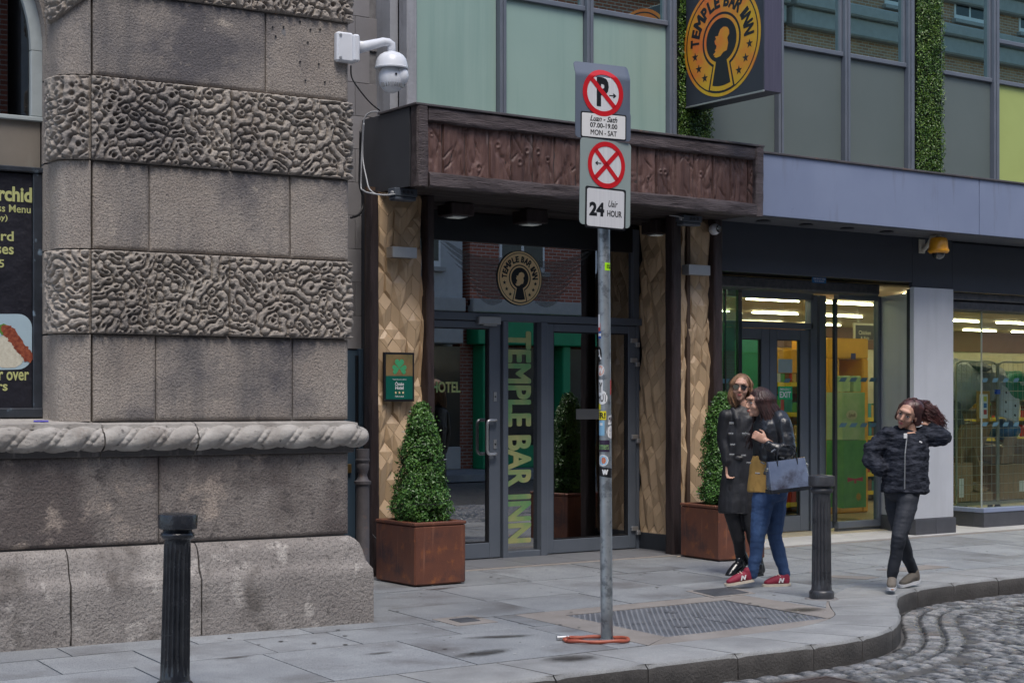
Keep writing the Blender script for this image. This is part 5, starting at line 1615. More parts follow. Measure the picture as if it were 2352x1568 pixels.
for yy in (871, 975): marks(ent, [1936, 1960, 1984, 2005], yy, YG, .06)
marks(ent, [1665], 874, YG, .06)
marks(e2, [1808], 873, YDR, .05)
# interior
inn = empty('shop_interior', parent=shop)
M['shopfloor'] = pm('warm_shop_floor', (0.42, 0.37, 0.26), (0.48, 0.43, 0.31), 0.35, scale=2)
M['slat'] = pm('shop_ceiling', (0.42, 0.33, 0.20), (0.46, 0.37, 0.24), 0.6, scale=2)
M['cream'] = flat('cream_wall', (0.62, 0.58, 0.42), .7)
M['brown'] = flat('brown_wall', (0.16, 0.075, 0.045), .6)
M['shopgreen'] = flat('green_partition', (0.04, 0.30, 0.15), .5)
M['orange'] = flat('orange_unit', (0.85, 0.42, 0.02), .45)
M['shelfyellow'] = flat('yellow_ticket_rail', (0.80, 0.62, 0.04), .5)
MB().box(XB, 33.0, 13.0, 21.6, -.02, .012).obj('shop_floor', M['shopfloor'], inn)
m = MB()
for k in range(60): m.box(XB - .0, 33.0, 13.3 + k * .138, 13.3 + k * .138 + .11, 2.90, 2.925)
m.obj('ceiling_slats', M['slat'], inn, kind='stuff')
MB().box(XB, 33.0, 13.2, 21.6, 2.96, 3.0).obj('ceiling', M['soffit'], inn)
MB().box(XB, 33.0, 21.5, 21.6, 0, 2.5).obj('back_wall', M['cream'], inn)
MB().box(XB, 33.0, 21.45, 21.5, 2.5, 2.95).obj('wall_band', M['brown'], inn)
MB().box(32.9, 33.0, 13.2, 21.6, 0, 2.95).obj('end_wall', M['cream'], inn)
MB().box(XB - .02, XB + .02, 13.3, 21.6, 0, 2.95).obj('party_wall', M['shopgreen'], inn)
MB().box(11.9, 14.12, 14.6, 14.66, 0, 2.35).obj('green_partition', M['shopgreen'], inn)
tube_m = emit('fluorescent_tube', (1.0, 0.92, 0.66), 26.0)
TUBE = MB().box(-.48, .48, -.014, .014, -.008, .008).mesh('lamp_tube', tube_m)
for yi, yy in enumerate([13.85, 15.7, 18.1, 20.4]):
    for k in range(14):
        inst(TUBE, 'lamp_tube', inn, (12.0 + k * 1.45 + (yi % 2) * .5, yy, 2.87))
pcol = [flat('pack_' + n, c, .5) for n, c in (('red', (.5, .04, .03)), ('green', (.08, .35, .08)), ('white', (.7, .68, .6)), ('brown', (.22, .10, .05)), ('gold', (.6, .4, .1)), ('teal', (.05, .3, .32)))]
def shelf_unit(X, Y, w, label, head=True, rz=0.0, hh=2.2):
    r_ = empty('shelf_unit', label, 'shelf', (X, Y, .012), rz)
    MB().box(-w / 2, w / 2, .22, .26, 0, hh).box(-w / 2, -w / 2 + .03, -.15, .22, 0, hh).box(w / 2 - .03, w / 2, -.15, .22, 0, hh).obj('carcass', M['orange'] if head else M['cream'], r_)
    if head: MB().cbox(-w / 2, w / 2, -.2, .2, hh - .32, hh, .01).obj('header_panel', M['orange'], r_)
    nlev = 5
    rr_ = random.Random(int(X * 100))
    for k in range(nlev):
        z = .15 + k * (hh - .6) / (nlev - 1)
        s = MB().box(-w / 2 + .03, w / 2 - .03, -.2, .22, z - .02, z).obj('shelf', M['white'], r_)
        MB().box(-w / 2 + .03, w / 2 - .03, -.215, -.2, z - .05, z + .01).obj('ticket_rail', M['shelfyellow'], s)
        ms = [MB() for _ in pcol]
        x = -w / 2 + .05
        while x < w / 2 - .1:
            pw = rr_.uniform(.05, .11)
            ms[rr_.randrange(len(ms))].box(x, x + pw - .008, -.17, .1, z, z + rr_.uniform(.12, .26))
            x += pw
        for mm, c in zip(ms, pcol):
            if mm.v: mm.obj('goods', c, s, kind='stuff')
    return r_
shelf_unit(15.52, 15.7, 1.15, 'orange-headed shelf of packets seen through the right-hand emergency door', True)
shelf_unit(18.2, 19.6, 3.0, 'long cream shelf of goods deep inside the shop', False, hh=2.0)
shelf_unit(23.0, 18.6, 3.6, 'cream shelf of goods behind the cardboard cages', False, hh=2.0)
shelf_unit(19.6, 17.0, 2.6, 'low cream shelf of goods between the chiller and the window cages', False, hh=1.7)
shelf_unit(27.0, 18.0, 3.6, 'cream shelf of goods farthest right inside the shop', False, hh=2.0)
shelf_unit(17.6, 17.6, 1.4, 'orange-headed shelf of goods just behind the chiller', True, hh=2.3)
# orange chiller
X0, _ = P(1903, 0, 15.2); X1, _ = P(1996, 0, 15.2)
ch = empty('drinks_chiller', 'tall orange chiller with a dark stocked opening behind the corner display light', 'chiller', (X0, 15.2, .012))
w = X1 - X0
zz0 = P(1950, 825, 15.2)[1]; zz1 = P(1950, 705 + 73, 15.2)[1]
MB().cbox(0, w, 0, .7, zz0, zz1, .02).cbox(0, .22, 0, .7, .0, zz0, .02).cbox(w - .12, w, 0, .7, .0, zz0, .02).cbox(.22, w - .12, 0, .7, 0, .42, .02).box(.2, w - .1, .6, .7, .4, zz0).obj('casing', M['orange'], ch)
for k in range(4):
    z = .42 + k * .33
    s = MB().box(.22, w - .12, .08, .6, z, z + .02).obj('shelf', M['white'], ch)
    ms = [MB() for _ in pcol]; x = .24
    while x < w - .22:
        ms[pr.randrange(6)].lathe([(.001, 0), (.03, 0), (.03, .14), (.012, .19), (.012, .22), (.001, .22)], 8, (x + .03, .2, z + .02)); x += .072
    for mm, c in zip(ms, pcol):
        if mm.v: mm.obj('bottles', c, s, kind='stuff')
MB().box(w * .55, w * .55 + .09, -.004, .0, zz1 - .28, zz1 - .2).obj('small_label', flat('navy_label', (.03, .03, .16), .4), ch)
# chocolate stand
X0, _ = P(1938, 0, 14.3); X1, _ = P(1990, 0, 14.3)
cs = empty('promotion_stand', 'pale green cardboard chocolate stand with an oval badge and orange flower', 'display stand', (X0, 14.3, .012))
w = X1 - X0
def zc(y): return P(1960, y, 14.3)[1] - .012
M['palegreen'] = pm('pale_green_card', (0.55, 0.60, 0.36), (0.20, 0.42, 0.12), 0.6, scale=1.6)
M['grassgreen'] = pm('grass_green_card', (0.06, 0.26, 0.05), (0.12, 0.36, 0.08), 0.6, scale=5)
MB().cbox(0, w, 0, .3, zc(1165), zc(1010), .004).obj('lower_front', M['grassgreen'], cs)
MB().cbox(0, w, 0.02, .3, zc(1009), zc(900), .004).obj('upper_front', M['palegreen'], cs)
MB().lathe([(.001, 0), (.10, 0), (.10, .004), (.001, .004)], 28).xf(front(w * .4, .019, zc(952)) @ Matrix.Diagonal((1, .62, 1, 1))).obj('oval_badge', flat('pale_badge', (.62, .58, .36), .5), cs)
text('Lindt', cs, M['brown'], front(w * .4, .012, zc(952)), .13, .05, .02, .3)
m = MB()
for k in range(12):
    a = k * math.pi / 6
    m.poly([(.012 * math.cos(a + 1), .012 * math.sin(a + 1)), (.06 * math.cos(a), .06 * math.sin(a)), (.012 * math.cos(a - 1), .012 * math.sin(a - 1))], 0, .002, front(w * .65, -.003, zc(1140)))
m.obj('printed_flower', M['orange'], cs, kind='stuff')
MB().poly([(-.14, -.03), (-.02, -.008), (-.02, -.05), (.02, -.05), (.02, -.008), (.14, -.03), (.14, .03), (.02, .01), (-.02, .01), (-.14, .03)], 0, .002, front(w * .5, -.003, zc(1100))).obj('printed_bow', flat('print_red', (.5, .04, .08), .5), cs)
for dx in (.1, .3): MB().cbox(dx - .06, dx + .08, .05, .22, zc(899), zc(862), .01).obj('gift_box', M['palegreen'], cs)
# hanging menu board
x0, z0 = P(1962, 778, 16.5); x1, z1 = P(1998, 742, 16.5)
mb_ = empty('menu_screen', 'dark hanging food menu board reading Chicken above the orange chiller', 'sign', (x0, 16.5, z0))
MB().cbox(0, x1 - x0 + .5, 0, .03, 0, z1 - z0, .004).obj('board_frame', M['cream'], mb_)
MB().box(.03, x1 - x0 + .47, -.004, 0, .0, z1 - z0 - .03).obj('board_face', M['black'], mb_)
text('Chicken', mb_, M['cream'], front(.22, -.006, .10), .26, .06, .01)
text('& Fish', mb_, M['cream'], front(.22, -.006, .02), .18, .05, .01)
for sx in (.1, .5): MB().tube([(sx, .015, z1 - z0), (sx, .015, 2.9 - z0)], .004, 6).obj('hanging_wire', M['steel'], mb_)

# ------------------------------------------------------------------ roll cages with cardboard
M['wire'] = pm('zinc_wire', (0.42, 0.42, 0.36), (0.5, 0.5, 0.44), 0.35, 0.8, scale=4)
M['card'] = pm('cardboard', (0.36, 0.235, 0.14), (0.30, 0.19, 0.11), 0.8, scale=3, rand=0.2, bump=.001)
M['poly'] = pm('clear_polythene', (0.50, 0.52, 0.54), (0.38, 0.40, 0.43), 0.25, scale=6, bump=.02, bscale=14)
M['greybag'] = pm('dark_plastic_bag', (0.06, 0.06, 0.07), (0.12, 0.12, 0.13), 0.3, scale=4, bump=.02, bscale=12)
def cage(X, Y, W_, D_, label):
    r_ = empty('roll_cage', label, 'roll cage', (X, Y, .012), group=None)
    zb, zt2 = .20, 2.02
    def hoop(y): return catmull([(0, y, zb), (0, y, 1.0), (0, y, zt2 - .12), (.03, y, zt2 - .03), (.12, y, zt2), (W_ / 2, y, zt2), (W_ - .12, y, zt2), (W_ - .03, y, zt2 - .03), (W_, y, zt2 - .12), (W_, y, 1.0), (W_, y, zb)], 4)
    for y in (0, D_): MB().tube(hoop(y), .014, 8).obj('hoop', M['wire'], r_, smooth=True)
    m = MB()
    for k in range(1, 15): m.tube([(0, 0, zb + k * .12), (W_, 0, zb + k * .12)], .0028, 4)
    for k in range(1, 8): m.tube([(W_ * k / 8, 0, zb), (W_ * k / 8, 0, zt2)], .0028, 4)
    for k in range(1, 15): m.tube([(0, 0, zb + k * .12), (0, D_, zb + k * .12)], .0028, 4)
    for k in range(1, 6): m.tube([(0, D_ * k / 6, zb), (0, D_ * k / 6, zt2)], .0028, 4)
    m.obj('wire_mesh', M['wire'], r_, kind='stuff')
    MB().cbox(-.01, W_ + .01, -.01, D_ + .01, zb - .03, zb + .01, .006).obj('base_tray', M['wire'], r_)
    for (a, b) in ((.06, .06), (W_ - .06, .06), (.06, D_ - .06), (W_ - .06, D_ - .06)):
        MB().lathe([(.001, -.018), (.055, -.018), (.06, 0), (.055, .018), (.001, .018)], 18).xf(Matrix.Translation((a, b, .06)) @ Matrix.Rotation(math.pi / 2, 4, 'X')).cbox(a - .02, a + .02, b - .03, b + .03, .07, zb - .03).obj('caster', M['dark_plastic'], r_)
    MB().cbox(W_ - .03, W_ + .05, -.02, .02, 1.60, 1.66, .006).obj('blue_clip', flat('blue_clip', (.02, .10, .6), .4), r_)
    return r_
YC1 = 13.55
xc1 = gX(2290, YC1)
cage(xc1 - .80, YC1, .80, .65, 'left wire roll cage full of flattened cardboard and clear plastic')
cage(xc1 + .03, YC1, .80, .65, 'right wire roll cage with a green sack and large cardboard box')
bxr = random.Random(12)
def carton(X, Y, Z, w, d, h, rz, rx, label, open_=False):
    r_ = empty('cardboard_box', label, 'box', (X, Y, Z), rz, group='cardboard packed in the roll cages')
    r_.rotation_euler = (rx, 0, rz)
    MB().cbox(-w / 2, w / 2, -d / 2, d / 2, 0, h, .004).obj('carton_body', M['card'], r_)
    MB().box(-w / 2, w / 2, -.02, .02, h, h + .001).obj('parcel_tape', M['poly'], r_)
    if open_:
        MB().box(-w / 2, w / 2, -d / 2 - .004, -d / 2 + .0, h, h + .14).obj('flap', M['card'], r_)
    return r_
x_ = xc1 - .4
b1 = carton(x_ - .18, YC1 + .28, .23, .42, .40, .50, .08, 0, 'upright carton with a white barcode label, lowest in the left cage')
MB().box(-.10, -.0, -.206, -.203, .06, .30).obj('barcode_label', M['white'], b1)
carton(x_ + .2, YC1 + .25, .23, .36, .42, .12, -.2, 0, 'flat carton on the tray of the left cage beside the barcode box')
carton(x_ + .2, YC1 + .25, .40, .38, .40, .05, .5, .35, 'thin folded carton leaning in the middle of the left cage')
carton(x_ + .05, YC1 + .3, .74, .55, .06, .42, -.1, .5, 'crumpled carton sheet slanting across the left cage', True)
carton(x_ + .12, YC1 + .22, .5, .05, .4, .45, .3, -.3, 'narrow carton strip standing on edge in the left cage')
carton(x_ + .1, YC1 + .3, 1.12, .5, .36, .12, .15, .2, 'brown carton under the polythene bag in the left cage')
x_ = xc1 + .43
b2 = carton(x_ + .02, YC1 + .28, .23, .62, .44, .46, 0, 0, 'wide carton with a white label at the bottom of the right cage')
MB().box(.08, .26, -.226, -.223, .10, .24).obj('barcode_label', M['white'], b2)
carton(x_ - .12, YC1 + .28, .72, .40, .36, .22, .25, .12, 'open carton resting on the wide box in the right cage', True)
carton(x_ + .22, YC1 + .25, .95, .3, .4, .04, .2, .3, 'slanted carton flap below the white tray in the right cage')
bb = tag(MB().cbox(-.2, .2, -.02, .02, 0, .42, .01).obj('polystyrene_tray', flat('pale_tray', (.60, .66, .72), .5), None), 'pale plastic tray with round holes leaning in the right cage', 'tray')
bb.location = (x_ - .06, YC1 + .1, 1.28); bb.rotation_euler = (-.15, .25, 0)
for k in range(6): MB().lathe([(.001, 0), (.018, 0), (.018, .002), (.001, .002)], 10).xf(front(-.1 + .2 * (k % 2), -.0215, .08 + .13 * (k // 2))).obj('hole', M['black'], bb)
def bag(loc, r, mat, label, s, nm='plastic_bag'):
    o = MB().ell((0, 0, 0), r, 28, 18).disp(.09, 7, s, 4).obj(nm, M[mat] if isinstance(mat, str) else mat, None, smooth=True)
    o.location = loc
    return tag(o, label, 'bag')
bag((xc1 - .38, YC1 + .33, 1.72), (.36, .27, .36), 'poly', 'clear polythene packing bulging over the top of the left cage', 3)
bag((xc1 - .62, YC1 + .3, 1.2), (.16, .22, .5), 'greybag', 'long dark plastic sack down the left side of the left cage', 5)
bag((xc1 + .25, YC1 + .35, 1.75), (.28, .25, .24), 'poly', 'clear polythene packing at the top of the right cage', 7)
gs = flat('green_sack', (.01, .24, .12), .45)
bag((xc1 + .62, YC1 + .22, 1.72), (.26, .16, .2), gs, 'green printed refuse sack at the top right of the right cage', 8)
text('TESCO', bpy.data.objects['plastic_bag.003'], M['white'], front(0.0, -.17, .03), .16, .04, .02)
bag((xc1 + .55, YC1 + .3, 1.13), (.2, .22, .12), flat('blue_sack', (.03, .16, .36), .4), 'blue sack squeezed under the tray in the right cage', 9)
bag((xc1 - .1, YC1 + .25, 1.95), (.22, .2, .05), flat('grey_card', (.10, .11, .12), .5), 'grey folded sheet lying on top of the left cage', 10, 'folded_sheet')
carton(xc1 - .18, YC1 + .3, .62, .5, .03, .36, .15, -.4, 'bent carton panel behind the tray level of the left cage')
carton(xc1 - .62, YC1 + .28, .74, .06, .42, .5, .1, .1, 'tall carton board along the left side of the left cage')
carton(xc1 + .62, YC1 + .28, .70, .34, .30, .2, -.3, .1, 'small open carton at the right side of the right cage', True)
carton(xc1 + .35, YC1 + .33, 1.35, .5, .3, .10, .1, -.15, 'flattened carton above the blue sack in the right cage')
carton(xc1 - .25, YC1 + .3, 1.32, .5, .3, .08, -.3, .25, 'flattened carton behind the safety notice in the left cage')
# notice on the cage
nt_ = empty('safety_notice', 'brown clipboard with a small multicoloured safety notice on the left cage', 'notice', (xc1 - .3, YC1 - .02, 1.45))
MB().cbox(-.13, .13, -.006, .006, -.2, .2, .003).obj('backing', flat('ochre_board', (.45, .24, .05), .6), nt_)
MB().box(-.08, .08, -.008, -.006, -.15, .16).obj('sheet', M['white'], nt_)
for k, c in enumerate([(.7, .65, .05), (.05, .2, .5), (.6, .05, .05)]): MB().box(-.0, .06, -.0095, -.008, .07 - k * .085, .13 - k * .085).obj('warning_panel', flat('warn%d' % k, c, .5), nt_)

# ------------------------------------------------------------------ buildings across the street (seen in the reflections, close the street)
def brick_mat(name, c1, c2, mo):
    m, nt, b = new_mat(name)
    tc = nt.nodes.new('ShaderNodeTexCoord'); sx = nt.nodes.new('ShaderNodeSeparateXYZ'); cb = nt.nodes.new('ShaderNodeCombineXYZ')
    nt.links.new(tc.outputs['Object'], sx.inputs[0]); nt.links.new(sx.outputs[0], cb.inputs[0]); nt.links.new(sx.outputs[2], cb.inputs[1])
    br = nt.nodes.new('ShaderNodeTexBrick'); nt.links.new(cb.outputs[0], br.inputs[0])
    br.inputs['Scale'].default_value = 1.0; br.inputs['Brick Width'].default_value = .23; br.inputs['Row Height'].default_value = .075; br.inputs['Mortar Size'].default_value = .009
    br.inputs['Color1'].default_value = (*c1, 1); br.inputs['Color2'].default_value = (*c2, 1); br.inputs['Mortar'].default_value = (*mo, 1)
    nt.links.new(br.outputs[0], b.inputs['Base Color']); b.inputs['Roughness'].default_value = .85
    bp = nt.nodes.new('ShaderNodeBump'); bp.inputs['Distance'].default_value = .01; nt.links.new(br.outputs[1], bp.inputs['Height']); bp.invert = True; nt.links.new(bp.outputs[0], b.inputs['Normal'])
    return m
M['brick'] = brick_mat('red_brick', (0.40, 0.12, 0.07), (0.28, 0.09, 0.055), (0.45, 0.40, 0.36))
M['brick2'] = brick_mat('buff_brick', (0.52, 0.30, 0.17), (0.38, 0.20, 0.12), (0.55, 0.50, 0.42))
M['stonetrim'] = flat('pale_stone_trim', (.42, .41, .39), .8)
M['oppane'] = pm('dark_street_pane', (0.02, 0.024, 0.026), (0.035, 0.04, 0.042), 0.12, scale=2)
YO = -3.6
def opp(x0, x1, mat, label, green, H=13.3):
    b = empty('brick_building', label, 'building', ((x0 + x1) / 2, YO, 0))
    w = (x1 - x0) / 2
    MB().box(-w, w, -6, 0, 3.6, H).box(-w, w, -6, -.4, 0, 3.6).obj('wall', M[mat], b)
    m = MB(); m.cbox(-w, w, -.1, .40, 11.05, 11.35, .04).cbox(-w, w, -.1, .25, 10.6, 11.05, .04).cbox(-w, w, -.1, .35, H - .9, H - .5, .04).cbox(-w, w, -.1, .22, H - 1.3, H - .9, .04).obj('cornice', M['stonetrim'], b)
    MB().cbox(-w, w, -.1, .15, 3.45, 3.75, .02).obj('string_course', M['stonetrim'], b)
    x = -w + 1.4
    while x < w - 1:
        for z in (4.5, 7.6, 11.7):
            f = empty('window', parent=b)
            MB().cbox(x - .62, x + .62, -.02, .03, z - .1, z + 1.75, .01).obj('window_frame', M['white'], f)
            for sx in (-.3, .3):
                for sz in range(2):
                    MB().box(x + sx - .26, x + sx + .26, .031, .036, z + .03 + sz * .84, z + .80 + sz * .84).obj('pane', M['oppane'], f)
            MB().cbox(x - .7, x + .7, -.02, .14, z - .2, z - .1, .01).obj('window_sill', M['stonetrim'], f)
        x += 2.7
    x = -w + .3
    sg = M['streetgreen'] if green else M['stonetrim']
    MB().cbox(-w + .1, w - .1, -.3, .2, 2.75, 3.4, .02).obj('shop_sign', sg, b)
    while x < w - 1.4:
        MB().cbox(x, x + .22, -.35, .08, 0, 2.75, .02).obj('shop_pier', sg, b)
        MB().box(x + .22, x + 2.2, -.3, -.25, .5, 2.7).obj('shop_pane', M['oppane'], b)
        MB().cbox(x + .22, x + 2.2, -.34, -.2, 0, .5, .02).obj('stall_riser', sg, b)
        x += 2.2
    return b
M['streetgreen'] = flat('street_green_paint', (0.01, 0.30, 0.12), .5)
opp(-14, 6, 'brick', 'red brick building across the street behind the camera, leftmost', False)
M['palewall'] = flat('pale_render_wall', (.50, .50, .50), .8)
opp(6.2, 19.6, 'palewall', 'pale grey rendered building across the street between the brick ones', False)
g_ = opp(19.8, 28, 'brick', 'red brick building across the street with the long green shop sign', True)
opp(28.2, 60, 'brick2', 'buff brick building across the street, farthest down', False)
MB().box(-14, 60, YO - .4, -1.6, -.14, -.0).obj('far_pavement', M['paver'], pavement)
# ================================================================== FOLIAGE
M['leaf'] = None
def leaf_mat(name, c1, c2, c3):
    m, nt, b = new_mat(name)
    tc = nt.nodes.new('ShaderNodeTexCoord')
    v = nt.nodes.new('ShaderNodeTexVoronoi'); v.inputs['Scale'].default_value = 75
    nt.links.new(tc.outputs['Object'], v.inputs['Vector'])
    n = nz(nt, tc.outputs['Object'], 5, 3)
    ad = nt.nodes.new('ShaderNodeMath'); ad.operation = 'MULTIPLY_ADD'; ad.inputs[1].default_value = .55
    nt.links.new(v.outputs['Color'], ad.inputs[0])
    mm = nt.nodes.new('ShaderNodeMath'); mm.operation = 'MULTIPLY'; mm.inputs[1].default_value = .5; nt.links.new(n.outputs[0], mm.inputs[0]); nt.links.new(mm.outputs[0], ad.inputs[2])
    col = ramp(nt, ad.outputs[0], [(.2, c1), (.5, c2), (.85, c3)])
    nt.links.new(col, b.inputs['Base Color'])
    b.inputs['Roughness'].default_value = .38
    b.inputs['Specular IOR Level'].default_value = .5
    b.inputs['Subsurface Weight'].default_value = 0.0
    return m
M['leaf'] = leaf_mat('box_leaf', (0.018, 0.065, 0.014), (0.055, 0.155, 0.030), (0.17, 0.32, 0.07))
M['leaf2'] = leaf_mat('hedge_leaf', (0.016, 0.055, 0.010), (0.06, 0.14, 0.02), (0.20, 0.30, 0.04))
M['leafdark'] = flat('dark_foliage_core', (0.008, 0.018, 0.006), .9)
def leaves(C, N, size, rng, up=0.0, droop=0.0):
    """C (n,3) centres, N (n,3) outward normals -> folded rhombic leaves"""
    n = len(C)
    R = rng.standard_normal((n, 3))
    N = N + 0.75 * R; N[:, 2] += up; N /= np.linalg.norm(N, axis=1)[:, None]
    T = rng.standard_normal((n, 3)); T[:, 2] += droop
    T -= (T * N).sum(1)[:, None] * N; T /= np.linalg.norm(T, axis=1)[:, None]
    B = np.cross(N, T)
    s = size * rng.uniform(.7, 1.25, n)[:, None]
    V = np.stack([C - T * s, C + B * s * .52 + N * s * .18, C + T * s, C - B * s * .52 + N * s * .18], 1).reshape(-1, 3)
    F = np.arange(n)[:, None] * 4 + np.array([[0, 1, 2, 0, 2, 3]])
    return V, F.reshape(-1, 3)
def leaf_obj(name, V, F, mat, parent):
    me = bpy.data.meshes.new(name)
    me.vertices.add(len(V)); me.vertices.foreach_set('co', V.astype(np.float32).ravel())
    me.loops.add(len(F) * 3); me.loops.foreach_set('vertex_index', F.astype(np.int32).ravel())
    me.polygons.add(len(F)); me.polygons.foreach_set('loop_start', np.arange(len(F), dtype=np.int32) * 3)
    try: me.polygons.foreach_set('loop_total', np.full(len(F), 3, dtype=np.int32))
    except Exception: pass
    me.update(calc_edges=True); me.validate()
    me.materials.append(mat)
    o = bpy.data.objects.new(name, me)
    return link(o, parent, kind='stuff')

def hedge_strip(px0, px1, label, seed):
    Y = YF - .02
    X0, X1 = PX(px0, YF) + .01, PX(px1, YF) - .005
    r_ = empty('green_wall', label, 'plant', ((X0 + X1) / 2, Y, 4.0))
    w = (X1 - X0) / 2
    rng = np.random.default_rng(seed)
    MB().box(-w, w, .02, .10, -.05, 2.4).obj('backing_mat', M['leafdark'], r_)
    n = int(w * 2 * 2.4 * 9000)
    x = rng.uniform(-w, w, n); z = rng.uniform(-.06, 2.4, n)
    bulge = .035 + .035 * fbm(np.stack([x * 9, z * 9, 0 * x + seed], -1), 3, seed)
    y = -bulge * rng.uniform(.2, 1.15, n)
    V, F = leaves(np.stack([x, y, z], -1), np.tile([0, -1.0, .25], (n, 1)), .0125, rng, .2, -.6)
    leaf_obj('foliage', V, F, M['leaf2'], r_)
    k = 900
    x = rng.uniform(-w, w, k); z = rng.uniform(-.06, 2.4, k)
    m = MB()
    return r_
hedge_strip(1551, 1632, 'strip of artificial hedge climbing beside the hanging keyhole sign', 5)
hedge_strip(2097, 2163, 'strip of artificial hedge between the grey-green upper panels at the right', 8)

# planters and box cones
def planter(X, Y, w, d, h, rz, label):
    r_ = empty('planter', label, 'planter', (X, Y, 0), rz, group='rusty steel cube planters')
    t = .03
    m = MB()
    m.cbox(0, w, 0, d, .012, h - .03, .012)
    m.obj('planter_body', M['rust'], r_)
    MB().cbox(-.004, w + .004, -.004, t + .02, h - .028, h, .006).cbox(-.004, w + .004, d - t - .02, d + .004, h - .028, h, .006).cbox(-.004, t + .02, t + .021, d - t - .021, h - .028, h, .006).cbox(w - t - .02, w + .004, t + .021, d - t - .021, h - .028, h, .006).obj('rim', M['rust'], r_)
    MB().cbox(.03, w - .03, .03, d - .03, 0, .013, .002).obj('foot', M['joint'], r_)
    MB().box(.05, w - .05, .05, d - .05, h - .03, h - .022).obj('soil', M['soil'], r_)
    return r_
planter(7.05, 11.34, .505, .63, .53, 0, 'rusty cube planter left of the hotel door, seen whole')
planter(10.52, 11.45, .56, .62, .53, math.radians(-5), 'rusty cube planter right of the hotel door, half hidden by the women')
def cone_bush(X, Y, z0, prof, label, seed, lights=True):
    r_ = empty('box_cone_shrub', label, 'shrub', (X, Y, z0), group='clipped box cones in the planters')
    rng = np.random.default_rng(seed)
    pz = np.array([p[0] for p in prof]); pr_ = np.array([p[1] for p in prof])
    Hh = pz[-1]
    n = 17000
    z = rng.uniform(0, Hh, n * 2); rad = np.interp(z, pz, pr_)
    keep = rng.uniform(0, pr_.max(), n * 2) < rad + .015
    z = z[keep][:n]; rad = rad[keep][:n]; n = len(z)
    a = rng.uniform(0, 2 * np.pi, n)
    lump = 1 + .24 * fbm(np.stack([np.cos(a) * 2.4, np.sin(a) * 2.4, z * 8], -1), 4, seed) * 2
    dpt = rng.uniform(0, 1, n) ** 2.2
    rr_ = rad * lump * (1 - .35 * dpt) + rng.uniform(0, .022, n) + np.where(rng.uniform(0, 1, n) > .965, rng.uniform(0, .045, n), 0)
    # gaps
    gp = fbm(np.stack([np.cos(a) * 5 + 3, np.sin(a) * 5, z * 13], -1), 3, seed + 7)
    ok = ~((gp < -.23) & (dpt < .45))
    C = np.stack([rr_ * np.cos(a), rr_ * np.sin(a), z + .01 * rng.standard_normal(n)], -1)[ok]
    Nn = np.stack([np.cos(a), np.sin(a), 0 * a + .35], -1)[ok]
    V, F = leaves(C, Nn, .0135, rng, .3, 0)
    leaf_obj('foliage', V, F, M['leaf'], r_)
    m = MB().tube([(0, 0, -.03), (.005, .003, Hh * .5), (0, 0, Hh * .85)], [.02, .014, .006], 8)
    m.obj('trunk', M['bark'], r_, smooth=True)
    m = MB()
    rd = random.Random(seed)
    for k in range(60):
        zz = rd.uniform(.05, Hh * .85); aa = rd.uniform(0, 6.28); L_ = float(np.interp(zz, pz, pr_)) * .85
        m.tube([(0, 0, zz - .04), (L_ * .5 * math.cos(aa), L_ * .5 * math.sin(aa), zz), (L_ * math.cos(aa), L_ * math.sin(aa), zz + .06)], [.006, .004, .002], 5)
    m.obj('branches', M['bark'], r_, kind='stuff')
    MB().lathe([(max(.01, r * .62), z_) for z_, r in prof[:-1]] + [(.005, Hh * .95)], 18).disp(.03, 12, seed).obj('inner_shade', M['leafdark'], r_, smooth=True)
    if lights:
        M['bulb'] = flat('unlit_bulb', (.30, .33, .36), .3)
        lt = empty('fairy_lights', ('string of small unlit fairy lights wound round the ' + ('left' if X < 9 else 'right') + ' box cone'), 'string lights', (X, Y, z0), group='fairy lights on the box cones')
        pts = []
        for k in range(140):
            u = k / 139; zz = .06 + u * (Hh * .88); aa = u * 5.5 * 2 * math.pi
            R_ = float(np.interp(zz, pz, pr_)) * (1.06 + .1 * math.sin(k * 1.7)) + .008
            pts.append((R_ * math.cos(aa), R_ * math.sin(aa), zz + .012 * math.sin(k * .9)))
        MB().tube(pts, .0022, 4).obj('wire', M['black_cable'], lt)
        for k in range(3, 139, 9):
            p = Vector(pts[k])
            d = Vector((p.x, p.y, .02)).normalized()
            MB().tube([p, p + d * .016, p + d * .03], [.003, .0035, .002], 6).obj('bulb', M['bulb'], lt)
profL = [(0, .15), (.06, .225), (.13, .245), (.22, .215), (.34, .180), (.5, .172), (.62, .158), (.72, .135), (.82, .115), (.91, .085), (.98, .05), (1.02, .015)]
cone_bush(7.31, 11.65, .50, profL, 'clipped conical box shrub in the left planter beside the plaque', 4)
profR = [(0, .14), (.08, .215), (.2, .215), (.4, .185), (.6, .165), (.8, .14), (.95, .11), (1.05, .075), (1.11, .02)]
cone_bush(10.83, 11.74, .50, profR, 'clipped conical box shrub in the right planter behind the walking women', 6)

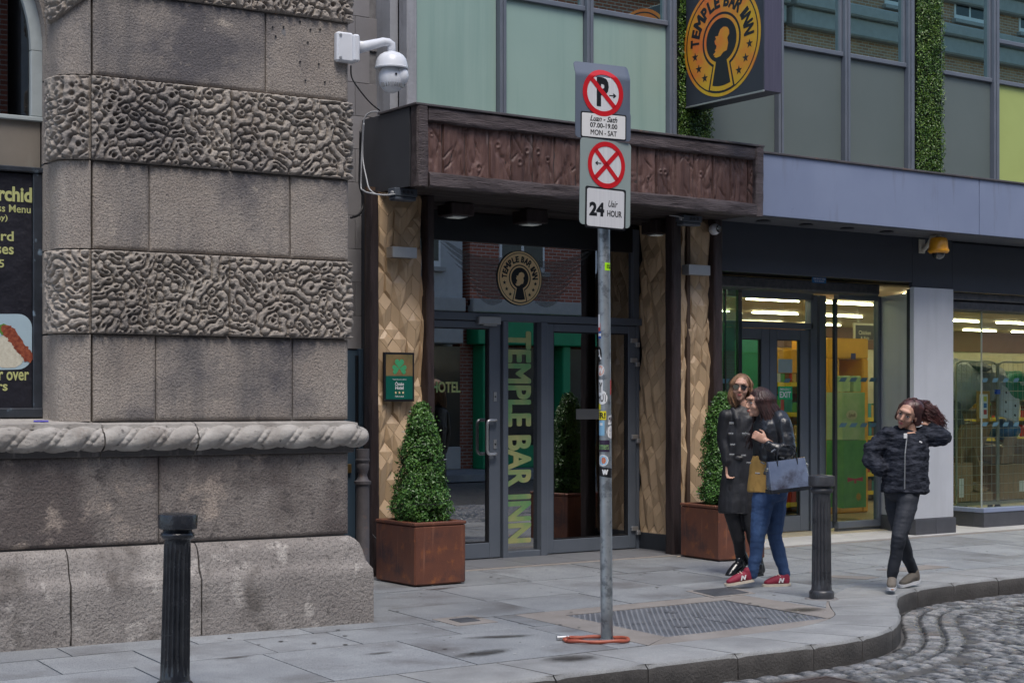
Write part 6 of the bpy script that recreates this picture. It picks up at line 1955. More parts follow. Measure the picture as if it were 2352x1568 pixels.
# ================================================================== BOLLARDS
def bollard(X, Y, H_, lean, label, mat):
    r_ = empty('bollard', label, 'bollard', (X, Y, 0), group='fluted cast-iron bollards')
    r_.rotation_euler = lean
    s = H_ / .955
    def flute(r, z, a):
        if .10 < z < .795 * s:
            e = min(1, (z - .10) / .03, (.795 * s - z) / .03)
            return r - .0115 * max(0, e) * abs(math.sin(a * 9)) ** .6
        return r
    prof = [(.085, 0), (.094, .004), (.096, .02), (.096, .055), (.090, .065), (.080, .072), (.079, .085), (.0765, .10)] + [(.0765 - .007 * k / 12, .101 + k * (.693 * s) / 12) for k in range(13)] + [(.069, .80 * s), (.070, .812 * s), (.079, .818 * s), (.087, .826 * s), (.089, .836 * s), (.085, .846 * s), (.076, .852 * s), (.074, .866 * s)]
    P2 = []
    for a, b in zip(prof[:-1], prof[1:]): P2.append(a)
    P2.append(prof[-1])
    MB().lathe(P2, 108, rfun=flute).obj('shaft', M[mat], r_, auto=50)
    MB().lathe([(.070, .862 * s), (.098, .868 * s), (.102, .872 * s), (.103, .935 * s), (.100, .943 * s), (.088, .947 * s), (.05, .952 * s), (.01, .955 * s), (.001, .955 * s)], 64).disp(.0012, 22, 5).obj('cap', M[mat], r_, auto=25)
    MB().lathe([(.10, 0), (.135, 0), (.12, .010), (.10, .012)], 32, (0, 0, 0)).disp(.012, 12, 3).obj('mortar_collar', M['mortar'], r_)
    return r_
rb = ray(401); bollard(8.52 * rb[0], 8.52 * rb[1], .955, (0, math.radians(1.1), 0), 'black fluted bollard close to the camera in front of the stone plinth', 'black_paint')
bollard(9.22, 8.87, .965, (0, 0, 0), 'worn dark grey fluted bollard on the corner of the kerb beside the walking women', 'bollard_grey')

# ================================================================== SIGN POLE
PXY = (6.51, 8.14)
pole = empty('sign_post', 'galvanised post with two parking signs and many stickers', 'sign post', (PXY[0], PXY[1], 0))
top = PV(1384, 150, 10.38)
tp = top - Vector((PXY[0], PXY[1], 0))
base = Vector((0, 0, -.02))
pdir = (tp - base)
m = MB().tube([base + pdir * k / 14 for k in range(15)], .039, 32)
m.obj('pole', M['galv'], pole, smooth=True)
MB().lathe([(.0395, 0), (.048, 0), (.046, .012), (.0395, .014)], 28).obj('base_ring', M['galv'], pole)
def pole_at(z): return base + pdir * ((z + .02) / (pdir.z))
camdir = Vector((-PXY[0], -PXY[1], 0)).normalized()
rgt = Vector((SN, -CS, 0))
def sign_frame(px, py, dep, yaw, roll):
    o = PV(px, py, dep) - Vector((PXY[0], PXY[1], 0))
    # yaw: angle between sign plane and image plane (right side farther)
    x = Vector((SN * math.cos(yaw) + CS * math.sin(yaw), -CS * math.cos(yaw) + SN * math.sin(yaw), 0))
    y = Vector((0, 0, 1))
    xr_ = x * math.cos(roll) + y * math.sin(roll); yr_ = -x * math.sin(roll) + y * math.cos(roll)
    return frame(o, xr_, yr_)
def ring2(r0, r1, z, M4, n=72, ry=1.0):
    m = MB()
    A = np.array([[tuple(M4 @ Vector((r * math.cos(2 * math.pi * k / n), r * ry * math.sin(2 * math.pi * k / n), z))) for r in (r0, r1)] for k in range(n + 1)])
    return m.grid(A[:, ::-1])
def bar(p0, p1, w, z, M4):
    a, b = Vector((*p0, 0)), Vector((*p1, 0)); t = (b - a).normalized(); q = Vector((-t.y, t.x, 0)) * w / 2
    return MB().add([M4 @ (a - q + Vector((0, 0, z))), M4 @ (b - q + Vector((0, 0, z))), M4 @ (b + q + Vector((0, 0, z))), M4 @ (a + q + Vector((0, 0, z)))], [(0, 1, 2, 3)])
def disc(r, z, M4, n=64):
    return MB().add([M4 @ Vector((r * math.cos(2 * math.pi * k / n), r * math.sin(2 * math.pi * k / n), z)) for k in range(n)], [tuple(range(n))])
def arrow(cx, cy, s, dirx, z, M4):
    m = MB()
    pts = [(-1, -.13), (.25, -.13), (.0, -.52), (.38, -.52), (1, 0), (.38, .52), (.0, .52), (.25, .13), (-1, .13)]
    pts = [(cx + dirx * a * s, cy + b * s) for a, b in pts]
    return m.poly(pts, z - .0002, z, M4)
d0 = 10.33
# upper sign
f1 = sign_frame(1386, 232, d0 - .05, math.radians(27), math.radians(-.3))
s1 = empty('parking_sign', parent=pole, label='bent blue-grey no parking sign reading Luan - Sath 07.00-19.00 MON - SAT')
W1, H1 = .405, .485
def rr_grid(w, h, r, bend):
    pts = rrect(w, h, r, 5)
    return pts
# bent plate: grid with curled top corners
def plate(w, h, r, curl, nx_=24, ny_=30):
    xs_ = np.linspace(-w / 2, w / 2, nx_); ys_ = np.linspace(-h / 2, h / 2, ny_)
    A = np.zeros((nx_, ny_, 3))
    for i, x in enumerate(xs_):
        for j, y in enumerate(ys_):
            ex, ey = abs(x) - (w / 2 - r), abs(y) - (h / 2 - r)
            X_, Y_ = x, y
            if ex > 0 and ey > 0:
                l = max(ex, ey); k = math.hypot(ex, ey)
                sc_ = l / k
                X_ = math.copysign(w / 2 - r + ex * sc_, x); Y_ = math.copysign(h / 2 - r + ey * sc_, y)
            A[i, j] = (X_, Y_, curl(X_, Y_))
    return A
c1 = lambda x, y: -0.42 * max(0, y - (H1 / 2 - .085)) - 0.5 * max(0, x - .185) * (1 if y > -.07 else 0)
A = plate(W1, H1, .025, c1)
B_ = A.copy(); B_[..., 2] -= .004
m = MB().grid(A[:, ::1]); 
m.v = [tuple(f1 @ Vector(q)) for q in m.v]
m2 = MB().grid(B_[:, ::-1]); m2.v = [tuple(f1 @ Vector(q)) for q in m2.v]
m.add(m2.v, m2.f); m.obj('sign_plate', M['signgrey1'], s1, smooth=True)
C1 = (-.004, .052)
fc = f1 @ Matrix.Translation((C1[0], C1[1], 0))
def curl_mb(mb_):
    inv = f1.inverted()
    o = []
    for q in mb_.v:
        l = inv @ Vector(q)
        o.append(tuple(f1 @ Vector((l.x, l.y, l.z + c1(l.x, l.y)))))
    mb_.v = o
    return mb_
def fine(r0, r1, z, M4, n=72, k=5):
    m = MB()
    A = np.array([[tuple(M4 @ Vector((r * math.cos(2 * math.pi * i / n), r * math.sin(2 * math.pi * i / n), z))) for r in np.linspace(r0, r1, k)] for i in range(n + 1)])
    return m.grid(A[:, ::-1])
curl_mb(fine(0.001, .126, .0012, fc)).obj('white_disc', M['signwhite'], s1)
t_ = text_mb('P', .088, .185, .045, 0, .0022); t_.xf(fc @ Matrix.Translation((-.002, .006, 0)))
curl_mb(t_).obj('lettering', M['black'], s1)
curl_mb(arrow(.072, -.012, .026, 1, .0022, fc)).obj('arrow', M['black'], s1)
m = bar((-.085, .085), (.085, -.085), .03, .0030, fc); m2 = fine(.116, .148, .0030, fc); m.add(m2.v, m2.f); curl_mb(m).obj('red_ring', M['red'], s1)
fb = f1 @ Matrix.Translation((.002, -.157, 0))
MB().poly(rrect(.335, .165, .012), .0002, .0016, fb).obj('panel_border', M['black'], s1)
MB().poly(rrect(.318, .148, .008), .0002, .0022, fb).obj('white_panel', M['white'], s1)
text('Luan - Sath', s1, M['black'], fb @ Matrix.Translation((-.0, .044, 0)), .20, .036, .022, .35, z=.0028)
text('07.00-19.00', s1, M['black'], fb @ Matrix.Translation((0, .001, 0)), .20, .032, .028, 0, z=.0028)
text('MON - SAT', s1, M['black'], fb @ Matrix.Translation((0, -.044, 0)), .19, .032, .02, 0, z=.0028)
# lower sign
f2 = sign_frame(1391, 420, d0 - .05, math.radians(34), math.radians(-1.0))
s2 = empty('clearway_sign', parent=pole, label='green-grey no stopping sign reading 24 Uair HOUR')
W2, H2 = .402, .545
MB().poly(rrect(W2, H2, .028), -.004, 0, f2).obj('sign_plate', M['signgrey2'], s2)
fc = f2 @ Matrix.Translation((.004, .115, 0))
disc(.13, .0012, fc).obj('white_disc', M['signwhite'], s2)
arrow(-.066, .006, .024, -1, .0022, fc).obj('arrow', M['black'], s2)
m = bar((-.09, .09), (.09, -.09), .030, .0030, fc)
m2 = bar((-.09, -.09), (.09, .09), .030, .0030, fc); m.add(m2.v, m2.f)
m2 = ring2(.117, .148, .0030, fc); m.add(m2.v, m2.f); m.obj('red_ring', M['red'], s2)
fb = f2 @ Matrix.Translation((.002, -.160, 0))
MB().poly(rrect(.322, .262, .014), .0002, .0016, fb).obj('panel_border', M['black'], s2)
MB().poly(rrect(.296, .238, .016), .0002, .0022, fb).obj('white_panel', M['signwhite'], s2)
text('24', s2, M['black'], fb @ Matrix.Translation((-.070, -.01, 0)), .118, .088, .05, 0, z=.0028)
text('Uair', s2, M['black'], fb @ Matrix.Translation((.058, .032, 0)), .075, .042, .012, .3, z=.0028)
text('HOUR', s2, M['black'], fb @ Matrix.Translation((.070, -.030, 0)), .115, .038, .022, 0, z=.0028)
for z in (2.72, 3.10, 3.40):
    c = pole_at(z)
    MB().tube([c + Vector((0, 0, -.012)), c + Vector((0, 0, .012))], .043, 20).obj('clamp', M['satin'], pole)
# stickers wrapped on the pole, as read in the photograph
def sticker(py, h, off0, off1, mat, txt=None, tmat=None, label=None, bold=.03, tw_=None, rot=0, round_=False):
    z = EYE - (py - 915) / 3725 * 10.38
    hh = h / 3725 * 10.38
    c = pole_at(z)
    R_ = .0396
    n = 14
    # off: -1 (left silhouette) .. 1 (right silhouette)
    a0, a1 = math.asin(max(-1, min(1, off0))), math.asin(max(-1, min(1, off1)))
    if off1 > 1: a1 += (off1 - 1)
    if off0 < -1: a0 -= (-1 - off0)
    nrm = Vector((-CS, -SN, 0))
    A = []
    for i in range(n + 1):
        u = i / n; a = a0 + (a1 - a0) * u
        dv = rgt * math.sin(a) + nrm * math.cos(a)
        col = []
        k = math.sqrt(max(0.0, 1 - (2 * u - 1) ** 2)) if round_ else 1
        for v in (-1, 1):
            sl_ = rot * (u - .5) * hh
            col.append(tuple(c + dv * R_ + Vector((0, 0, v * hh / 2 * k + sl_))))
        A.append(col)
    par = MB().grid(np.array(A)).obj('sticker', mat, pole, smooth=True, label=label)
    if txt:
        w = (a1 - a0) * R_ * .85
        am = (a0 + a1) / 2
        t = text_mb(txt, tw_ or w, hh * (.62 if not tw_ else .5), bold, 0, 0)
        V = []
        for q in t.v:
            a = am + q[0] / R_
            dv = rgt * math.sin(a) + nrm * math.cos(a)
            V.append(tuple(c + dv * (R_ + .0006) + Vector((0, 0, q[1]))))
        t.v = V
        t.obj('lettering', tmat or M['black'], par)
    return par
lime = flat('lime_sticker', (.42, .85, .01), .4); yel = flat('yellow_sticker', (.80, .70, .02), .4); org = flat('orange_sticker', (.62, .14, .02), .4)
skyb = flat('sky_sticker', (.25, .50, .70), .4); pur = flat('dark_purple_sticker', (.035, .02, .05), .4); rd = flat('red_sticker', (.55, .03, .03), .4); blu = flat('blue_sticker', (.03, .10, .4), .4)
sticker(612, 18, .05, 1.15, lime, 'BOLLOX\nTO BREX', M['black'], 'lime green slogan sticker high on the pole', .03, .040)
sticker(736, 30, -1.3, -.78, M['white'], 'L', M['black'])
sticker(750, 18, -1.3, -.72, rd)
sticker(769, 16, -1.3, -.62, blu); sticker(768, 6, -1.3, -.62, M['white'])
sticker(813, 36, -1.25, -.52, M['black'], 'A', M['white'], round_=True)
sticker(850, 26, -1.15, -.1, M['white'], round_=True); sticker(850, 23, -1.1, -.16, org, 'W', M['white'], round_=True)
sticker(889, 36, -1.2, -.42, M['white'], 'NY', M['black'])
sticker(885, 34, .80, 1.5, rd, rot=.3)
sticker(912, 32, -1.0, .35, M['white'], 'HOT', M['black'], bold=.02, round_=True)
sticker(933, 14, -1.3, -.75, yel)
sticker(953, 20, -1.2, .10, yel, 'ER!', M['black'], 'yellow sticker reading ER! on the pole', .05)
sticker(962, 20, .42, 1.4, M['white'], 'MAD', pur, rot=.3)
sticker(982, 34, -1.2, -.18, skyb); sticker(985, 13, -.75, -.3, rd); sticker(973, 6, -.9, -.5, M['white'])
sticker(991, 30, .12, 1.5, M['white'], 'P', pur, round_=True)
sticker(1023, 27, -1.1, .62, pur, 'farmers', M['goldtext'], 'dark purple sticker reading farmers on the pole', .02)
sticker(1056, 26, -1.05, .45, M['white'], round_=True); sticker(1056, 22, -.95, .32, skyb, round_=True); sticker(1056, 15, -.7, .0, org, round_=True)
sticker(1083, 22, -1.0, .95, M['black'], 'W', M['white'], 'black torn sticker with a white W, lowest on the pole', .06, .035, -.25)
# rope lock round the foot of the pole
loop = []
cx_, cy_ = G(1366, 1475)
for k in range(46):
    a = k / 46 * 2 * math.pi
    loop.append((.0 + .205 * math.cos(a) * 1.0, .075 * math.sin(a) * 1.5 + .01 * math.sin(a * 3), .016 + .003 * math.sin(a * 5)))
lk = empty('bicycle_lock', 'orange-red tubular bicycle lock lying round the foot of the sign post', 'bike lock', (cx_ + .035, cy_ + .03, 0), math.atan2(-CS, SN))
M['lockred'] = pm('faded_orange_sleeve', (0.30, 0.06, 0.035), (0.38, 0.10, 0.055), 0.45, scale=16, bump=.002, bscale=40)
MB().tube(loop[26:] + loop[:20], [.0100 + .003 * abs(math.sin(k * .55)) for k in range(40)], 12).obj('sleeve', M['lockred'], lk, smooth=True)
MB().tube([loop[19], Vector(loop[19]) + Vector((-.035, -.01, 0)), Vector(loop[19]) + Vector((-.075, -.02, 0))], .017, 16).obj('barrel', M['satin'], lk, auto=40)
MB().tube([loop[19], loop[23], loop[26]], .012, 10).obj('joint_sleeve', M['lockred'], lk, smooth=True)

# ================================================================== CAMERAS, BOXES, PIPE, CABLES
# white dome camera on the stone corner
cs_, cz_ = Q(793, 114, TW)
wc = empty('dome_camera', 'white dome security camera on a bracket arm at the stone corner', 'security camera', (0, 0, 0))
wc.parent = None
SM = Matrix.Translation((OX, OY, 0)) @ Matrix.Rotation(RZ, 4, 'Z')
orig = SM @ Vector((CW + .0, TW - .04, cz_))
wc.location = orig; wc.rotation_euler = (0, 0, RZ)
sc1 = 11.65 / 3725
MB().cbox(-.115, .012, -.02, .04, -.095, .11, .012).obj('mount_plate', M['white_plastic'], wc)
MB().cbox(.0, .05, -.045, .07, -.09, .10, .012).obj('bracket_box', M['white_plastic'], wc)
for sx, sz in ((-.09, .085), (-.09, -.07)): MB().lathe([(.001, 0), (.011, 0), (.009, .006), (.001, .006)], 10).xf(front(sx, -.02, sz)).obj('bolt', M['satin'], wc)
def lw(px, py, t_=0.0):
    s_, z_ = Q(px, py, TW - .04 + t_)
    return (s_ - (CW), t_, z_ - cz_)
a0 = lw(815, 108); a1 = lw(896, 98); a2 = lw(900, 128)
dc = lw(899, 165)
MB().tube([(.04, 0, a0[2] + .0), (.10, 0, a0[2] + .012), (a1[0] - .05, 0, a1[2] + .002), (a1[0] - .015, 0, a1[2] + .0), (a1[0] + .008, 0, a1[2] - .012), (dc[0], 0, a1[2] - .04), (dc[0], 0, a2[2] + .01)], [(.035, .05), (.03, .038), (.027, .03), (.03, .03), (.032, .032), (.03, .03), (.03, .03)], 20).obj('arm', M['white_plastic'], wc, smooth=True)
zz = dc[2]
k_ = sc1
MB().lathe([(.03, .048), (.034, .043), (.06, .038), (.085, .022), (.103, -.002), (.113, -.035), (.117, -.062), (.121, -.066), (.119, -.075), (.09, -.072)], 48, (dc[0], 0, zz + .095)).obj('housing', M['white_plastic'], wc, auto=35)
MB().ell((dc[0], 0, zz - .045), (.092, .092, .105), 32, 20).obj('camera_ball', M['white_plastic'], wc, smooth=True)
MB().ell((dc[0] + .052, -.045, zz - .03), (.055, .055, .07), 24, 16).obj('ir_pod', M['white_plastic'], wc, smooth=True)
for k in range(12):
    a = -2.6 + k * .19
    MB().box(-.0015, .0015, -.098, -.075, -.03, .0).xf(Matrix.Translation((dc[0], 0, zz - .085)) @ Matrix.Rotation(a + 1.3, 4, 'Z')).obj('cooling_fin', M['satin'], wc)
MB().lathe([(.001, 0), (.008, 0), (.008, .004), (.001, .004)], 12).xf(front(dc[0] - .012, -.092, zz - .03)).obj('sensor', M['black'], wc)
# yellow dome camera
X_, Z_ = P(2116, 565, YSB)
yc = empty('dome_camera', 'yellow dome security camera on a cream bracket under the shop soffit', 'security camera', (X_, YSB, Z_))
cream_ = flat('cream_enamel', (.55, .52, .44), .4)
MB().cbox(-.05, .05, -.02, -.001, -.08, .08, .005).obj('mount_plate', cream_, yc)
Xd, Zd = P(2156, 546, YSB - .36)
dd = (Xd - X_, -.36, Zd - Z_)
MB().tube(catmull([(0, -.02, -.05), (.03, -.08, .02), (dd[0] * .5, -.22, dd[2] + .03), (dd[0] * .85, -.32, dd[2] + .065), (dd[0], -.36, dd[2] + .05), (dd[0], -.36, dd[2] - .0)], 5), .026, 14).obj('arm', cream_, yc, smooth=True)
s_ = .118
MB().lathe([(.02, .015), (.05, .012), (.085, 0), (.098, -.02), (.105, -.10), (.112, -.128), (.118, -.132), (.118, -.15), (.10, -.168), (.075, -.168)], 44, dd).obj('housing', M['yellow_plastic'], yc, auto=35)
MB().ell((dd[0], dd[1], dd[2] - .17), (.073, .073, .072), 28, 18).obj('smoked_dome', M['dome'], yc, smooth=True)
# small turret camera
X_, Z_ = P(1641, 526, YF - .09)
tc2 = empty('turret_camera', 'small white eyeball camera beside the canopy above the right gold pilaster', 'security camera', (X_, YF - .09, Z_))
MB().lathe([(.001, 0), (.05, 0), (.055, .01), (.055, .05), (.045, .06), (.001, .06)], 28).xf(frame((0, .03, 0), (1, 0, 0), (0, 0, 1))).obj('housing', M['white_plastic'], tc2, auto=40)
MB().ell((0, -.015, 0), (.052, .05, .052), 24, 16).obj('eyeball', M['white_plastic'], tc2, smooth=True)
MB().lathe([(.001, 0), (.036, 0), (.034, .012), (.001, .008)], 24).xf(frame((.006, -.056, .0), (1, .15, 0), (0, 0, 1))).obj('lens', M['dome'], tc2, auto=40)
# weatherproof boxes under the canopy
for (a, b, c, d, lab) in [(907, 959, 434, 457, 'blue-grey cable box under the left corner of the canopy'), (1570, 1613, 496, 515, 'blue-grey cable box under the canopy above the right pilaster')]:
    Yb = 11.98
    X0, Z0 = P(a, d, Yb); X1, Z1 = P(b, c, Yb)
    jb = empty('junction_box', lab, 'junction box', ((X0 + X1) / 2, Yb, (Z0 + Z1) / 2), group='cable boxes under the canopy')
    w, h = (X1 - X0) / 2, (Z1 - Z0) / 2
    MB().cbox(-w, w, 0, .12, -h * .3, h, .004).obj('box_body', M['junction'], jb)
    MB().cbox(-w * .94, w * .94, .005, .115, -h, -h * .32, .008).obj('box_lid', M['junction'], jb)
    for k in range(3): MB().lathe([(.001, 0), (.016, 0), (.014, .004), (.001, .004)], 14).xf(front(-w * .2 + k * w * .36, .0, h * .35)).obj('knockout', M['dark_plastic'], jb)
    MB().tube([(-w, .03, h * .2), (-w - .02, .03, h * .2)], .014, 10).obj('cable_gland', M['cable'], jb)
def cable(pts, r, mat, name, label, cat='cable'):
    P3 = [Vector((P(a, b, Y)[0], Y, P(a, b, Y)[1])) for a, b, Y in pts]
    o = MB().tube(catmull([tuple(q) for q in P3], 6), r, 8).obj(name, mat, None, smooth=True)
    return tag(o, label, cat)
cable([(868, 256, 12.2), (850, 258, 12.3), (836, 275, 12.35), (832, 330, 12.4), (830, 380, 12.4), (829, 428, 12.4), (834, 436, 12.3), (846, 442, 12.0), (880, 447, 11.95), (907, 445, 11.98)], .007, M['cable'], 'cable', 'thin white cable down the left side of the canopy to the cable box')
cable([(836, 282, 12.25), (833, 330, 12.3), (834, 370, 12.3), (842, 410, 12.2), (848, 432, 12.1), (864, 445, 12.0), (888, 447, 11.96)], .006, M['cable'], 'cable', 'second white cable looping beside the canopy corner')
cable([(828, 300, 12.4), (827, 360, 12.45), (826, 420, 12.45), (833, 450, 12.45), (833, 475, 12.45), (824, 492, 12.4), (806, 499, 12.3)], .011, M['black_cable'], 'cable', 'thick black cable hanging in a loop behind the stone corner')
cable([(806, 150, 11.2), (808, 178, 11.3), (825, 205, 11.7), (850, 235, 12.0), (872, 253, 12.2)], .006, M['black_cable'], 'cable', 'thin black cable from the white camera to the canopy roof')
cable([(855, 1226, 12.2), (866, 1238, 12.15), (873, 1246, 12.1), (884, 1262, 12.1)], .006, M['black_cable'], 'cable', 'short black cable near the ground behind the left planter')
cable([(1570, 500, 11.98), (1556, 496, 12.0), (1547, 495, 11.98), (1538, 494, 11.95)], .005, M['cable'], 'cable', 'short white cable stub beside the right cable box')
# cast iron downpipe
rp = ray(833); Yp = 10.45
pp = empty('downpipe', 'rust-stained cast-iron standpipe with a vase-shaped head beside the stone corner', 'drainpipe', (rp[0] * Yp / rp[1], Yp, 0))
MB().lathe([(.062, 0), (.062, .05), (.05, .06), (.05, .90), (.052, .93)], 28).disp(.001, 12, 2).obj('pipe', M['pipe'], pp, smooth=True)
MB().lathe([(.052, .915), (.062, .92), (.064, .94), (.052, .945), (.044, .955), (.036, .97), (.032, .985), (.036, 1.0), (.046, 1.03), (.05, 1.06), (.045, 1.075), (.052, 1.085), (.056, 1.10), (.05, 1.105), (.05, 1.18)], 28).obj('pipe_head', M['pipe'], pp, auto=45)
# litter
def litter(px, py, z, l, r, mat, label, rz, nm='cigarette_end'):
    X_, Y_ = G(px, py, z)
    o = MB().tube([(-l / 2, 0, 0), (l / 2, 0, 0)], r, 8).obj(nm, mat, None)
    o.location = (X_, Y_, z + r); o.rotation_euler = (0, 0, rz)
    return tag(o, label, 'litter')
litter(1559, 1278, .0, .05, .006, flat('cigarette_paper', (.6, .52, .42), .7), 'cigarette end on the slabs by the middle timber post', .2)
litter(1855, 1478, -.13, .05, .006, flat('cigarette_paper2', (.62, .40, .25), .7), 'cigarette end on the setts beside the gully grate', -.3)
s_, z_ = Q(92, 961, .1)
q = SM @ Vector((s_, .08, 1.41))
o = MB().tube([(-.045, 0, 0), (.045, 0, 0)], .006, 8).obj('blue_straw', flat('blue_straw', (.04, .03, .45), .4), None)
o.location = q; o.rotation_euler = (0, 0, -.3); tag(o, 'short blue straw lying on the ledge under the menu window', 'litter')
# ================================================================== PEOPLE
def remesh(parts, voxel, smooth_it=4, fac=.5):
    """fuse overlapping closed shapes into one continuous surface"""
    m = MB()
    for p in parts: m.add(p.v, p.f)
    me = m.mesh('tmp')
    bm = bmesh.new(); bm.from_mesh(me); bmesh.ops.recalc_face_normals(bm, faces=bm.faces[:]); bm.to_mesh(me); bm.free()
    o = bpy.data.objects.new('tmp', me); scene.collection.objects.link(o)
    r = o.modifiers.new('r', 'REMESH'); r.mode = 'VOXEL'; r.voxel_size = voxel; r.use_smooth_shade = True
    s = o.modifiers.new('s', 'SMOOTH'); s.iterations = smooth_it; s.factor = fac
    dg = bpy.context.evaluated_depsgraph_get()
    ev = o.evaluated_get(dg)
    out = bpy.data.meshes.new_from_object(ev)
    bpy.data.objects.remove(o); bpy.data.meshes.remove(me)
    return out
def mesh_noise(me, amp, scale, seed, stretch=(1, 1, 1), octv=3):
    n = len(me.vertices)
    V = np.empty(n * 3, dtype=np.float32); me.vertices.foreach_get('co', V); V = V.reshape(-1, 3)
    N = np.empty(n * 3, dtype=np.float32); me.vertex_normals.foreach_get('vector', N); N = N.reshape(-1, 3)
    d = fbm(V * np.array(stretch) * scale, octv, seed) * amp
    me.vertices.foreach_set('co', (V + N * d[:, None]).astype(np.float32).ravel()); me.update()
def mobj(me, name, mat, parent, label=None):
    me.name = name; me.materials.clear(); me.materials.append(mat)
    me.polygons.foreach_set('use_smooth', [True] * len(me.polygons))
    o = bpy.data.objects.new(name, me)
    return link(o, parent, label=label)
def cap(pts, rad, flat_=1.0, up=None, seg=12): return MB().capsule(pts, rad, seg, flat_, up)
def capf(pts, rad, up=None, seg=16):
    """rounded at the first end, cut straight at the last"""
    p = [Vector(q) for q in pts]; d0 = (p[0] - p[1]).normalized(); mr = min(rad[0])
    a, ra = [], []
    for k in (1.0, .92, .7, .38):
        a.append(p[0] + d0 * mr * k * .9); q = math.sqrt(max(.02, 1 - k * k)); ra.append((rad[0][0] * q, rad[0][1] * q))
    return MB().tube(a + p, ra + list(rad), seg, True, 1.0, up)
def el(c, r, Mx=None): return MB().ell(c, r, 18, 12, Mx)
M['skin'] = pm('skin', (0.56, 0.33, 0.24), (0.50, 0.28, 0.20), 0.5, scale=6)
M['skin'].node_tree.nodes['Principled BSDF'].inputs['Subsurface Weight'].default_value = 0.06
M['skin'].node_tree.nodes['Principled BSDF'].inputs['Subsurface Radius'].default_value = (.02, .008, .004)
M['lip'] = flat('lips', (.42, .11, .10), .4)
M['eyew'] = flat('eye_white', (.62, .60, .58), .25)
M['iris'] = flat('dark_iris', (.03, .018, .012), .15)
M['brow'] = flat('eyebrow', (.05, .03, .022), .8)
def head_parts(c, R, s=1.0):
    """head of about 0.22 m, centred at c, looking along R's -Y axis (local: x right, -y forward, z up)"""
    def t(p): return tuple(Vector(c) + R @ (Vector(p) * s))
    Rm = R.to_3x3() if hasattr(R, 'to_3x3') else R
    q = lambda c_, r_: el(t(c_), tuple(k * s for k in r_), Rm)
    return [q((0, .012, .035), (.074, .092, .082)), q((0, -.022, -.005), (.060, .070, .085)), q((0, -.030, -.050), (.047, .054, .052)),
            q((0, -.072, -.080), (.022, .020, .020)), q((-.036, -.058, -.022), (.024, .026, .026)), q((.036, -.058, -.022), (.024, .026, .026)),
            cap([t((0, -.088, .022)), t((0, -.104, -.008)), t((0, -.110, -.020))], [.0085 * s, .0115 * s, .013 * s]), q((-.010, -.101, -.025), (.009, .009, .008)), q((.010, -.101, -.025), (.009, .009, .008)),
            q((0, -.080, .045), (.050, .020, .018)), q((0, -.094, -.049), (.020, .011, .0065)), q((0, -.092, -.058), (.017, .010, .006)),
            q((-.076, .008, -.005), (.008, .017, .028)), q((.076, .008, -.005), (.008, .017, .028))]
def face(parent, c, R, s=1.0, eyes=True):
    def t(p): return tuple(Vector(c) + R @ (Vector(p) * s))
    if eyes:
        for sx in (-1, 1):
            e = MB().ell(t((sx * .031, -.0815, .012)), (.0125 * s, .009 * s, .0075 * s), 16, 10, R).obj('eye', M['eyew'], parent, smooth=True)
            MB().ell(t((sx * .031, -.0885, .012)), (.0055 * s, .003 * s, .0055 * s), 12, 8, R).obj('iris', M['iris'], e, smooth=True)
            MB().tube([t((sx * .018, -.0885, .0205)), t((sx * .031, -.0915, .0215)), t((sx * .045, -.083, .017))], .0022 * s, 6).obj('eyelashes', M['iris'], parent)
    for sx in (-1, 1):
        MB().tube([t((sx * .014, -.0955, .034)), t((sx * .032, -.0975, .040)), t((sx * .050, -.084, .033))], [.003 * s, .0036 * s, .0018 * s], 6).obj('eyebrow', M['brow'], parent, smooth=True)
    MB().ell(t((0, -.1005, -.0475)), (.0195 * s, .006 * s, .0048 * s), 14, 8, R).ell(t((0, -.0995, -.0560)), (.0170 * s, .006 * s, .0052 * s), 14, 8, R).obj('lips', M['lip'], parent, smooth=True)
def hair_strands(parent, roots, paths, mat, seed, rad=.0042, name='hair'):
    m = MB()
    for p in paths: m.tube(p, [rad * (.7 + .5 * math.sin(math.pi * min(1, k / (len(p) - 1) * .9 + .08))) for k in range(len(p))], 5)
    return m.obj(name, mat, parent, smooth=True)
def shoe(foot, toe, up_, mat_up, mat_sole, parent, w=.043, L=.25, lab=None):
    """foot: heel point on the sole, toe: direction, up_: up direction"""
    f = Vector(toe).normalized(); u = Vector(up_); u = (u - f * u.dot(f)).normalized(); sd = f.cross(u)
    R = Matrix((( f.x, sd.x, u.x), (f.y, sd.y, u.y), (f.z, sd.z, u.z)))
    T = lambda x, y, z: tuple(Vector(foot) + f * x + sd * y + u * z)
    up = remesh([cap([T(.035, 0, .055), T(.10, 0, .058), T(.17, .0, .040), T(.215, -.002, .032)], [(.036, .033), (.038, .038), (.034, .040), (.022, .034)], up=u),
                 cap([T(.04, 0, .06), T(.045, 0, .095)], [.036, .034]), el(T(.045, 0, .04), (.04, .034, .035), R)], .006, 3)
    root = empty('shoe', parent=parent, label=lab)
    mobj(up, 'shoe_upper', mat_up, root)
    outl = []
    n = 30
    for k in range(n):
        a = 2 * math.pi * k / n
        x = .125 + .128 * math.cos(a); wy = (.036 + .008 * math.cos(a) * (1 if math.cos(a) > 0 else .3)) * math.sin(a) * (abs(math.sin(a)) ** -.35 if abs(math.sin(a)) > .05 else 1)
        outl.append((x, wy))
    MM = Matrix(((f.x, sd.x, u.x, foot[0]), (f.y, sd.y, u.y, foot[1]), (f.z, sd.z, u.z, foot[2]), (0, 0, 0, 1)))
    MB().poly(outl, 0.0, .022, MM).obj('sole', mat_sole, root, auto=50)
    return root, T
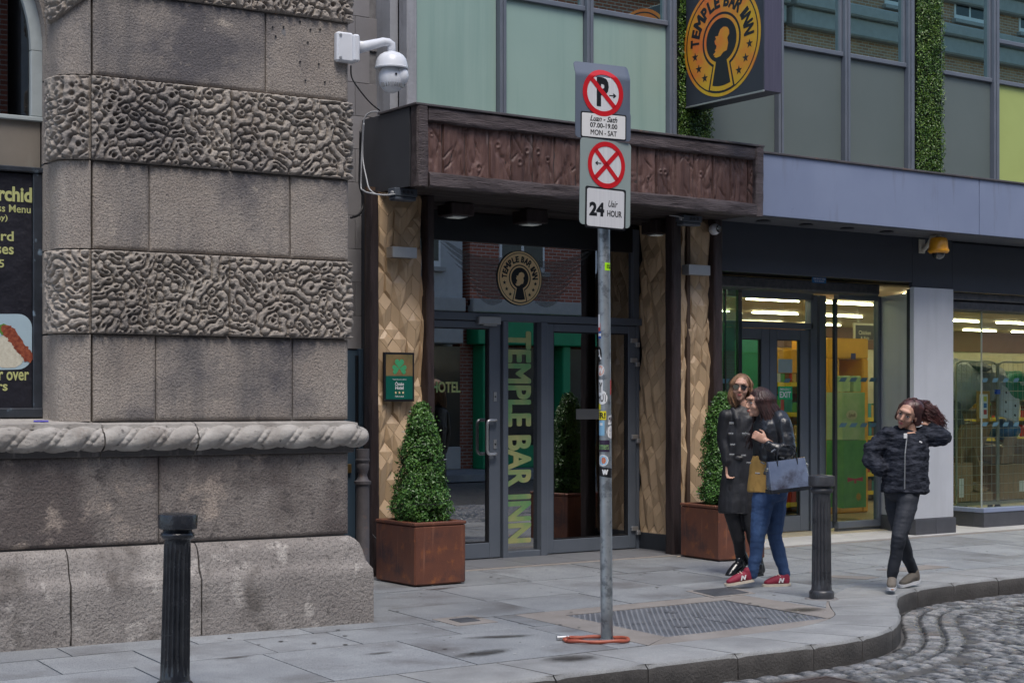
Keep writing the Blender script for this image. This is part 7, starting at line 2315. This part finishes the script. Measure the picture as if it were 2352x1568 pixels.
def hand(wrist, palm_dir, normal, curl, side, s=1.0):
    """palm and five separate bent fingers; returns shapes to fuse into the body"""
    d = Vector(palm_dir).normalized(); n = Vector(normal); n = (n - d * n.dot(d)).normalized(); l = d.cross(n) * side
    W = Vector(wrist)
    P_ = lambda a, b, c: W + (d * a + l * b + n * c) * s
    sh = [cap([P_(-.02, 0, 0), P_(.03, 0, 0), P_(.075, 0, 0)], [(.024 * s, .017 * s), (.036 * s, .014 * s), (.038 * s, .013 * s)], up=l)]
    for k, (b, L_) in enumerate(((-.030, .062), (-.011, .074), (.009, .078), (.028, .070))):
        p = P_(.078, b, 0); ang = 0; pts = [P_(.05, b * .9, 0), p]
        for j, fr in enumerate((.42, .33, .25)):
            ang += curl * (1.0 if j else .8)
            dv = d * math.cos(ang) - n * math.sin(ang)
            p = p + dv * L_ * fr * s; pts.append(p)
        sh.append(cap(pts, [.0085 * s, .0088 * s, .0082 * s, .0076 * s, .0066 * s], seg=8))
    t0 = P_(.015, .030, 0); t1 = P_(.045, .055, -.012); t2 = P_(.068, .056, -.026 - .02 * curl)
    sh.append(cap([P_(.005, .012, 0), t0, t1, t2], [.011 * s, .012 * s, .010 * s, .0085 * s], seg=8))
    return sh
VW = Vector
RT = Vector((SN, -CS, 0)); FWD = Vector((CS, SN, 0)); UP = Vector((0, 0, 1))
def head_rot(yaw, pitch, roll):
    """yaw 0 = faces the camera, positive turns to the picture's right"""
    base_ = Matrix(((SN, CS, 0), (-CS, SN, 0), (0, 0, 1)))     # local x -> picture right, local y -> away from camera
    return base_ @ (Matrix.Rotation(yaw, 3, 'Z') @ Matrix.Rotation(roll, 3, 'Y') @ Matrix.Rotation(pitch, 3, 'X'))

# ---------- woman A: sunglasses and long black coat -----------------------------------------
dA = 14.25
A_ = lambda x, y, dd=0.0: PV(x, y, dA + dd)
wa = empty('person', 'woman in sunglasses and a long black buckled coat walking left behind her friend', 'person', (A_(1700, 1100).x, A_(1700, 1100).y, 0))
OA = wa.location.copy()
def loc(f, O): return lambda x, y, dd=0.0: f(x, y, dd) - O
a = loc(A_, OA)
RA = head_rot(math.radians(-14), 0, math.radians(4))
hc = a(1702, 892)
neck = cap([a(1706, 925), a(1708, 950, .02)], [.047, .056])
torso = cap([a(1708, 962, .02), a(1702, 1010, .02), a(1700, 1060, .02), a(1698, 1110, .02)], [(.16, .09), (.155, .105), (.125, .095), (.16, .11)], up=RT)
legA1 = cap([a(1685, 1115), a(1683, 1180), a(1697, 1238, .02), a(1703, 1290, .10)], [.085, .07, .052, .036])
legA2 = cap([a(1712, 1115), a(1722, 1180, -.03), a(1732, 1240, -.05), a(1743, 1296, -.02)], [.085, .068, .05, .036])
armA1 = cap([a(1668, 955), a(1664, 1010, .02), a(1672, 1060, -.03)], [.052, .042, .034])
armA2 = cap([a(1744, 962, .05), a(1752, 1015, .08), a(1748, 1070, .05)], [.052, .042, .034])
body = remesh([neck, torso, legA1, legA2, armA1, armA2] + head_parts(hc, RA, 1.04) + hand(a(1673, 1066, -.03), a(1678, 1100, -.05) - a(1673, 1066, -.03), FWD, .5, 1), .006, 3)
mobj(body, 'body', M['skin'], wa)
face(wa, hc, RA, 1.04, eyes=False)
def hl(c, R, s): return lambda p: tuple(Vector(c) + R @ (Vector(p) * s))
t = hl(hc, RA, 1.04)
sg_ = empty('sunglasses', parent=wa)
M['lens'] = pm('dark_lens', (0.006, 0.008, 0.014), (0.01, 0.012, 0.02), 0.08, scale=3, coat=1.0)
for sx in (-1, 1):
    pts = [(sx * .006, .022), (sx * .012, -.006), (sx * .030, -.014), (sx * .052, -.006), (sx * .060, .020), (sx * .035, .026)]
    m = MB().poly(pts if sx > 0 else pts[::-1], -.002, .003, Matrix.Translation((0, 0, 0)))
    m.v = [t((q[0], -.096 - q[2] * 1 + abs(q[0]) * .22, q[1] + .006)) for q in m.v]
    m.obj('lens', M['lens'], sg_)
    MB().tube([t((sx * .062, -.080, .022)), t((sx * .074, -.04, .020)), t((sx * .078, .01, .014))], .0032, 6).obj('temple_arm', M['lens'], sg_)
MB().tube([t((-.012, -.100, .022)), t((0, -.104, .024)), t((.012, -.100, .022))], .003, 6).obj('bridge', M['lens'], sg_)
M['hairA'] = pm('brown_blond_hair', (0.10, 0.055, 0.035), (0.30, 0.17, 0.09), 0.45, scale=9, stretch=(3, 3, .6))
rdm = random.Random(21)
paths = []
for k in range(420):
    az = rdm.uniform(-1.0, math.pi + 1.0)         # around the back and sides; 0 = right
    if -1.15 < az - (-math.pi / 2) < 1.15: continue
    e0 = rdm.uniform(.25, 1.45)
    p0 = Vector((.080 * math.cos(az) * math.cos(e0), .015 + .098 * math.sin(az) * math.cos(e0), .038 + .092 * math.sin(e0)))
    p1 = Vector((.094 * math.cos(az), .02 + .105 * math.sin(az), .01))
    ln = rdm.uniform(.12, .19)
    fl = rdm.uniform(-.01, .03)
    p2 = p1 + Vector((math.cos(az) * fl + .012, math.sin(az) * fl * .6, -ln * .55)); p3 = p2 + Vector((-.012 * math.cos(az) + .03, 0, -ln * .45))
    paths.append([t(tuple(q)) for q in catmull([tuple(p0), tuple((p0 + p1) / 2 + Vector((math.cos(az), math.sin(az), .3)) * .014), tuple(p1), tuple(p2), tuple(p3)], 3)])
mobj(remesh([el(t((0, .022, .042)), (.084, .098, .088), RA), cap([t((-.078, .02, .02)), t((-.086, .02, -.10))], [.02, .018]), cap([t((.078, .02, .02)), t((.092, .02, -.10))], [.022, .02]), el(t((0, .07, -.05)), (.08, .045, .10), RA)], .006, 3), 'hair_cap', M['hairA'], wa)
hair_strands(wa, None, paths, M['hairA'], 3, .0036)
M['blackcoat'] = pm('black_coat_cloth', (0.010, 0.011, 0.014), (0.022, 0.023, 0.029), 0.55, scale=5, bump=.004, bscale=18, spec=.5)
coat = remesh([capf([a(1707, 955, .02), a(1703, 1000, .02), a(1700, 1055, .02), a(1696, 1110, .02), a(1694, 1150, .02), a(1693, 1178, .02)], [(.160, .105), (.165, .13), (.140, .118), (.150, .13), (.160, .14), (.165, .14)], up=RT),
               cap([a(1668, 955), a(1663, 1010, .02), a(1671, 1058, -.03)], [.07, .060, .05]), cap([a(1744, 962, .05), a(1752, 1015, .08), a(1748, 1070, .05)], [.07, .06, .05]),
               cap([a(1706, 938, .03), a(1707, 952, .02)], [.078, .10]), cap([a(1684, 940, -.02), a(1694, 962, -.07), a(1700, 1000, -.08)], [.028, .034, .02]), cap([a(1728, 940, -.02), a(1720, 962, -.07), a(1706, 1000, -.08)], [.028, .034, .02])], .0085, 4)
mesh_noise(coat, .020, 9, 4, (1.2, 1.2, .45)); mobj(coat, 'coat', M['blackcoat'], wa)
M['buckle'] = flat('buckle_metal', (.6, .6, .58), .25, .9)
for (bx, by) in [(1680, 971), (1679, 995), (1683, 1020), (1681, 1043), (1710, 995), (1708, 1045)]:
    p = a(bx, by, -.135)
    MB().cbox(-.022, .022, -.004, .004, -.008, .008, .002).xf(Matrix.Translation(p) @ head_rot(-.2, 0, 0).to_4x4()).obj('buckle', M['buckle'], wa)
belt = cap([a(1674, 1048, -.02), a(1700, 1052, -.115), a(1724, 1048, -.03)], [(.008, .022)] * 3, up=FWD)
belt.obj('belt', M['black'], wa, smooth=True)
M['tights'] = pm('black_leggings', (0.008, 0.008, 0.010), (0.014, 0.014, 0.018), 0.6, scale=5)
tg = remesh([cap([a(1685, 1115), a(1683, 1180), a(1697, 1238, .02), a(1703, 1290, .10)], [.092, .077, .059, .043]), cap([a(1712, 1115), a(1722, 1180, -.03), a(1732, 1240, -.05), a(1743, 1296, -.02)], [.092, .075, .057, .043])], .008, 3)
mesh_noise(tg, .006, 16, 8); mobj(tg, 'leggings', M['tights'], wa)
M['boot'] = pm('black_boot_leather', (0.008, 0.009, 0.012), (0.015, 0.016, 0.02), 0.25, scale=5, coat=.4)
M['bootsole'] = flat('black_rubber', (.012, .012, .014), .6)
bt = a(1752, 1314, -.02); bt.z = .0
shoe(bt, (-RT * .75 - FWD * .55), UP, M['boot'], M['bootsole'], wa)
mobj(remesh([cap([bt + Vector((0, 0, .05)) - RT * .02, a(1741, 1290, -.02)], [.046, .050])], .007, 3), 'boot_shaft', M['boot'], wa)
ht = a(1712, 1296, .10); 
toeA = (a(1680, 1318, .0) - ht).normalized()
shoe(ht + Vector((0, 0, -.02)), toeA, UP * 1 + toeA * .2, M['boot'], M['bootsole'], wa)
mobj(remesh([cap([a(1703, 1272, .08), ht + Vector((0, 0, .03))], [.050, .044])], .007, 3), 'boot_shaft', M['boot'], wa)

# ---------- woman B: long dark hair, leather jacket, jeans, burgundy trainers ---------------
dB = 13.35
B0 = lambda x, y, dd=0.0: PV(x, y, dB + dd)
wb = empty('person', 'woman with long dark hair, black leather jacket, blue jeans and burgundy trainers walking left', 'person', (B0(1765, 1100).x, B0(1765, 1100).y, 0))
OB = wb.location.copy(); b = loc(B0, OB)
RB = head_rot(math.radians(-72), math.radians(4), 0)
hcB = b(1743, 926)
legF = [b(1757, 1120, -.02), b(1748, 1180, -.06), b(1741, 1228, -.09), b(1736, 1275, -.07), b(1728, 1318, -.05)]
legR = [b(1783, 1120, .04), b(1781, 1180, .05), b(1779, 1228, .06), b(1791, 1275, .10), b(1803, 1317, .12)]
sB = b(1775, 968, -.02)
hB = b(1757, 1010, -.20)
partsB = [cap([b(1752, 950), b(1765, 975)], [.045, .06]), cap([b(1770, 985), b(1770, 1040), b(1768, 1080), b(1770, 1118)], [(.135, .12), (.135, .115), (.12, .10), (.15, .125)], up=RT),
          cap(legF, [.088, .078, .056, .048, .036]), cap(legR, [.088, .078, .056, .05, .036]),
          cap([b(1796, 975, -.12), b(1808, 1030, -.17), b(1785, 1030, -.22), hB], [.046, .04, .034, .026]), cap([b(1760, 975, .12), b(1752, 1030, .16), b(1745, 1070, .10)], [.046, .038, .03])]
hd = hand(hB, (-RT * .8 + UP * .45 - FWD * .1), -FWD + RT * .1, .95, 1)
mobj(remesh(partsB + head_parts(hcB, RB, 1.02) + hd, .006, 3), 'body', M['skin'], wb)
face(wb, hcB, RB, 1.02)
M['jeans'] = pm('blue_denim', (0.018, 0.045, 0.12), (0.04, 0.09, 0.21), 0.75, scale=6, bump=.002, bscale=60, lo=.3, hi=.7, patches=[((0.07, 0.15, 0.33), 3.5, .58, .72)])
jn = remesh([cap([b(1770, 1085), b(1770, 1125)], [(.142, .125), (.150, .13)], up=RT), cap(legF, [.100, .086, .064, .054, .044]), cap(legR, [.100, .086, .064, .056, .044])], .0075, 3)
mesh_noise(jn, .010, 13, 3, (.6, .6, 2.0)); mobj(jn, 'jeans', M['jeans'], wb)
M['mustard'] = pm('mustard_top', (0.44, 0.27, 0.075), (0.38, 0.22, 0.06), 0.8, scale=5, bump=.003, bscale=25)
tp_ = remesh([capf([b(1766, 1060), b(1764, 1095), b(1762, 1130)], [(.150, .135), (.158, .140), (.162, .140)], up=RT)], .008, 3)
mesh_noise(tp_, .014, 12, 5, (1, 1, .5)); mobj(tp_, 'mustard_top', M['mustard'], wb)
M['leather'] = pm('black_leather', (0.010, 0.012, 0.016), (0.020, 0.023, 0.030), 0.30, scale=5, bump=.004, bscale=22, spec=.6, rvar=.1)
jk = remesh([capf([b(1772, 985), b(1773, 1020), b(1771, 1060), b(1769, 1090)], [(.155, .150), (.160, .15), (.152, .14), (.158, .145)], up=RT), cap([b(1790, 960, -.06), b(1797, 972, -.10)], [.075, .078]),
             cap([b(1798, 972, -.11), b(1811, 1028, -.17), b(1810, 1036, -.18)], [.076, .064, .058]), cap([b(1810, 1036, -.17), b(1785, 1032, -.22), b(1765, 1020, -.215)], [.054, .050, .040]),
             cap([b(1760, 972, .12), b(1752, 1030, .16), b(1746, 1062, .11)], [.066, .055, .045]), cap([b(1757, 955), b(1768, 968)], [.07, .10])], .0085, 3)
mesh_noise(jk, .013, 14, 9); mobj(jk, 'leather_jacket', M['leather'], wb)
for (bx, by, dd, ang) in [(1793, 968, -.16, .5), (1717, 995, -.1, .3), (1776, 1034, -.275, -.6), (1796, 1050, -.23, .2), (1720, 1062, -.16, .1), (1740, 1086, -.15, .1), (1752, 1062, -.17, .4)]:
    MB().cbox(-.020, .020, -.004, .004, -.006, .006, .002).xf(Matrix.Translation(b(bx, by, dd)) @ head_rot(0, 0, ang).to_4x4()).obj('buckle', M['buckle'], wb)
M['hairB'] = pm('dark_brown_hair', (0.018, 0.010, 0.010), (0.070, 0.032, 0.030), 0.42, scale=9, stretch=(3, 3, .6))
t = hl(hcB, RB, 1.02)
paths = []; rdm = random.Random(5)
for k in range(560):
    az = rdm.uniform(-math.pi, math.pi)
    if abs(az + math.pi / 2) < .72: continue
    e0 = rdm.uniform(.15, 1.5)
    p0 = Vector((.080 * math.cos(az) * math.cos(e0), .018 + .100 * math.sin(az) * math.cos(e0), .040 + .094 * math.sin(e0)))
    p1 = Vector((.098 * math.cos(az), .035 + .112 * math.sin(az), -.01))
    ln = rdm.uniform(.26, .37)
    p2 = p1 + Vector((.02 * math.cos(az) + rdm.uniform(-.02, .02), .045 + rdm.uniform(-.02, .03), -ln * .5)); p3 = p2 + Vector((rdm.uniform(-.02, .02) - .01, -.06 + rdm.uniform(-.04, .05), -ln * .5))
    paths.append([t(tuple(q)) for q in catmull([tuple(p0), tuple((p0 + p1) / 2 + Vector((math.cos(az), math.sin(az), .3)) * .014), tuple(p1), tuple(p2), tuple(p3)], 3)])
mobj(remesh([el(t((0, .024, .045)), (.086, .100, .088), RB), cap([t((0, .075, .02)), t((0, .105, -.10)), t((0, .085, -.24)), t((0, .04, -.33))], [(.075, .05), (.09, .062), (.09, .06), (.06, .04)], up=RB @ Vector((1, 0, 0))), cap([t((-.078, .03, .02)), t((-.085, .03, -.16))], [.025, .03]), cap([t((.078, .03, .02)), t((.088, .03, -.2))], [.025, .035])], .007, 3), 'hair_cap', M['hairB'], wb)
hair_strands(wb, None, paths, M['hairB'], 3, .0038)
MB().tube([t((.082, -.02, .02)), t((.083, .01, .0)), t((.080, -.0, -.03))], .002, 5).obj('earring', M['buckle'], wb)
M['burg'] = pm('burgundy_suede', (0.22, 0.012, 0.035), (0.27, 0.02, 0.05), 0.7, scale=8)
M['solew'] = flat('cream_sole', (.62, .55, .45), .6)
M['lace'] = flat('cream_lace', (.60, .52, .44), .7)
def trainer(heel, toe, up_, lab):
    r_, T = shoe(heel, toe, up_, M['burg'], M['solew'], wb, lab=lab)
    for k in range(5): MB().tube([T(.10 + k * .018, -.026, .080 - k * .007), T(.108 + k * .018, 0, .098 - k * .010), T(.10 + k * .018, .026, .080 - k * .007)], .0045, 6).obj('lace', M['lace'], r_)
    # the light side emblem, on both sides
    for sy in (-1, 1):
        m = MB()
        for (x0, z0, x1, z1) in ((.075, .03, .088, .068), (.088, .068, .105, .034), (.105, .034, .118, .070)):
            x0, x1 = .193 - x0, .193 - x1
            m.tube([T(x0, sy * .0385, z0), T(x1, sy * .037, z1)], .0058, 6)
        m.obj('side_letter', M['white'], r_)
hb = b(1815, 1344, .12); hb.z = .0
trainer(hb, -RT * .96 - FWD * .28, UP, 'burgundy trainer flat on the slabs')
hf = b(1732, 1331, -.05)
trainer(hf + Vector((0, 0, -.01)), (b(1690, 1341, -.08) - hf) + Vector((0, 0, .01)), UP, 'burgundy trainer with the toe lifted')
# handbag hung from the forearm
bgp = B0(1808, 1090, -.26)
bag_ = empty('handbag', 'blue-grey patent leather handbag with dark base carried by the woman in jeans', 'handbag', tuple(bgp))
M['patent'] = pm('blue_grey_patent', (0.10, 0.13, 0.21), (0.16, 0.195, 0.28), 0.16, scale=4, coat=.8, patches=[((0.05, 0.05, 0.07), 3.0, .52, .64)])
Mb = Matrix.Translation((0, 0, 0)) @ head_rot(math.radians(12), 0, math.radians(-6)).to_4x4()
bag_.matrix_local = Matrix.Translation(bgp) @ Mb
n = 12
A = []
for i in range(n + 1):
    v = i / n
    z = -.125 + .25 * v
    w, d = .175 - .012 * v, .072 - .045 * v ** 1.3
    A.append([(x, y, z) for x, y in rrect(2 * w, 2 * d, .022, 4)])
m = MB().grid(np.array(A), wrap=True)
k = len(A[0]); m.f.append(tuple(range(k))); m.f.append(tuple(n * k + q for q in range(k))[::-1])
m.disp(.006, 9, 4).obj('bag_body', M['patent'], bag_, auto=50)
A = [[(x * 1.012, y * 1.03, z) for x, y in rrect(.352, .146, .024, 4)] for z in (-.131, -.10)]
m = MB().grid(np.array(A), wrap=True); m.f.append(tuple(range(len(A[0])))); m.obj('bag_base', M['leather'], bag_)
for sy in (-.032, .032):
    MB().tube(catmull([(-.085, sy, .08), (-.08, sy, .17), (-.04, sy * .7, .235), (.04, sy * .7, .235), (.08, sy, .17), (.085, sy, .08)], 5), .0065, 8, flat=.7).obj('handle', M['leather'], bag_, smooth=True)
for sx in (-.17, .17): MB().cbox(sx - .008, sx + .008, -.03, .03, .05, .075, .003).obj('side_strap', M['buckle'], bag_)

# ---------- woman C: dark fleece jacket, arm raised to her hair -----------------------------
dC = 13.1
C0 = lambda x, y, dd=0.0: PV(x, y, dC + dd)
wc_ = empty('person', 'woman in shaggy navy jacket and dark jeans lifting one hand to her blown hair', 'person', (C0(2080, 1100).x, C0(2080, 1100).y, 0))
OC = wc_.location.copy(); c = loc(C0, OC)
RC = head_rot(math.radians(-30), math.radians(10), math.radians(21))
hcC = c(2084, 952, -.03)
l1 = [c(2090, 1110, -.02), c(2082, 1165, -.08), c(2065, 1232, -.16), c(2058, 1275, -.13), c(2049, 1322, -.10)]
l2 = [c(2056, 1110, .05), c(2058, 1165, .06), c(2070, 1232, .10), c(2082, 1272, .22), c(2098, 1310, .32)]
sh_r, el_r, wr_r = c(2126, 1000, .02), c(2168, 1004, -.02), c(2136, 975, .02)
partsC = [cap([c(2092, 978), c(2090, 1005, .02)], [.045, .055]), cap([c(2082, 1010), c(2080, 1055), c(2076, 1095), c(2074, 1120)], [(.155, .10), (.145, .10), (.125, .095), (.15, .115)], up=RT),
          cap(l1, [.088, .078, .056, .048, .036]), cap(l2, [.088, .078, .056, .048, .036]),
          cap([sh_r, el_r], [.046, .038]), cap([el_r, wr_r], [.037, .027]), cap([c(2036, 995), c(1998, 1040, .03), c(2022, 1078, -.06)], [.046, .038, .03])]
hdC = hand(wr_r, c(2108, 950, .06) - wr_r, -FWD * .3 + UP, .55, -1)
mobj(remesh(partsC + head_parts(hcC, RC, 1.03) + hdC, .006, 3), 'body', M['skin'], wc_)
face(wc_, hcC, RC, 1.03)
M['darkjeans'] = pm('charcoal_denim', (0.016, 0.020, 0.030), (0.028, 0.033, 0.045), 0.75, scale=6, bump=.002, bscale=60)
jn = remesh([cap([c(2074, 1090), c(2074, 1125)], [(.145, .115), (.150, .12)], up=RT), cap(l1, [.098, .085, .062, .053, .043]), cap(l2, [.098, .085, .062, .053, .043])], .0075, 3)
mesh_noise(jn, .009, 15, 3, (.6, .6, 1.6)); mobj(jn, 'jeans', M['darkjeans'], wc_)
M['fleece'] = pm('navy_fleece', (0.010, 0.013, 0.022), (0.045, 0.050, 0.068), 0.85, scale=22, bump=.012, bscale=60, lo=.42, hi=.6, stretch=(.6, .6, 1.6), spec=.25)
fj = remesh([capf([c(2084, 1015), c(2082, 1042), c(2079, 1085), c(2079, 1130)], [(.172, .12), (.185, .145), (.185, .15), (.195, .155)], up=RT),
             cap([c(2040, 1000), c(2002, 1036, .03), c(2000, 1050, .02), c(2022, 1078, -.06)], [.085, .080, .078, .065]),
             cap([sh_r, (sh_r + el_r) / 2, el_r], [.088, .078, .070]), cap([el_r, (el_r * .5 + wr_r * .5), wr_r * .85 + el_r * .15], [.070, .062, .046]),
             cap([c(2058, 990, .02), c(2082, 990, .09), c(2110, 990, .03)], [.04, .045, .04]), cap([c(2060, 1000, -.04), c(2086, 1012, -.08)], [.035, .04])], .009, 3)
mesh_noise(fj, .016, 10, 6); mesh_noise(fj, .014, 42, 2, (.5, .5, 1.4), 2); mobj(fj, 'fleece_jacket', M['fleece'], wc_)
MB().tube([c(2083, 1006, -.14), c(2079, 1040, -.172), c(2078, 1122, -.178)], .005, 6).obj('zip', M['satin'], wc_)
MB().cbox(-.014, .014, -.004, .004, -.02, .02, .002).xf(Matrix.Translation(c(2080, 1000, -.15)) @ head_rot(0, 0, 0).to_4x4()).obj('collar_tag', M['white'], wc_)
MB().cbox(-.012, .012, -.004, .004, -.006, .006, .002).xf(Matrix.Translation(c(2115, 1014, -.14)) @ head_rot(0, 0, .5).to_4x4()).obj('chest_tag', M['white'], wc_)
M['hairC'] = pm('auburn_hair', (0.030, 0.013, 0.014), (0.12, 0.042, 0.038), 0.42, scale=9, stretch=(2, 2, 1))
t = hl(hcC, RC, 1.03); paths = []; rdm = random.Random(8)
blow = [c(2112, 938, .05), c(2140, 951, .05), c(2166, 973, .03)]
for k in range(1000):
    az = rdm.uniform(-math.pi, math.pi)
    if abs(az + math.pi / 2) < .80: continue
    e0 = rdm.uniform(.15, 1.5)
    p0 = Vector((.080 * math.cos(az) * math.cos(e0), .018 + .100 * math.sin(az) * math.cos(e0), .040 + .094 * math.sin(e0)))
    q0 = Vector(t(tuple(p0)))
    up0 = (q0 - Vector(t((0, .02, .03)))).normalized()
    j = lambda s: Vector((rdm.uniform(-s, s), rdm.uniform(-s, s), rdm.uniform(-s, s)))
    f_ = rdm.uniform(.25, 1.0)
    pts = [q0, q0 * .6 + blow[0] * .4 + up0 * .022 + j(.008), blow[0] + j(.070), blow[0].lerp(blow[1], f_) + j(.062), blow[1].lerp(blow[2], f_ * .9) + j(.050) + Vector((0, 0, -.01))]
    paths.append([tuple(q) for q in catmull([tuple(q) for q in pts], 3)])
mobj(remesh([el(t((0, .026, .045)), (.086, .098, .088), RC), cap([Vector(t((.03, .03, .06))), Vector(t((.03, .03, .06))).lerp(blow[0], .8)], [.080, .058]), cap([Vector(t((.075, .02, .04))), Vector(t((.085, .03, -.04))), blow[0] + Vector((0, 0, -.04))], [.03, .035, .04]), cap([Vector(t((-.07, .04, .04))), Vector(t((-.08, .05, -.06)))], [.03, .028])], .007, 3), 'hair_cap', M['hairC'], wc_)
hair_strands(wc_, None, paths, M['hairC'], 3, .0026)
M['olive'] = pm('olive_knit', (0.13, 0.115, 0.095), (0.17, 0.15, 0.13), 0.8, scale=10, bump=.003, bscale=60)
M['whitesole'] = flat('white_sole', (.68, .69, .72), .5)
h1 = c(2050, 1342, -.02); h1.z = .045
def sneaker(heel, toe, up_, lab):
    r_, T = shoe(heel, toe, up_, M['olive'], M['whitesole'], wc_, lab=lab)
    MB().ell(T(.238, 0, .010), (.014, .024, .008), 14, 8, None).obj('toe_cap', flat('tan_rubber', (.42, .19, .10), .6), r_, smooth=True)
sneaker(h1, -FWD * .9 - RT * .25 + UP * -.05, UP, 'olive trainer pointing at the road, heel just lifted')
h2 = c(2112, 1328, .34); h2.z = .035
sneaker(h2, -RT * .80 - FWD * .6 - UP * .12, UP, 'olive trainer behind with a white sole')
